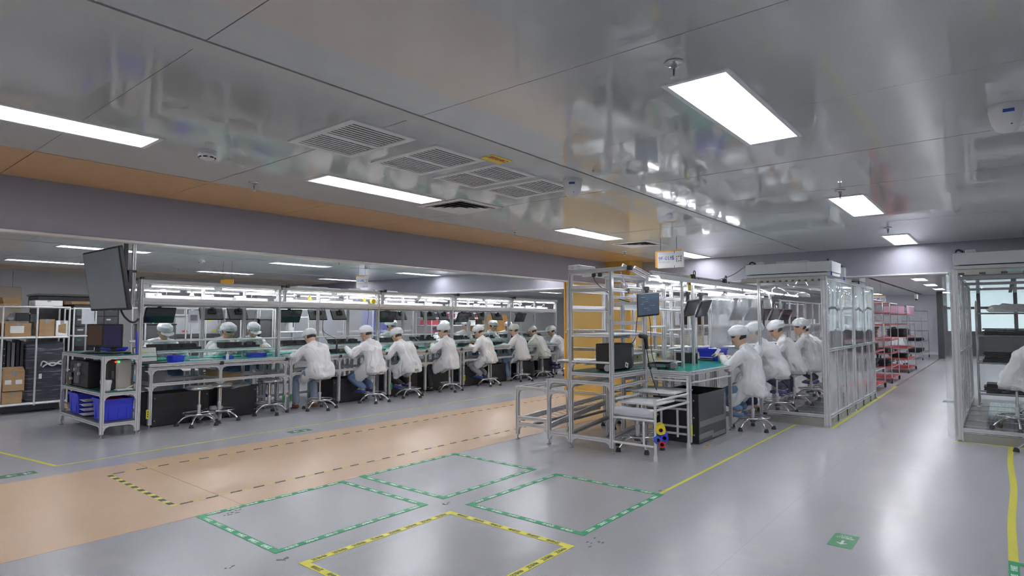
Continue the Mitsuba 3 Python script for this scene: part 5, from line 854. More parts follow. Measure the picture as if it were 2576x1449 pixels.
for z in (.90, 1.02): solo('gripper_bar', tube([(6.66, 3.6, z), (7.1, 3.62, z)], .016, 10), None, 'm_alu', f'grey rubber sleeved bar left of the cream cartons, {"lower" if z < 1 else "upper"} one', 'bar')
def laptopish(x, y, lb, m='m_black'): 
    t = thing('device_tray', lb, 'tray', 'flat devices on the green bench'); part(t, 'base', box(x - .16, x + .16, y - .11, y + .11, .862, .885, .004), None, m); part(t, 'sheet', box(x - .14, x + .17, y - .10, y + .1, .90, .908, .002), None, 'm_white')
laptopish(7.35, 3.34, 'flat black device with a white sheet on top, right of the scale'); laptopish(8.7, 3.36, 'flat black tray with white bags at the far end of the green bench', 'm_dark')
t = thing('bench_divider', 'black upright divider plate at the back of the green bench', 'divider'); part(t, 'plate', box(7.86, 7.875, 3.2, 3.5, .86, 1.0), None, 'm_black'); part(t, 'plate', box(7.86, 8.5, 3.49, 3.5, .86, .98), None, 'm_dark')
crate(8.75, 3.32, .862, .34, .30, .17, 'blue plastic crate on the green bench behind the clear curtain', grp=None, fill='m_paper'); t = thing('solvent_jar', 'pale green jar beside the blue crate on the green bench', 'jar'); part(t, 'body', P(lathe([(0, 0), (.045, 0), (.048, .09), (.035, .105), (0, .105)], 20), 'm_glass_green', smooth=40), tr(8.48, 3.1, .86)); part(t, 'lid', P(lathe([(0, 0), (.036, 0), (.036, .02), (0, .02)], 20), 'm_alu', smooth=40), tr(8.48, 3.1, .965))
# lamp beam of the right line
t = thing('lamp_beam', 'aluminium lamp beam with slanted struts running along the right line', 'lamp beam')
bar(t, 'beam', (6.15, 3.02, 1.975), (12.9, 3.02, 1.975), 'p40'); part(t, 'reflector', prism(Polygon([(-.06, 0), (.06, 0), (.075, -.055), (.068, -.058), (.052, -.008), (-.052, -.008), (-.068, -.058), (-.075, -.055)]), 1.0), seg((6.2, 3.0, 1.955), (12.9, 3.0, 1.955)), 'm_white'); bar(t, 'beam', (6.15, 3.62, 1.95), (12.9, 3.62, 1.95), 'p40')
for x in (6.62, 7.9, 9.0, 11.0): bar(t, 'cross_bar', (x, 3.02, 1.94), (x, 3.85, 1.94), 'p40')
for x, y in ((5.98, 3.28), (6.30, 3.30)): bar(t, 'strut', (x, y, 2.06), (x + .30, y - .18, 1.90), 'p30')
for x in (7.12, 7.62, 8.45): bar(t, 'hanger', (x, 3.56, 1.9), (x, 3.58, 1.97), 'p30')
for i, (a, b) in enumerate(((6.0, 6.82), (7.1, 7.95), (8.0, 8.9), (9.1, 10.0), (10.2, 11.1), (11.3, 12.2))):
    led_light(0, (a, 2.99, 1.895), (b, 2.99, 1.895), f'bright tube light under the lamp beam of the right line, {["nearest","second","third","fourth","fifth","sixth"][i]}')
    if i: led_light(0, (a, 3.62, 1.90), (b, 3.62, 1.90), f'bright tube light on the rear beam of the right line, {["nearest","second","third","fourth","fifth","sixth"][i]}')
for i, x in enumerate((7.25, 8.35)): t = thing('beam_clamp', f'black clamp with cable loop on the lamp beam, {["left","right"][i]} one', 'clamp'); part(t, 'body', cbox(.07, .05, .06, .01), tr(x, 2.99, 1.985), 'm_black'); part(t, 'loop', tube([(x + .03 * math.cos(a), 2.97, 2.03 + .03 * math.sin(a)) for a in np.linspace(0, 2 * PI, 16)], .005, 6), None, 'm_black'); part(t, 'hook', tube(spline([(x + .02, 2.97, 1.96), (x + .08, 2.96, 1.94), (x + .10, 2.96, 1.97)], 10), .008, 6), None, 'm_black')
for i, x in enumerate((7.32, 7.38, 7.46, 8.42, 8.5)): solo('lamp_plug', lathe([(0, 0), (.014, 0), (.016, .03), (.008, .05), (0, .05)], 12), tr(x, 2.97, 1.905), 'm_white', f'white lamp plug standing on the tube lights, {["first","second","third","fourth","fifth"][i]} from the left', 'plug')
t = thing('hanging_tag', 'yellow hanging card with red print on the lamp beam', 'card'); part(t, 'card', box(-.05, .05, -.001, .001, -.09, .09), tr(7.02, 2.94, 1.89), 'm_yellow_tape'); part(t, 'print', box(-.03, .035, -.002, -.001, -.02, .01), tr(7.02, 2.94, 1.89), 'm_text_red')
hung_monitor(6.42, 3.20, 1.625, -42, 14, 'small upright touch screen showing a grey form, left of three on the right line', .80, 11, 'screens on the right line', -6, .80, 1.42)
hung_monitor(7.40, 3.10, 1.60, -8, 26, 'small touch screen, left of the tilted pair on the right line', .80, None, 'screens on the right line', -6, .80, 1.2); hung_monitor(7.82, 3.10, 1.60, -8, 26, 'small touch screen, right of the tilted pair on the right line', .80, None, 'screens on the right line', -6, .80, 1.2)
cable([(6.45, 3.2, 1.50), (6.52, 3.22, 1.42), (6.56, 3.23, 1.25), (6.58, 3.22, 1.0), (6.75, 3.1, .70)], 'black cable hanging from the upright touch screen down to the board', .004)
t = thing('task_lamp', 'grey round task lamp head with clear disc above the printer rack', 'lamp'); x, y, z = 6.28, 3.24, 1.84
part(t, 'shade', P(lathe([(0, -.02), (.02, -.02), (.028, .03), (.075, .055), (.078, .06), (.0, .05)], 24), 'm_alu_dark', smooth=40), tr(x, y, z)); part(t, 'disc', P(lathe([(0, 0), (.12, 0), (.12, .003), (0, .003)], 30), 'm_film'), tr(x - .12, y + .12, z + .05, rx=70, rz=30))

# ---------------------------------------------------------------- clear booths with steel plinths and filter units
def curtain(t, p0, p1, z0, z1, seed, m='m_vinyl', amp=.018, n=40, k=9, label=None):
    """Hanging sheet of clear vinyl, folded more towards its foot and rumpled at its top."""
    p0, p1 = np.array(p0, float), np.array(p1, float); L = np.linalg.norm(p1 - p0); d = (p1 - p0) / L; nr = np.array([-d[1], d[0]])
    s, h = np.meshgrid(np.linspace(0, 1, n), np.linspace(0, 1, k)); r = np.random.default_rng(seed); ph = r.uniform(0, 6, 4)
    pts = np.stack([s * L * 2.3, h * 3.0, s * 0 + seed], -1)
    off = amp * (np.sin(s * L * 9 + ph[0] + h * 1.5) * .5 + np.sin(s * L * 21 + ph[1] - h * 2) * .3) * (.35 + .65 * (1 - h)) + (meshkit.fbm(pts * 1.2, 2, seed) - .5) * amp * 1.1 * (1 + 3.5 * np.clip((h - .75) * 4, 0, 1))
    xy = p0[None, None] + s[..., None] * (p1 - p0) + off[..., None] * nr
    v = np.concatenate([xy, (z0 + (z1 - z0) * h)[..., None]], -1).reshape(-1, 3); f = []
    for i in range(k - 1):
        for j in range(n - 1): a = i * n + j; f += [[a, a + 1, a + n + 1], [a, a + n + 1, a + n]]
    return part(t, 'curtain', P(trimesh.Trimesh(v, f, process=False), m, smooth=True))
def filter_unit(x0, x1, y0, y1, z, lb):
    t = thing('filter_unit', lb, 'fan filter unit', 'grey fan filter units on the booths')
    part(t, 'housing', box(x0, x1, y0, y1, z + .05, z + .20, .004), None, 'm_hepa'); part(t, 'base_frame', box(x0 + .006, x1 - .006, y0 + .01, y1 - .01, z, z + .045, .003), None, 'm_hepa'); part(t, 'shadow_line', box(x0 - .002, x0 + .01, y0 + .06, y1 - .06, z + .05, z + .056), None, 'm_black'); part(t, 'corner', box(x0 + .0, x0 + .015, y0, y0 + .015, z + .0, z + .05), None, 'm_text_blue')
    part(t, 'motor_cover', box(x0 + .12, x1 - .12, y0 + .33, y0 + .75, z + .20, z + .235, .006), None, 'm_hepa'); part(t, 'terminal_box', box(x0 + .1, x0 + .2, y1 - .22, y1 - .12, z + .20, z + .245, .006), None, 'm_hepa')
    part(t, 'lead', P(tube(spline([(x0 + .15, y1 - .1, z + .22), (x0 + .14, y1 - .05, z + .25), (x0 + .13, y1 - .02, z + .22)], 14), .012, 6), 'm_black', smooth=40)); part(t, 'gland', lathe([(0, 0), (.02, 0), (.02, .03), (0, .03)], 10), tr(x0 + .05, y0 + .05, z + .2), 'm_black')
def plinth_floor(t, x0, x1, y0, y1):
    part(t, 'plinth', box(x0, x1, y0, y1, .0, .095), None, 'm_steel'); n = max(1, int((x1 - x0) / .6))
    for i in range(n):
        for j in range(max(1, int((y1 - y0) / .6))):
            a, b = x0 + .02 + i * .6, y0 + .02 + j * .6
            if j == 0: part(t, 'tile_joint', box(a - .016, a - .004, y0, y1, .098, .107), None, 'm_alu')
            part(t, 'floor_tile', box(a, min(a + .59, x1 - .01), b, min(b + .59, y1 - .01), .095, .104, .002), None, 'm_floor_tile')
def tile_colour(p, n, uv):
    a, b = p.x / .1, p.y / .042
    fa, fb = dr.abs(a - dr.floor(a) - .5), dr.abs(b - dr.floor(b) - .5)
    return mix((.022, .023, .026), (.14, .14, .145), smoothstep(.30, .34, fa) * smoothstep(.18, .24, fb))
mat('m_floor_tile', mikit.proc(tile_colour), .14, .1)
t1 = thing('clear_booth', 'first clear vinyl booth with steel plinth around the seated row of the right line', 'booth')
plinth_floor(t1, 9.06, 12.95, 1.88, 3.0)
for x in np.arange(9.35, 12.9, .6): part(t1, 'plinth_slot', box(x, x + .14, 1.873, 1.881, .03, .075), None, 'm_alu_dark')
for x in (9.7, 10.35, 11.06, 11.72, 12.4): part(t1, 'plinth_joint', box(x, x + .03, 1.87, 1.882, .0, .10), None, 'm_dark')
for x, y, s in ((9.05, 1.88, 'p80'), (9.05, 2.74, 'p40'), (11.08, 1.88, 'p40'), (12.95, 1.88, 'p40'), (11.08, 3.7, 'p40'), (12.95, 3.7, 'p40'), (9.05, 3.7, 'p40')): bar(t1, 'post', (x, y, .0), (x, y, 2.05), s, up=(0, 1, 0)); part(t1, 'post_foot', lathe([(0, 0), (.045, 0), (.03, .02), (0, .02)], 14), tr(x, y, 0), 'm_steel')
for x in (9.75, 10.4, 11.75, 12.4): bar(t1, 'mullion', (x, 1.88, .13), (x, 1.88, 1.03), 'p30')
bar(t1, 'mullion', (10.07, 1.88, 1.03), (10.07, 1.88, 2.03), 'p30'); bar(t1, 'mullion', (12.0, 1.88, 1.03), (12.0, 1.88, 2.03), 'p30')
for z in (.13, 1.03, 2.03): bar(t1, 'rail', (9.09, 1.88, z), (12.93, 1.88, z), 'p40')
bar(t1, 'sill_rail', (9.05, 1.92, .145), (9.05, 2.72, .145), 'p40', up=(1, 0, 0))
for y in (2.74, 3.7): bar(t1, 'rail', (9.05, y, 2.03), (12.95, y, 2.03), 'p40')
part(t1, 'head_plate', box(9.03, 9.08, 1.86, 2.98, 1.985, 2.05, .003), None, 'm_steel'); part(t1, 'head_plate', box(9.03, 9.08, 2.98, 3.7, 2.01, 2.04, .003), None, 'm_alu')
bar(t1, 'door_rail', (9.45, 1.9, 1.93), (9.45, 2.9, 1.93), 'p40', up=(1, 0, 0)); bar(t1, 'ceiling_rail', (10.2, 1.9, 2.03), (10.2, 3.7, 2.03), 'p40', up=(1, 0, 0))
for k in range(20): part(t1, 'curtain_hook', box(9.022, 9.03, 1.92 + .042 * k, 1.95 + .042 * k, 1.985, 2.01), None, 'm_steel' if k % 2 else 'm_dark')
curtain(t1, (9.03, 1.92), (9.03, 2.72), .16, 2.0, 3, 'm_glass', amp=.020, k=16); curtain(t1, (9.10, 2.78), (9.10, 3.45), .92, 1.76, 8, 'm_vinyl_grid', .02)
bar(t1, 'screen_rail', (9.05, 2.78, 1.79), (9.05, 3.68, 1.79), 'p40', up=(1, 0, 0))
for i, (a, b) in enumerate(((9.12, 10.05), (10.1, 11.04), (11.12, 11.98), (12.02, 12.92))): curtain(t1, (a, 1.875), (b, 1.875), .15, 2.02, 20 + i, amp=.011)
curtain(t1, (9.5, 3.66), (11.0, 3.66), .9, 1.9, 31, 'm_vinyl_milky'); curtain(t1, (11.1, 3.66), (12.9, 3.66), .9, 1.9, 32, 'm_vinyl_milky')
filter_unit(9.06, 9.66, 1.78, 2.93, 2.055, 'grey fan filter unit on top of the first booth, nearest one'); filter_unit(10.3, 10.9, 1.85, 2.9, 2.05, 'grey fan filter unit on top of the first booth, middle one'); filter_unit(11.5, 12.1, 1.85, 2.9, 2.05, 'grey fan filter unit on top of the first booth, farthest one')
cable([(9.2, 2.93, 2.28), (9.2, 3.05, 2.2), (9.2, 3.25, 2.10), (9.15, 3.55, 2.06)], 'grey cable from the nearest filter unit down to the booth roof', .006, 'm_midgrey')
t = thing('workbench', 'black workbench inside the first booth in front of the seated row', 'workbench'); part(t, 'table_top', box(9.02, 12.8, 2.90, 3.5, .83, .86, .003), None, 'm_dark'); bar(t, 'edge_rail', (9.02, 2.88, .84), (12.8, 2.88, .84), 'p40')
for x in (9.15, 10.4, 11.6, 12.7): bar(t, 'leg', (x, 2.95, .104), (x, 2.95, .83), 'p40'); bar(t, 'leg', (x, 3.45, .0), (x, 3.45, .83), 'p40')
for i, x in enumerate((9.6, 10.3, 10.9, 11.6, 12.3)): hung_monitor(x, 3.25, 1.55, -6, 24, f'screen inside the first booth, {ordn[i]} from the front, seen through vinyl', .95, None, 'screens inside the first booth')
for i, x in enumerate((9.5, 10.6, 11.7)):
    t = thing('task_device', f'grey bench device with trays inside the first booth, {ordn[i]} from the front', 'device', 'bench devices inside the first booth'); part(t, 'body', box(x, x + .3, 3.1, 3.4, .861, 1.0, .006), None, 'm_hepa'); part(t, 'top_tray', box(x - .05, x + .4, 3.02, 3.45, 1.02, 1.035, .003), None, 'm_white'); part(t, 'support', box(x + .1, x + .2, 3.2, 3.3, 1.0, 1.02), None, 'm_dark')
t = thing('hanging_driver', 'black pneumatic screwdriver hanging behind the vinyl of the first booth', 'screwdriver'); part(t, 'handle', P(tube([(9.95, 2.95, 1.30), (9.95, 2.95, 1.52), (9.95, 2.95, 1.60)], [.012, .022, .016], 10), 'm_black', smooth=40)); part(t, 'lead', P(tube(spline([(9.95, 2.95, 1.60), (9.97, 2.97, 1.75), (9.95, 3.0, 1.95)], 14), .006, 6), 'm_black', smooth=40))

t2 = thing('clear_booth', 'second clear vinyl booth with steel plinth cut by the right photo edge', 'booth')
plinth_floor(t2, 9.02, 13.2, -2.2, .45)
for x in (9.02, 9.35, 9.7, 10.1, 10.6, 11.2, 11.9, 12.6, 13.2): bar(t2, 'post', (x, .45, .0), (x, .45, 2.05), 'p80' if x < 9.1 else 'p40' if x in (11.2, 13.2) else 'p30', up=(0, 1, 0))
bar(t2, 'post', (9.02, -2.2, 0), (9.02, -2.2, 2.05), 'p40')
for z in (.13, 1.02, 2.03): bar(t2, 'rail', (9.06, .45, z), (13.18, .45, z), 'p40')
part(t2, 'post_foot', lathe([(0, 0), (.045, 0), (.03, .02), (0, .02)], 14), tr(9.02, .45, 0), 'm_steel'); bar(t2, 'sill_rail', (9.02, .41, .14), (9.02, -2.2, .14), 'p40', up=(1, 0, 0)); part(t2, 'head_plate', box(9.0, 9.05, -2.2, .5, 1.985, 2.05, .003), None, 'm_steel')
bar(t2, 'ceiling_rail', (9.6, -2.2, 1.98), (9.6, .43, 1.98), 'p40', up=(1, 0, 0)); bar(t2, 'ceiling_rail', (11.2, -2.2, 1.98), (11.2, .43, 1.98), 'p40', up=(1, 0, 0)); bar(t2, 'ceiling_rail', (13.2, -2.2, 1.98), (13.2, .43, 1.98), 'p40', up=(1, 0, 0)); part(t2, 'roof_panel', box(9.7, 11.1, -2.2, .4, 2.03, 2.045), None, 'm_midgrey')
for k in range(24): part(t2, 'curtain_hook', box(8.992, 9.0, .40 - .1 * k - .06, .40 - .1 * k, 1.985, 2.01), None, 'm_steel' if k % 2 else 'm_dark')
part(t2, 'taped_note', box(8.994, 8.999, -.22, -.05, 2.005, 2.035), None, 'm_glass_green')
curtain(t2, (8.99, .42), (8.99, -.75), .16, 2.0, 41, 'm_glass', amp=.020, k=16); curtain(t2, (8.99, -.78), (8.99, -2.1), .16, 2.0, 42, 'm_glass', amp=.020, k=16)
for i, (a, b) in enumerate(((9.08, 10.1), (10.1, 11.18), (11.22, 12.2), (12.2, 13.16))): curtain(t2, (a, .455), (b, .455), .15, 2.02, 50 + i, amp=.011)
curtain(t2, (8.985, .56), (8.985, .46), .05, 1.98, 61, amp=.02, n=12)
filter_unit(9.05, 9.65, -1.6, .45, 2.055, 'grey fan filter unit on top of the second booth at the right photo edge')
# rack with black trays inside the second booth
def tray_pile(x0, x1, y0, y1, z, n, lb, m='m_black', seed=0, dz=.022, grp=None):
    t = thing('tray_pile', lb, 'trays', grp); r = np.random.default_rng(seed)
    for k in range(n): dx, dy = r.uniform(-.02, .02, 2); part(t, 'tray', box(x0 + dx, x1 + dx, y0 + dy, y1 + dy, z + k * dz, z + k * dz + dz * .72, .003), None, m)
def trolley(x0, x1, y0, y1, levels, h, name, lb, mats=None, sec='rod', grp=None):
    t = thing(name, lb, 'trolley', grp)
    for x in (x0, x1):
        for y in (y0, y1): bar(t, 'post', (x, y, .12), (x, y, h), sec); caster(t, x, y, 0, 1.15)
    for i, z in enumerate(levels):
        for y in (y0, y1): bar(t, 'rail', (x0, y, z), (x1, y, z), sec)
        for x in (x0, x1): bar(t, 'rail', (x, y0, z), (x, y1, z), sec)
        part(t, 'wire_deck', cat(*[tube([(x0, y0 + (y1 - y0) * q, z), (x1, y0 + (y1 - y0) * q, z)], .003, 4) for q in np.linspace(.06, .94, 12)]), None, 'm_chrome', kind='stuff')
        if mats and mats[i]:
            g = trimesh.creation.box(extents=[x1 - x0 + .02, y1 - y0 + .04, .012]).subdivide().subdivide(); v = np.array(g.vertices); v[:, 2] += (meshkit.noise(v * 5 + i * 3.3, i) - .5) * .03; g.vertices = v
            part(t, 'shelf_mat', P(g, 'm_red_mat'), tr((x0 + x1) / 2, (y0 + y1) / 2, z + .012))
    return t
trolley(11.9, 12.4, -.55, .33, (.30, .78, 1.2, 1.55), 1.75, 'shelf_trolley', 'chrome wire shelf trolley with black trays inside the second booth', grp=None)
for i, (z, n) in enumerate(((.31, 7), (.79, 8), (1.21, 5))): tray_pile(11.95, 12.35, -.45, .25, z, n, f'pile of black trays on the {["bottom","middle","upper"][i]} shelf inside the second booth', seed=i, grp='black trays inside the second booth')
t = thing('bag_heap', 'heap of white plastic bags on the upper shelf inside the second booth', 'bags'); part(t, 'bags', move(lumpy(.4, .6, .10, 12), tr(12.15, -.12, 1.60)), None, 'm_paper')
t = thing('workbench', 'workbench inside the second booth behind the trolley', 'workbench'); part(t, 'table_top', box(9.3, 11.75, -1.15, -.56, .82, .85, .003), None, 'm_green_mat')
for x in (9.4, 11.65):
    for y in (-1.1, -.62): bar(t, 'leg', (x, y, .104), (x, y, .82), 'p40')
# ---------------------------------------------------------------- trolleys down the aisle
RM = [1, 1, 1, 1, 1, 1, 0]
LV = (.10, .36, .67, .98, 1.33, 1.61, 1.84)
trolley(13.5, 15.25, 2.02, 2.55, (.12, .42, .80, 1.06, 1.42, 1.62, 1.86), 1.88, 'shelf_trolley', 'wire shelf trolley with red mats right behind the first booth', [1, 0, 1, 1, 1, 1, 0], grp='red matted shelf trolleys')
trolley(16.3, 17.55, 2.02, 2.6, LV, 1.88, 'shelf_trolley', 'wire shelf trolley with red mats, middle of three in the aisle', RM, grp='red matted shelf trolleys')
trolley(19.7, 21.5, 2.05, 2.65, LV, 1.86, 'shelf_trolley', 'wire shelf trolley with red mats, farthest of three in the aisle', RM, grp='red matted shelf trolleys')
trolley(26.4, 28.8, 2.3, 2.9, (.24, .66, 1.05, 1.41, 1.80), 1.84, 'shelf_trolley', 'bare grey wire shelf trolley near the far wall at the aisle end')
for x0, x1, y0, y1, z, n, lb in ((13.6, 15.0, 2.1, 2.5, .45, 8, 'black trays low on the trolley behind the first booth'), (13.6, 15.1, 2.1, 2.5, .83, 6, 'black trays in the middle of the trolley behind the first booth'), (13.7, 15.0, 2.1, 2.5, 1.09, 9, 'black trays on the upper shelf of the trolley behind the first booth'), (13.7, 14.6, 2.1, 2.5, 1.45, 4, 'black parts near the top of the trolley behind the first booth'),
                               (16.4, 17.3, 2.1, 2.5, .39, 6, 'black trays low on the middle red trolley'), (16.4, 17.2, 2.1, 2.5, .70, 4, 'black trays in the middle of the middle red trolley'), (19.8, 21.2, 2.15, 2.55, 1.01, 9, 'tall pile of black trays on the farthest red trolley'), (20.2, 21.0, 2.15, 2.5, .39, 5, 'black and silver parts low on the farthest red trolley'), (26.6, 28.2, 2.4, 2.8, .68, 5, 'black trays on the fourth shelf of the bare grey trolley'), (26.6, 28.2, 2.4, 2.8, .26, 6, 'black trays on the bottom shelf of the bare grey trolley')):
    tray_pile(x0, x1, y0, y1, z, n, lb, seed=int(x0 * 7 + z * 30), grp='black tray piles on the aisle trolleys')
t = thing('notice_sheet', 'white notice with printed rows on top of the trolley behind the first booth', 'notice'); part(t, 'sheet', box(13.45, 13.46, 2.05, 2.5, 1.60, 1.84), None, 'm_paper'); part(t, 'print', cat(*[box(13.443, 13.45, 2.35, 2.44, 1.66 + .03 * k, 1.675 + .03 * k) for k in range(5)]), None, 'm_text_grey')
t = thing('notice_sheet', 'pink sheet across the top of the farthest red trolley', 'notice'); part(t, 'sheet', box(19.69, 19.70, 2.1, 2.6, 1.62, 1.84), None, 'm_pink'); part(t, 'sheet', box(19.8, 21.3, 2.045, 2.05, 1.62, 1.83), None, 'm_pink')
t = thing('white_tag', 'white and yellow tag standing on the trolley behind the first booth', 'tag'); part(t, 'card', box(15.1, 15.2, 2.0, 2.005, 1.08, 1.36), None, 'm_paper'); part(t, 'card', box(15.22, 15.27, 2.0, 2.005, 1.2, 1.36), None, 'm_yellow_tape')
t = thing('machine_cabinet', 'white machine with round dials far behind the red trolleys', 'machine'); part(t, 'body', box(22.5, 24.5, 3.9, 4.8, .5, 1.62, .01), None, 'm_white'); part(t, 'dial', lathe([(0, 0), (.12, 0), (.12, .02), (0, .02)], 20), tr(22.49, 4.3, 1.30, ry=-90), 'm_dark'); part(t, 'dial', lathe([(0, 0), (.12, 0), (.12, .02), (0, .02)], 20), tr(23.2, 3.89, 1.30, rx=90), 'm_dark'); part(t, 'plinth', box(22.6, 24.4, 4.0, 4.7, 0, .5), None, 'm_grey'); part(t, 'screen', box(22.49, 22.5, 3.95, 4.15, 1.2, 1.5), None, 'm_black')
t = thing('ladder', 'narrow dark ladder frame standing behind the first booth', 'ladder')
for y in (2.9, 3.15): bar(t, 'stile', (15.8, y, 0), (15.8, y, 2.35), 'p30', bsdf='m_alu_dark')
for k in range(8): bar(t, 'rung', (15.8, 2.9, .3 + .26 * k), (15.8, 3.15, .3 + .26 * k), 'wire', bsdf='m_alu_dark', up=(1, 0, 0))
t = thing('security_camera', 'small security camera under the far ceiling at the end of the aisle', 'camera'); part(t, 'body', P(lathe([(0, 0), (.06, 0), (.06, .16), (0, .16)], 14), 'm_white', smooth=40), tr(26.0, 2.4, 2.22)); part(t, 'lens', P(lathe([(0, 0), (.04, 0), (.03, -.05), (0, -.06)], 12), 'm_black'), tr(26.0, 2.4, 2.22)); bar(t, 'stem', (26.0, 2.4, 2.38), (26.0, 2.4, HC), 'wire')

# ---------------------------------------------------------------- far left: pipe rack with cartons, black cabinets
RX = [2.20, 2.62, 3.04]; RY = (11.75, 12.3)
t = thing('pipe_rack', 'white pipe rack on castors full of cartons at the left photo edge', 'rack')
for x in [1.35, 1.78] + RX:
    for y in RY: bar(t, 'post', (x, y, .12), (x, y, 1.66), 'pipe')
for z in (.145, 1.17, 1.65):
    for y in RY: bar(t, 'rail', (1.2, y, z), (3.04, y, z), 'pipe')
    for x in (1.78, 3.04): bar(t, 'rail', (x, RY[0], z), (x, RY[1], z), 'pipe')
    if z < 1.6: part(t, 'deck', box(1.2, 3.04, RY[0], RY[1], z + .014, z + .022), None, 'm_white')
for x in (1.8, 3.0):
    for y in RY: caster(t, x, y)
part(t, 'skirt', box(1.2, 3.02, 11.95, 12.25, .02, .12), None, 'm_dark')
carton(2.24, 2.56, 11.80, 12.15, 1.195, 1.40, 'brown carton with a white label sheet on the upper shelf of the pipe rack', paper=[(-.10, .07, .05, .16)])
carton(2.66, 2.86, 11.80, 12.1, 1.195, 1.46, 'tall plain brown carton on the upper shelf of the pipe rack, middle one'); carton(2.87, 3.03, 11.77, 12.1, 1.195, 1.44, 'white carton with brown tape cross on the upper shelf, right end', m='m_paper', paper=None)
solo('carton_face', prism(Polygon([(-.05, -.06), (.05, -.08), (.05, .08), (-.05, .06)]), .002), tr(2.95, 11.768, 1.31, rx=90), 'm_card', 'brown patch on the face of the white carton at the rack end', 'patch')
carton(2.60, 2.96, 11.82, 12.2, 1.668, 1.76, 'flat white carton with brown tape on top of the pipe rack', m='m_paper'); carton(2.22, 2.44, 11.85, 12.2, 1.668, 1.70, 'open brown carton with a raised flap on top of the pipe rack', flap=40)
carton(1.85, 2.18, 11.80, 12.2, 1.195, 1.42, 'brown carton at the left photo edge on the upper shelf'); carton(1.82, 2.17, 11.80, 12.2, .17, .55, 'brown carton at the left photo edge on the lower shelf')
t = thing('plastic_bag', 'clear plastic bag with black parts on top of the labelled carton', 'bag'); part(t, 'film', move(lumpy(.32, .28, .10, 4), tr(2.42, 11.92, 1.46)), None, 'm_bag'); part(t, 'parts', box(2.36, 2.52, 11.77, 11.85, 1.43, 1.56, .005), None, 'm_black'); part(t, 'parts', box(2.54, 2.62, 11.80, 11.9, 1.42, 1.54, .005), None, 'm_dark')
carton(2.24, 2.50, 11.78, 12.1, .36, .66, 'brown carton with two white stickers and open flap on the lower shelf', flap=25, paper=[(-.11, -.03, .10, .17), (.02, .10, .10, .17)]); carton(2.24, 2.48, 11.80, 12.1, .17, .35, 'brown carton with handling marks at the bottom of the pipe rack')
t = thing('wrapped_pallet', 'grey stack wrapped in shiny film with white strap on the lower shelf', 'wrapped stack'); part(t, 'film', box(2.52, 3.0, 11.82, 12.25, .17, 1.10, .03), None, 'm_wrap'); part(t, 'strap', tube(spline([(2.70, 11.81, .72), (2.76, 11.80, .78), (2.86, 11.80, .72), (2.95, 11.80, .79), (2.98, 11.80, .74), (2.88, 11.80, .76), (2.72, 11.80, .70)], 30), .012, 6), None, 'm_white'); part(t, 'tag', box(2.68, 2.72, 11.81, 11.815, .52, .60), None, 'm_paper')
t = thing('board_stack', 'black boards with rivets standing upright on the lower shelf of the pipe rack', 'boards')
for k in range(5): part(t, 'board', box(2.25 + .055 * k, 2.29 + .055 * k, 11.95, 12.25, .68, 1.14 - .02 * (k % 3), .003), None, ('m_black', 'm_dark', 'm_midgrey')[k % 3])
for z in (.78, .9, 1.0): part(t, 'rivet', cbox(.012, .006, .012), tr(2.27, 11.945, z), 'm_alu')
solo('cardboard_scrap', move(cbox(.14, .10, .004), tr(2.95, 11.55, .10, rx=50, ry=30)), None, 'm_card', 'brown cardboard scrap leaning behind the workstation cart', 'cardboard')
t = thing('pipe_rack', 'narrow white pipe rack with a grey sheet beside the carton rack', 'rack')
for x in (3.14, 3.45):
    for y in (11.9, 12.4): bar(t, 'post', (x, y, .0), (x, y, 1.66), 'pipe')
for z in (1.64, 1.18, .6): bar(t, 'rail', (3.14, 11.9, z), (3.45, 11.9, z), 'pipe'); bar(t, 'rail', (3.14, 12.4, z), (3.45, 12.4, z), 'pipe')
part(t, 'sheet', box(3.24, 3.42, 11.88, 11.885, 1.38, 1.64), None, 'm_film')
t = thing('black_cabinet', 'black drawer cabinet with white and green labels behind the workstation', 'cabinet'); part(t, 'body', box(3.35, 4.05, 12.7, 13.3, 0, 1.72, .006), None, 'm_black')
for j in range(4):
    for i in range(3): d = part(t, 'drawer', box(3.37 + .22 * i, 3.58 + .22 * i, 12.685, 12.70, .98 + .18 * j, 1.15 + .18 * j, .003), None, 'm_dark'); part(d, 'label', box(3.40 + .22 * i, 3.47 + .22 * i + .02 * (j % 2), 12.68, 12.685, 1.08 + .18 * j, 1.11 + .18 * j), None, 'm_paper' if (i + j) % 3 else 'm_green_tape')
part(t, 'notice', box(3.55, 3.68, 12.66, 12.665, 1.32, 1.43), None, 'm_paper')
t = thing('black_case', 'large black case standing on top behind the carton rack', 'case'); part(t, 'body', box(2.95, 3.9, 13.3, 13.9, 0, 1.88, .01), None, 'm_black'); part(t, 'lid', box(2.93, 3.92, 13.28, 13.92, 1.88, 1.92, .006), None, 'm_dark')
carton(3.32, 3.85, 12.75, 13.2, 1.725, 1.78, 'flat brown sheets lying on the black drawer cabinet')
t = thing('notice_board', 'beige framed board with a green sheet on the back wall at the left photo edge', 'board'); part(t, 'frame', box(2.2, 3.35, 16.34, 16.385, 1.35, 2.15, .005), None, 'm_beige'); part(t, 'sheet', box(2.45, 2.98, 16.325, 16.34, 1.55, 1.95), None, 'm_glass_green')

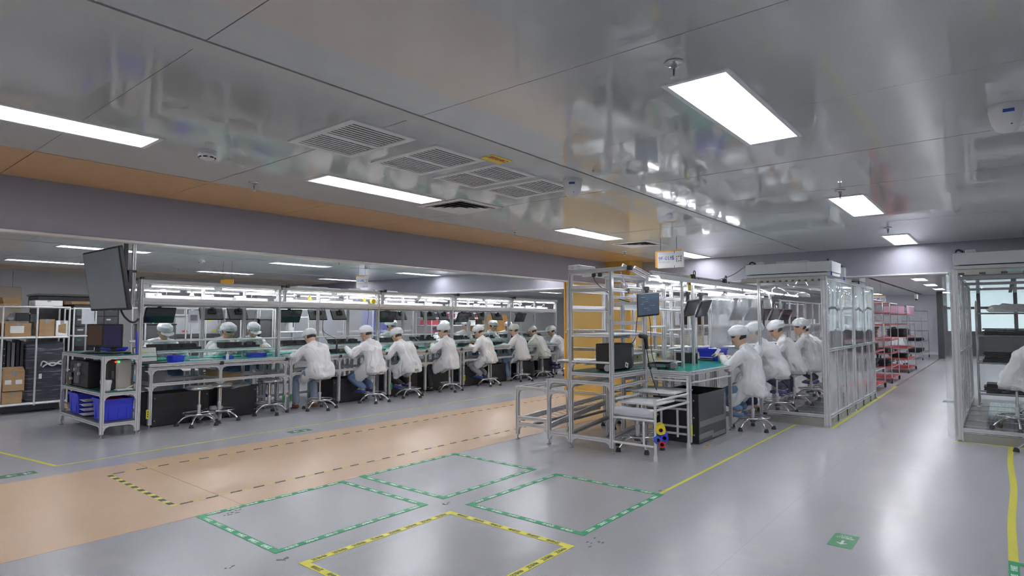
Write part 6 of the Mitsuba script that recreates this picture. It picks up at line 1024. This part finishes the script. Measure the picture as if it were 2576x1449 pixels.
# ---------------------------------------------------------------- behind the left line: machines, racks, clear partition
def back_rack(x0, x1, y0, y1, h, lv, lb, boxes=(), m='m_white'):
    t = thing('pipe_rack', lb, 'rack', 'white pipe racks behind the left line')
    for x in np.linspace(x0, x1, max(2, round((x1 - x0) / .7) + 1)):
        for y in (y0, y1): bar(t, 'post', (x, y, 0), (x, y, h), 'pipe')
    for z in lv + (h - .02,):
        for y in (y0, y1): bar(t, 'rail', (x0, y, z), (x1, y, z), 'pipe')
    for z in lv: part(t, 'deck', box(x0, x1, y0, y1, z, z + .02), None, m)
back_rack(4.0, 4.9, 11.3, 11.9, 1.68, (.55, 1.08), 'white pipe rack behind the first bay, left of the grey oven'); back_rack(5.0, 6.3, 11.3, 11.9, 1.68, (.5, 1.08), 'white pipe rack carrying black crates behind the first bay'); back_rack(6.35, 7.1, 11.3, 11.9, 1.68, (.4, .8, 1.2, 1.5), 'white pipe rack with small shelves behind the first tall post'); back_rack(10.9, 13.0, 11.6, 12.2, 1.66, (.5, .95, 1.3, 1.5), 'white pipe rack full of black boards behind the right half of the left line')
t = thing('oven', 'light grey bench oven with warning labels behind the first bay', 'oven'); part(t, 'body', box(4.75, 5.55, 12.0, 12.7, 1.18, 1.52, .008), None, 'm_hepa'); part(t, 'lid', box(4.72, 5.42, 11.98, 12.7, 1.52, 1.56, .006), None, 'm_white'); part(t, 'stand', box(4.8, 5.5, 12.05, 12.65, 0, 1.18), None, 'm_midgrey'); part(t, 'base_rail', box(4.72, 5.58, 11.97, 12.0, 1.12, 1.18), None, 'm_dark')
for x, z, m in ((5.33, 1.43, 'm_yellow_tape'), (5.42, 1.22, 'm_yellow_tape'), (4.88, 1.22, 'm_red')): part(t, 'warning_label', box(x, x + .09, 11.993, 12.0, z, z + .03), None, m)
part(t, 'gauge', lathe([(0, 0), (.035, 0), (.035, .015), (0, .015)], 18), tr(5.36, 12.0, 1.36, rx=90), 'm_alu')
t = thing('document_pouch', 'grey document pouch with dark print hung on the rack in front of the oven', 'pouch'); part(t, 'film', box(4.68, 4.86, 11.27, 11.275, 1.40, 1.62), None, 'm_bag'); part(t, 'print', box(4.72, 4.83, 11.263, 11.27, 1.44, 1.54), None, 'm_dark')
for i, (x0, x1, z0, z1, lb) in enumerate(((5.62, 6.0, 1.10, 1.46, 'black crate on the rack behind the first bay, left one'), (6.05, 6.30, 1.10, 1.45, 'black crate on the rack behind the first bay, right one'), (4.02, 4.5, 1.10, 1.36, 'black machine with a green lamp behind the first hung screen'))):
    t = thing('black_crate', lb, 'crate', 'black crates behind the first bay'); part(t, 'body', box(x0, x1, 11.32, 11.85, z0, z1, .006), None, 'm_dark'); part(t, 'rim', box(x0 - .01, x1 + .01, 11.31, 11.86, z1, z1 + .02, .004), None, 'm_black')
    if i == 2: q = P(cbox(.03, .01, .02), 'm_green_tape'); q['emitter'] = {'type': 'area', 'radiance': rgb((.1, 2.0, .6))}; part(t, 'lamp', q, tr(4.12, 11.30, 1.40))
for i in range(6): solo('small_carton', box(5.5 + .13 * i, 5.6 + .13 * i, 12.9, 13.0, 1.25, 1.36 + .02 * (i % 2), .003), None, 'm_cream', f'small cream carton on the far rack behind the oven, {["first","second","third","fourth","fifth","sixth"][i]} from the left', 'box', 'small cream cartons behind the oven')
back_rack(5.4, 6.5, 12.8, 13.2, 1.7, (.6, 1.23), 'far white pipe rack with small cream cartons behind the oven')
t = thing('clear_partition', 'clear vinyl partition booth behind the middle of the left line', 'booth')
for x in (7.15, 8.45, 9.3, 10.6): bar(t, 'post', (x, 12.0, 0), (x, 12.0, 1.95), 'p40')
for z in (.5, 1.18, 1.93): bar(t, 'rail', (7.15, 12.0, z), (10.6, 12.0, z), 'p40')
curtain(t, (7.18, 11.98), (8.42, 11.98), .1, 1.9, 71, 'm_vinyl_milky'); curtain(t, (8.48, 11.98), (9.28, 11.98), .1, 1.9, 72, 'm_vinyl_milky'); curtain(t, (9.33, 11.98), (10.58, 11.98), .1, 1.9, 73)
part(t, 'rear_panel', box(7.1, 9.2, 13.4, 13.44, .1, 2.0), None, 'm_hepa')
for i, (x0, x1) in enumerate(((7.0, 8.1), (8.3, 9.0), (9.05, 9.75))): t = thing('filter_unit', f'grey fan filter unit above the clear partition behind the left line, {ordn[i]} from the left', 'fan filter unit', 'filter units behind the left line'); part(t, 'housing', box(x0, x1, 11.6, 12.3, 1.98, 2.16, .005), None, 'm_hepa'); part(t, 'shadow_line', box(x0 + .05, x1 - .05, 11.594, 11.6, 1.985, 1.992), None, 'm_black'); part(t, 'cover', box(x0 + .15, x1 - .2, 11.8, 12.1, 2.16, 2.19, .005), None, 'm_hepa')
t = thing('blue_sheet', 'blue plastic sheet hanging behind the clear partition', 'sheet'); part(t, 'sheet', box(9.45, 10.05, 12.6, 12.61, .6, 1.68), None, 'm_blue_bin'); part(t, 'sheet', box(10.1, 10.5, 12.62, 12.63, .6, 1.35), None, 'm_blue_bin')
t = thing('water_dispenser', 'white cylinder with black stripe behind the second hung screen', 'dispenser'); part(t, 'body', P(lathe([(0, 0), (.09, 0), (.09, .32), (0, .32)], 20), 'm_white', smooth=40), tr(6.85, 11.6, 1.22)); part(t, 'stripe', box(6.87, 6.885, 11.505, 11.52, 1.30, 1.42), None, 'm_black')
for i in range(7):
    for j, z in enumerate((.97, 1.32, 1.52)):
        solo('board_pile', box(10.95 + .29 * i, 11.2 + .29 * i, 11.65, 12.1, z, z + .08 + .05 * ((i * 3 + j) % 3), .004), None, ('m_black', 'm_dark', 'm_red_mat', 'm_white')[(i + 2 * j) % 4], f'{("black", "dark grey", "red", "white")[(i + 2 * j) % 4]} board pile, {(ordn + ["sixth", "seventh"])[i]} on the {["lower","middle","upper"][j]} shelf behind the left line', 'boards', 'board piles behind the left line')
t = thing('storage_cabinet', 'orange brown wooden cabinet far behind the seventh worker', 'cabinet'); part(t, 'body', box(13.6, 14.8, 12.2, 12.9, .0, 1.62, .006), None, mat('m_wood', (.50, .27, .08), .45)); part(t, 'door', box(13.62, 14.18, 12.19, 12.2, .05, 1.58, .003), None, 'm_wood'); part(t, 'door', box(14.22, 14.78, 12.19, 12.2, .05, 1.58, .003), None, 'm_wood')
# ---------------------------------------------------------------- beyond the cross beam, seen between the uprights of the right line
def equip_row(x0, n, y, lb, seed):
    r = np.random.default_rng(seed)
    t = thing('equipment_rack', lb, 'rack', 'equipment racks beyond the cross beam')
    x1 = x0 + n * .8
    for i in range(n + 1):
        for yy in (y, y + .6): bar(t, 'post', (x0 + .8 * i, yy, 0), (x0 + .8 * i, yy, 1.95), 'p40')
    for z in (.6, .92, 1.32, 1.93):
        for yy in (y, y + .6): bar(t, 'rail', (x0, yy, z), (x1, yy, z), 'p30')
        if z < 1.9: part(t, 'deck', box(x0, x1, y, y + .6, z + .015, z + .03), None, 'm_white')
    for i in range(n):
        for j, z in enumerate((.65, .955, 1.355)):
            w = r.uniform(.3, .7); h = r.uniform(.12, .26); k = ('m_black', 'm_white', 'm_hepa', 'm_white', 'm_midgrey', 'm_hepa', 'm_white')[int(r.integers(7))]
            if r.uniform() < .8:
                bay, shf, col = ordn[i] if i < 5 else 'sixth', ('lower', 'middle', 'upper')[j], {'m_black': 'black bin', 'm_dark': 'dark bin', 'm_hepa': 'grey instrument', 'm_white': 'white instrument', 'm_midgrey': 'dark grey instrument'}[k]; solo('equipment_box', box(x0 + .8 * i + .05, x0 + .8 * i + .05 + w, y + .05, y + .5, z, z + h, .006), None, k, f'{col} on the {shf} shelf, {bay} bay of the {lb.split(" aluminium")[0]} equipment rack', 'equipment', f'instruments on the {lb.split(" rack")[0]} rack')
    return t
equip_row(11.6, 3, 4.6, 'near aluminium equipment rack behind the clear curtains of the right line', 3); equip_row(12.2, 4, 6.1, 'middle aluminium equipment rack right of the orange column', 4); equip_row(14.8, 6, 7.6, 'farther aluminium equipment rack right of the orange column', 5); equip_row(15.5, 6, 4.2, 'far aluminium equipment rack behind the booth and trolleys', 6)
for i, (x, y) in enumerate(((11.8, 4.55), (12.6, 4.55), (13.4, 4.55), (13.2, 6.05), (14.2, 6.05))):
    led_light(0, (x - .3, y, 1.88), (x + .35, y, 1.88), f'tube light on the near equipment rack beyond the cross beam, {ordn[i]} one')
for i, y in enumerate((5.5, 7.2)):
    t = thing('clear_partition', f'clear vinyl strip screen beyond the cross beam, {["near","far"][i]} one', 'screen')
    for x in (11.5 + i, 13.0 + i): bar(t, 'post', (x, y, 0), (x, y, 1.9), 'p40')
    bar(t, 'rail', (11.5 + i, y, 1.88), (13.0 + i, y, 1.88), 'p40'); curtain(t, (11.52 + i, y), (12.98 + i, y), .3, 1.86, 80 + i, 'm_vinyl_milky')

# ---------------------------------------------------------------- people: one continuous body each, clothing as its parts
def sph(c, r, n=10):
    return m3.Manifold.sphere(r, n * 2).translate([float(v) for v in c])
def hullof(*cr): return m3.Manifold.batch_hull([sph(c, r) for c, r in cr])
def union(ms): return m3.Manifold.batch_boolean(ms, m3.OpType.Add)
def finish(ms, edge, it=6, wrinkle=0.0, seed=0, freq=(7, 7, 4)):
    m = man(union(ms).refine_to_length(edge)); m.merge_vertices()
    if it: trimesh.smoothing.filter_taubin(m, lamb=.5, nu=.53, iterations=it)
    if wrinkle:
        v = np.array(m.vertices); q = v * np.array(freq)
        f = meshkit.fbm(q + seed * 7.3, 3, seed); r = np.abs(meshkit.fbm(q[:, [1, 2, 0]] * 1.3 + 3.1 + seed, 2, seed + 5) - .5) * 2
        m.vertices = v + m.vertex_normals * ((f - .5) * wrinkle * 1.4 - np.maximum(0, .28 - r) * wrinkle * 1.8)[:, None]
    return m
def rotx(a): c, s = math.cos(a), math.sin(a); return np.array([[1, 0, 0], [0, c, -s], [0, s, c]])
def rotz(a): c, s = math.cos(a), math.sin(a); return np.array([[c, -s, 0], [s, c, 0], [0, 0, 1]])
def hand(wrist, fdir, side, curl=.5):
    """Palm, four unequal fingers with two bends each, and a thumb leaving the side of the palm; fdir points to the fingers, palm down."""
    f = np.array(fdir, float); f /= np.linalg.norm(f); s = np.cross(f, [0, 0, 1.0]); s /= np.linalg.norm(s); s *= side; n = np.cross(s, f) * side      # s: towards the little finger
    P_ = lambda a, b, c=0: np.array(wrist) + f * a + s * b + n * c
    ms = [hullof((P_(0, -.016), .018), (P_(0, .016), .017), (P_(.085, -.034), .0125), (P_(.08, .034), .0115))]
    for b, L in ((-.034, .072), (-.011, .082), (.011, .076), (.032, .060)):
        p0 = P_(.082, b); d1 = f * math.cos(curl * .6) - n * math.sin(curl * .6); d2 = f * math.cos(curl * 1.7) - n * math.sin(curl * 1.7)
        p1 = p0 + d1 * L * .52; p2 = p1 + d2 * L * .48
        ms += [hullof((p0, .0098), (p1, .0088)), hullof((p1, .0088), (p2, .0074))]
    q0 = P_(.022, -.026); q1 = P_(.052, -.058, -.012); q2 = P_(.082, -.062, -.022)
    ms += [hullof((q0, .0145), (q1, .0105)), hullof((q1, .0105), (q2, .0085))]
    return [union(ms).refine_to_length(.007)]
ELL = trimesh.creation.icosphere(3, 1.0)
def ell(c, r, R=np.eye(3), sub=None):
    g = trimesh.Trimesh(np.array(ELL.vertices), ELL.faces, process=False)
    v = np.array(g.vertices)
    if sub is not None: v = sub(v)
    g.vertices = (v * np.array(r)) @ R.T + np.array(c); return g
def make_person(lean=22, hunch=18, nod=28, turn=0, hands=((-.14, .44, .37), (.14, .42, .36)), feet='floor', sway=0, cap='visor', gown=True, seed=0, knee=.42, wide=1.0, legs=0.0, hand_dir=(0.0, 1.0, -.15), hem=.0, tilt=0):
    a = math.radians(lean); b = math.radians(lean + hunch); sh = math.radians(sway)
    up1 = rotz(0) @ np.array([math.sin(sh), math.sin(a), math.cos(a)]); up2 = np.array([math.sin(sh) * 1.3, math.sin(b), math.cos(b)])
    pel = np.array([0, -.02, .10]); waist = pel + up1 * .13; chest = pel + up1 * .265; sho = chest + up2 * .145; neck = sho + up2 * .045
    c = math.radians(lean * .5 + hunch + nod); R = rotz(math.radians(turn)) @ rotx(-c + math.radians(12)); R = R @ np.array([[math.cos(math.radians(tilt)), 0, math.sin(math.radians(tilt))], [0, 1, 0], [-math.sin(math.radians(tilt)), 0, math.cos(math.radians(tilt))]])
    nb = np.array([math.sin(sh) * 1.2, math.sin(b * .8), math.cos(b * .8)]); head = neck + nb * .04 + R @ np.array([0, .018, .100])
    X = np.array([1, 0, 0]); W = wide
    S = [(sho + X * s * .165 * W - up2 * .03) for s in (-1, 1)]
    el, wr = [], []
    for i, s in enumerate((-1, 1)):
        w = np.array(hands[i], float); d = w - S[i]; L = min(np.linalg.norm(d), .50); w = S[i] + d / np.linalg.norm(d) * L; mid = (S[i] + w) / 2
        o = np.array([s * .9, -.25, -.75]); o -= d * (o @ d) / (d @ d); o /= np.linalg.norm(o); h = math.sqrt(max(.265 ** 2 - (L / 2) ** 2, .0004)); el.append(mid + o * h); wr.append(w)
    fl = -SEATZ
    if feet == 'floor': hip, kn, an = .09, np.array([.15, knee, -.02]), np.array([.15, knee - .06, fl + .09])
    elif feet == 'ring': hip, kn, an = .09, np.array([.15, knee - .04, -.10]), np.array([.12, .16, fl + .25])
    else: hip, kn, an = .09, np.array([.17, knee, -.06]), np.array([.17, knee + .02, fl + .09])
    LG = []
    for s in (-1, 1):
        off = legs * s
        LG.append((np.array([s * hip, .0, .08]), kn * [s, 1, 1] + [0, off * .5, -abs(off) * .1], an * [s, 1, 1] + [0, off, 0 if feet != 'ring' else abs(off) * .2]))
    # body
    bm_ = [hullof((pel - X * .07, .09), (pel + X * .07, .09), (waist - X * .05, .075), (waist + X * .05, .075)), hullof((waist - X * .05, .075), (waist + X * .05, .075), (chest - X * .075, .078), (chest + X * .075, .078)),
           hullof((chest - X * .075, .075), (chest + X * .075, .075), (S[0], .038), (S[1], .038)), hullof((sho, .05), (neck + nb * .05, .052)), hullof((neck, .05), (head + R @ [0, -.02, -.05], .055))]
    HD = lambda x, y, z: head + R @ np.array([x, y, z])
    bm_ += [hullof((HD(-.022, -.025, .035), .078), (HD(.022, -.025, .035), .078), (HD(0, .012, .03), .076), (HD(0, -.01, -.02), .074)), hullof((HD(0, .02, -.02), .066), (HD(-.028, .035, -.066), .028), (HD(.028, .035, -.066), .028), (HD(0, .058, -.085), .022)),
            hullof((HD(0, .083, .012), .008), (HD(0, .103, -.024), .010), (HD(-.012, .088, -.028), .009), (HD(.012, .088, -.028), .009)), hullof((HD(-.03, .07, .026), .012), (HD(.03, .07, .026), .012)), hullof((HD(-.018, .078, -.056), .010), (HD(.018, .078, -.056), .010))]
    for s in (-1, 1): bm_ += [hullof((HD(s * .086, -.012, .006), .012), (HD(s * .086, -.02, -.028), .009), (HD(s * .092, -.022, .0), .008))]
    for i, s in enumerate((-1, 1)):
        bm_ += [hullof((S[i], .040), (el[i], .036)), hullof((el[i], .040), (wr[i], .026))]
        hd = np.array(hand_dir, float) + np.array([-s * .25, 0, 0]); bm_ += hand(wr[i], hd, s, .55)
        h, k, n = LG[i]; bm_ += [hullof((h, .085), (k, .056)), hullof((k, .056), (n, .036)), hullof((n, .036), (n + [0, .11, -.055], .026), (n + [0, -.03, -.05], .03))]
    out = {'body': finish(bm_, .028, 3)}
    # gown
    if gown:
        g = [hullof((pel + [-.085 * W, -.02, 0], .125), (pel + [.085 * W, -.02, 0], .125), (waist - X * .075 * W, .12), (waist + X * .075 * W, .12)), hullof((waist - X * .075 * W, .12), (waist + X * .075 * W, .12), (chest - X * .095 * W, .118), (chest + X * .095 * W, .118)),
             hullof((chest - X * .095 * W, .116), (chest + X * .095 * W, .116), (S[0], .075), (S[1], .075)), hullof((S[0], .07), (S[1], .07), (neck, .062)),
             hullof((pel + [-.10 * W, -.03, -.02], .105), (pel + [.10 * W, -.03, -.02], .105), (np.array([-.17, .02, .03 + hem]), .05), (np.array([.17, .02, .03 + hem]), .05), (np.array([-.13, -.13, .02 + hem]), .05), (np.array([.13, -.13, .02 + hem]), .05))]
        for i, s in enumerate((-1, 1)):
            h, k, n = LG[i]
            t1 = h + (k - h) * .62
            g += [hullof((h + [s * .01, 0, .02], .115), (t1, .085), (t1 + [s * .015, -.02, -.10 + hem], .05), (h + [s * .05, -.02, -.02 + hem * .5], .07))]
            g += [hullof((S[i], .080), (el[i], .072)), hullof((el[i], .072), (wr[i] - (wr[i] - el[i]) * .12, .048))]
        g.append(hullof((LG[0][0] + [0, .1, .06], .08), (LG[1][0] + [0, .1, .06], .08), (LG[0][0] + (LG[0][1] - LG[0][0]) * .5, .06), (LG[1][0] + (LG[1][1] - LG[1][0]) * .5, .06)))
        out['gown'] = finish(g, .019, 7, .034, seed, (8.5, 8.5, 4.2))
    tr_ = []
    for i in range(2):
        h, k, n = LG[i]; tr_ += [hullof((h, .098), (k, .074)), hullof((k, .074), (n + [0, -.005, .02], .058), )]
    out['trousers'] = finish(tr_, .03, 6, .010, seed + 3)
    for i, s in enumerate((-1, 1)):
        n = LG[i][2]; d = -.058
        out['shoe' + ('' if i == 0 else '_')] = finish([hullof((n + [0, -.045, d], .032), (n + [0, .02, d + .02], .036), (n + [0, .12, d], .030), (n + [0, .165, d - .004], .022), (n + [0, .06, d], .040))], .02, 4)
    # head wear, hair, features
    def capshape(v):
        z = np.maximum(v[:, 2], -.42); pf = (meshkit.noise(v * 3.5 + seed * 3.1, seed + 2) - .5) * .22 + (meshkit.noise(v * 8 + seed, seed + 9) - .5) * .09
        w = np.where(z > -.38, 1 + pf * np.clip(z + .45, 0, 1), .93); q = v * w[:, None]; q[:, 2] = np.maximum(q[:, 2], -.42); return q
    if cap == 'bouffant': out['cap'] = ell(HD(0, -.052, .074), (.122, .140, .104), R @ rotx(.40), capshape)
    else:
        out['cap'] = ell(HD(0, -.036, .066), (.112, .124, .096), R @ rotx(.30), capshape)
        if cap == 'visor':
            an_ = np.linspace(.25, PI - .25, 14); o = [(.104 * math.cos(q), .070 + .085 * math.sin(q)) for q in an_]; i_ = [(.088 * math.cos(q), .040 + .04 * math.sin(q)) for q in an_[::-1]]
            vz = prism(Polygon(o + i_), .006); M = np.eye(4); M[:3, :3] = R @ rotx(-.10); M[:3, 3] = HD(0, .0, .060); vz.apply_transform(M); out['visor'] = vz
    def hairshape(v):      # the face side is drawn in below the hairline and above the nape
        lim = .34 - .75 * np.clip(np.abs(v[:, 0]) - .45, 0, 1)
        k = 1 - .24 * smooth_np(-.05, .22, v[:, 1]) * smooth_np(lim + .12, lim - .05, v[:, 2]) - .2 * smooth_np(-.62, -.8, v[:, 2]); return v * k[:, None]
    out['hair'] = ell(HD(0, -.016, .026), (.0945, .104, .092), R, hairshape)
    for s in (-1, 1): out['eye' + ('' if s < 0 else '_')] = ell(HD(s * .031, .082, .004), (.012, .006, .005), R)
    out['lips'] = ell(HD(0, .086, -.055), (.019, .006, .005), R)
    out['collar'] = finish([hullof((neck - nb * .005, .068), (neck + nb * .022, .060))], .02, 4) if gown else None
    return {k: v for k, v in out.items() if v is not None}
def smooth_np(a, b, x): t = np.clip((x - a) / (b - a), 0, 1); return t * t * (3 - 2 * t)
PM = {'body': 'm_skin', 'gown': 'm_gown', 'collar': 'm_gown', 'cap': 'm_cap', 'visor': 'm_cap', 'hair': 'm_hair', 'eye': 'm_hair', 'lips': 'm_lips', 'trousers': 'm_jeans', 'shoe': 'm_shoe_blue'}
_pp = {}
def person(key, x, y, rz, label, over=None, z=0.0, s=1.0, **pose):
    """Seated on a stool whose middle is (x, y); facing +y turned by rz."""
    if key not in _pp: _pp[key] = {k: P(v, PM[k.rstrip('_')], smooth=True) for k, v in make_person(**pose).items()}
    t = thing('person', label, 'person'); m = tr(x, y, SEATZ + .004 + z, rz, s=s)
    for k, q in _pp[key].items():
        n = k.rstrip('_'); part(t, n, q, m, (over or {}).get(n))
    return t
A_ = dict(lean=20, hunch=14, nod=26, hands=((-.18, .44, .36), (.16, .44, .34)), feet='floor', cap='cap', seed=1, wide=1.2, legs=-.05)
B_ = dict(lean=12, hunch=12, nod=18, turn=12, hands=((-.26, .42, .42), (.10, .38, .33)), feet='ring', cap='cap', seed=2, wide=1.12)
C_ = dict(lean=24, hunch=18, nod=24, hands=((-.16, .40, .34), (.14, .40, .33)), feet='ring', cap='bouffant', seed=3, wide=1.26, hem=-.05)
D_ = dict(lean=10, hunch=10, nod=22, turn=18, hands=((-.10, .34, .44), (.12, .36, .38)), feet='floor', cap='bouffant', seed=4, wide=1.06, hem=-.06)
E_ = dict(lean=16, hunch=16, nod=28, turn=8, hands=((-.14, .38, .36), (.12, .38, .34)), feet='ring', cap='bouffant', seed=5, wide=1.04)
F_ = dict(lean=14, hunch=14, nod=22, turn=20, hands=((-.20, .42, .34), (.10, .40, .34)), feet='floor', cap='bouffant', seed=6, legs=.06, wide=1.12)
G_ = dict(lean=22, hunch=16, nod=20, hands=((-.16, .42, .34), (.16, .42, .34)), feet='floor', cap='visor', seed=7, wide=1.15)
H_ = dict(lean=20, hunch=12, nod=24, turn=0, hands=((-.13, .38, .38), (.13, .38, .36)), feet='floor', cap='visor', seed=8)
LADY = dict(lean=8, hunch=14, nod=24, turn=0, hands=((-.10, .36, .42), (.12, .37, .40)), feet='ring', cap='bouffant', seed=9, wide=1.14, hem=-.08, hand_dir=(0, 1, .3))
I_ = dict(lean=22, hunch=20, nod=14, hands=((-.14, .40, .34), (.14, .40, .33)), feet='floor', cap='bouffant', seed=10, wide=1.18)
def seated(u, v, key, pose, label, over=None, rz=0.0, stoollabel=None, back=False):
    x, y, _ = w2(u, v); rr = 2.2 + rz + (180 if back else 0)
    dz = .09 if back else 0.0
    person(key, x, y, rr, label, over, z=dz, **pose)
    if stoollabel: stool(x, y, 20 + u * 40 % 70, stoollabel, 0, SEATZ + dz)
tj = lambda m, sh='m_shoe_blue', g=None: {'trousers': m, 'shoe': sh, **({'gown': g, 'collar': g} if g else {})}
seated(2.50, -.17, 'A', A_, 'person in white gown and pale jeans hunched over, first seated worker from the left', tj('m_jeans_pale', 'm_shoe_brown'), 4, 'round stool under the first seated worker of the left line')
seated(3.60, -.20, 'B', B_, 'person in white gown reaching far left, second seated worker of the left line', tj('m_jeans'), 14, 'round stool under the second seated worker of the left line')
seated(4.48, -.18, 'C', C_, 'person in wide white gown with blue slippers, third seated worker of the left line', tj('m_trousers_black'), 10, 'round stool under the third seated worker of the left line')
seated(5.62, -.14, 'D', D_, 'person in white gown and black trousers looking left, fourth seated worker of the left line', tj('m_trousers_black', 'm_trousers_black'), 16, 'round stool under the fourth seated worker of the left line')
seated(6.93, -.10, 'E', E_, 'person in tall white cap and pale grey trousers, fifth seated worker of the left line', tj('m_trousers_grey'), 14, 'round stool under the fifth seated worker of the left line')
seated(8.22, -.08, 'F', F_, 'person in grey cap and wide blue jeans, sixth seated worker of the left line', {**tj('m_jeans', 'm_trousers_grey'), 'cap': 'm_gown_warm'}, 12, 'round stool under the sixth seated worker of the left line')
seated(9.15, -.05, 'G', G_, 'person in off-white gown, beige cap and olive trousers, seventh seated worker of the left line', {**tj('m_trousers_olive', 'm_trousers_black', 'm_gown_warm'), 'cap': 'm_gown_warm', 'visor': 'm_gown_warm'}, 8, 'round stool under the seventh seated worker of the left line')
seated(10.15, -.02, 'C', C_, 'person in white gown half hidden by the orange column at the line end', tj('m_trousers_navy'), 18, 'round stool under the half hidden worker at the end of the left line')
for u, key, pose, lb, ov, rz in ((.80, 'H', H_, 'person in white visor cap facing us above the laptop, head bowed', None, 0), (1.70, 'I', I_, 'person facing us bent low behind the second black tray of the left line', None, 25), (2.32, 'H', H_, 'person in white visor cap facing us just left of the second tall post', None, -8),
                                 (5.55, 'D', D_, 'person facing us with only the white cap visible above the trays', None, 10), (7.15, 'E', E_, 'person in white cap facing us behind the fourth seated worker', None, 20), (9.1, 'F', F_, 'person in white cap facing us between the sixth and seventh workers', None, 10), (9.75, 'H', H_, 'person in white visor cap facing us left of the orange column', None, 0), (8.15, 'D', D_, 'person in white cap facing us beside the pink gowned worker', None, -20)):
    seated(u, 1.75, key, pose, lb, ov, rz, f'round stool across the left line, under the {["visor cap worker above the laptop","low bent worker","visor cap worker by the second post","half hidden worker","worker behind the fourth","worker between sixth and seventh","worker left of the column","worker by the pink gown"][[.80,1.70,2.32,5.55,7.15,9.1,9.75,8.15].index(u)]}', True)
x, y, _ = w2(8.62, 3.2); person('A', x, y, 178, 'person in pink gown and cap standing out behind the fifth worker', {'gown': 'm_pink', 'collar': 'm_pink', 'cap': 'm_pink', 'trousers': 'm_trousers_grey'}, z=.18, **A_); stool(x, y, 10, 'round stool under the pink gowned person', 0, SEATZ + .18)
# right line
person('LADY', 8.28, 2.62, 4, 'person in white gown and bouffant cap reading a leaflet at the green bench', {'trousers': 'm_jeans', 'shoe': 'm_jeans'}, **LADY); stool(8.28, 2.62, 18, 'round stool under the person with the leaflet at the right line')
t = thing('leaflet', 'open folded leaflet held by the seated person at the green bench', 'leaflet'); m = tr(8.17, 3.06, 1.02, rz=28) @ tr(rx=35)
part(t, 'left_page', move(box(-.075, 0, -.001, .001, -.055, .055), m @ tr(rz=25)), None, 'm_paper'); part(t, 'right_page', move(box(0, .075, -.001, .001, -.055, .055), m @ tr(rz=-25)), None, 'm_paper'); part(t, 'photo_print', move(box(-.068, -.01, -.0022, -.001, -.045, .03), m @ tr(rz=25)), None, 'm_midgrey')
for i, (x, y, key, pose, rz, lb) in enumerate(((9.33, 2.60, 'I', I_, 6, 'nearest of the row behind the clear booth front'), (10.35, 2.62, 'E', E_, 4, 'second of the row inside the first booth'), (11.45, 2.62, 'D', D_, 4, 'third of the row inside the first booth'), (12.35, 2.62, 'C', C_, 4, 'last of the row inside the first booth, partly hidden'))):
    person(key, x, y, rz, f'person in white gown and cap, {lb}', tj('m_trousers_navy', 'm_skin' if i == 0 else 'm_shoe_blue'), z=.10, **pose); stool(x, y, 15 + 30 * i, f'round stool under the {["nearest","second","third","last"][i]} person inside the first booth', .10)
person('G', 9.70, -.10, 178, 'person in white gown at the right photo edge inside the second booth', tj('m_trousers_navy'), z=.10, **G_); stool(9.70, -.10, 40, 'round stool under the person in the second booth', .10)
person('A', 11.2, -.40, 182, 'person in white gown further back inside the second booth, blurred by vinyl', tj('m_trousers_grey'), z=.10, **A_); stool(11.2, -.40, 5, 'round stool under the person further back in the second booth', .10)
stool(8.72, -.33, 25, 'round stool whose chrome foot peeks in at the right photo edge')
for i, (x, y, key, pose, lb) in enumerate(((19.4, 3.4, 'H', H_, 'behind the middle red trolley'), (21.6, 3.0, 'D', D_, 'behind the last red trolley, middle of three'), (23.6, 2.75, 'E', E_, 'right of the last red trolley'))):
    person(key, x, y, -60, f'person in white gown far down the aisle, {lb}', tj('m_trousers_black'), **pose); stool(x, y, 10, f'far round stool under the person {lb}')
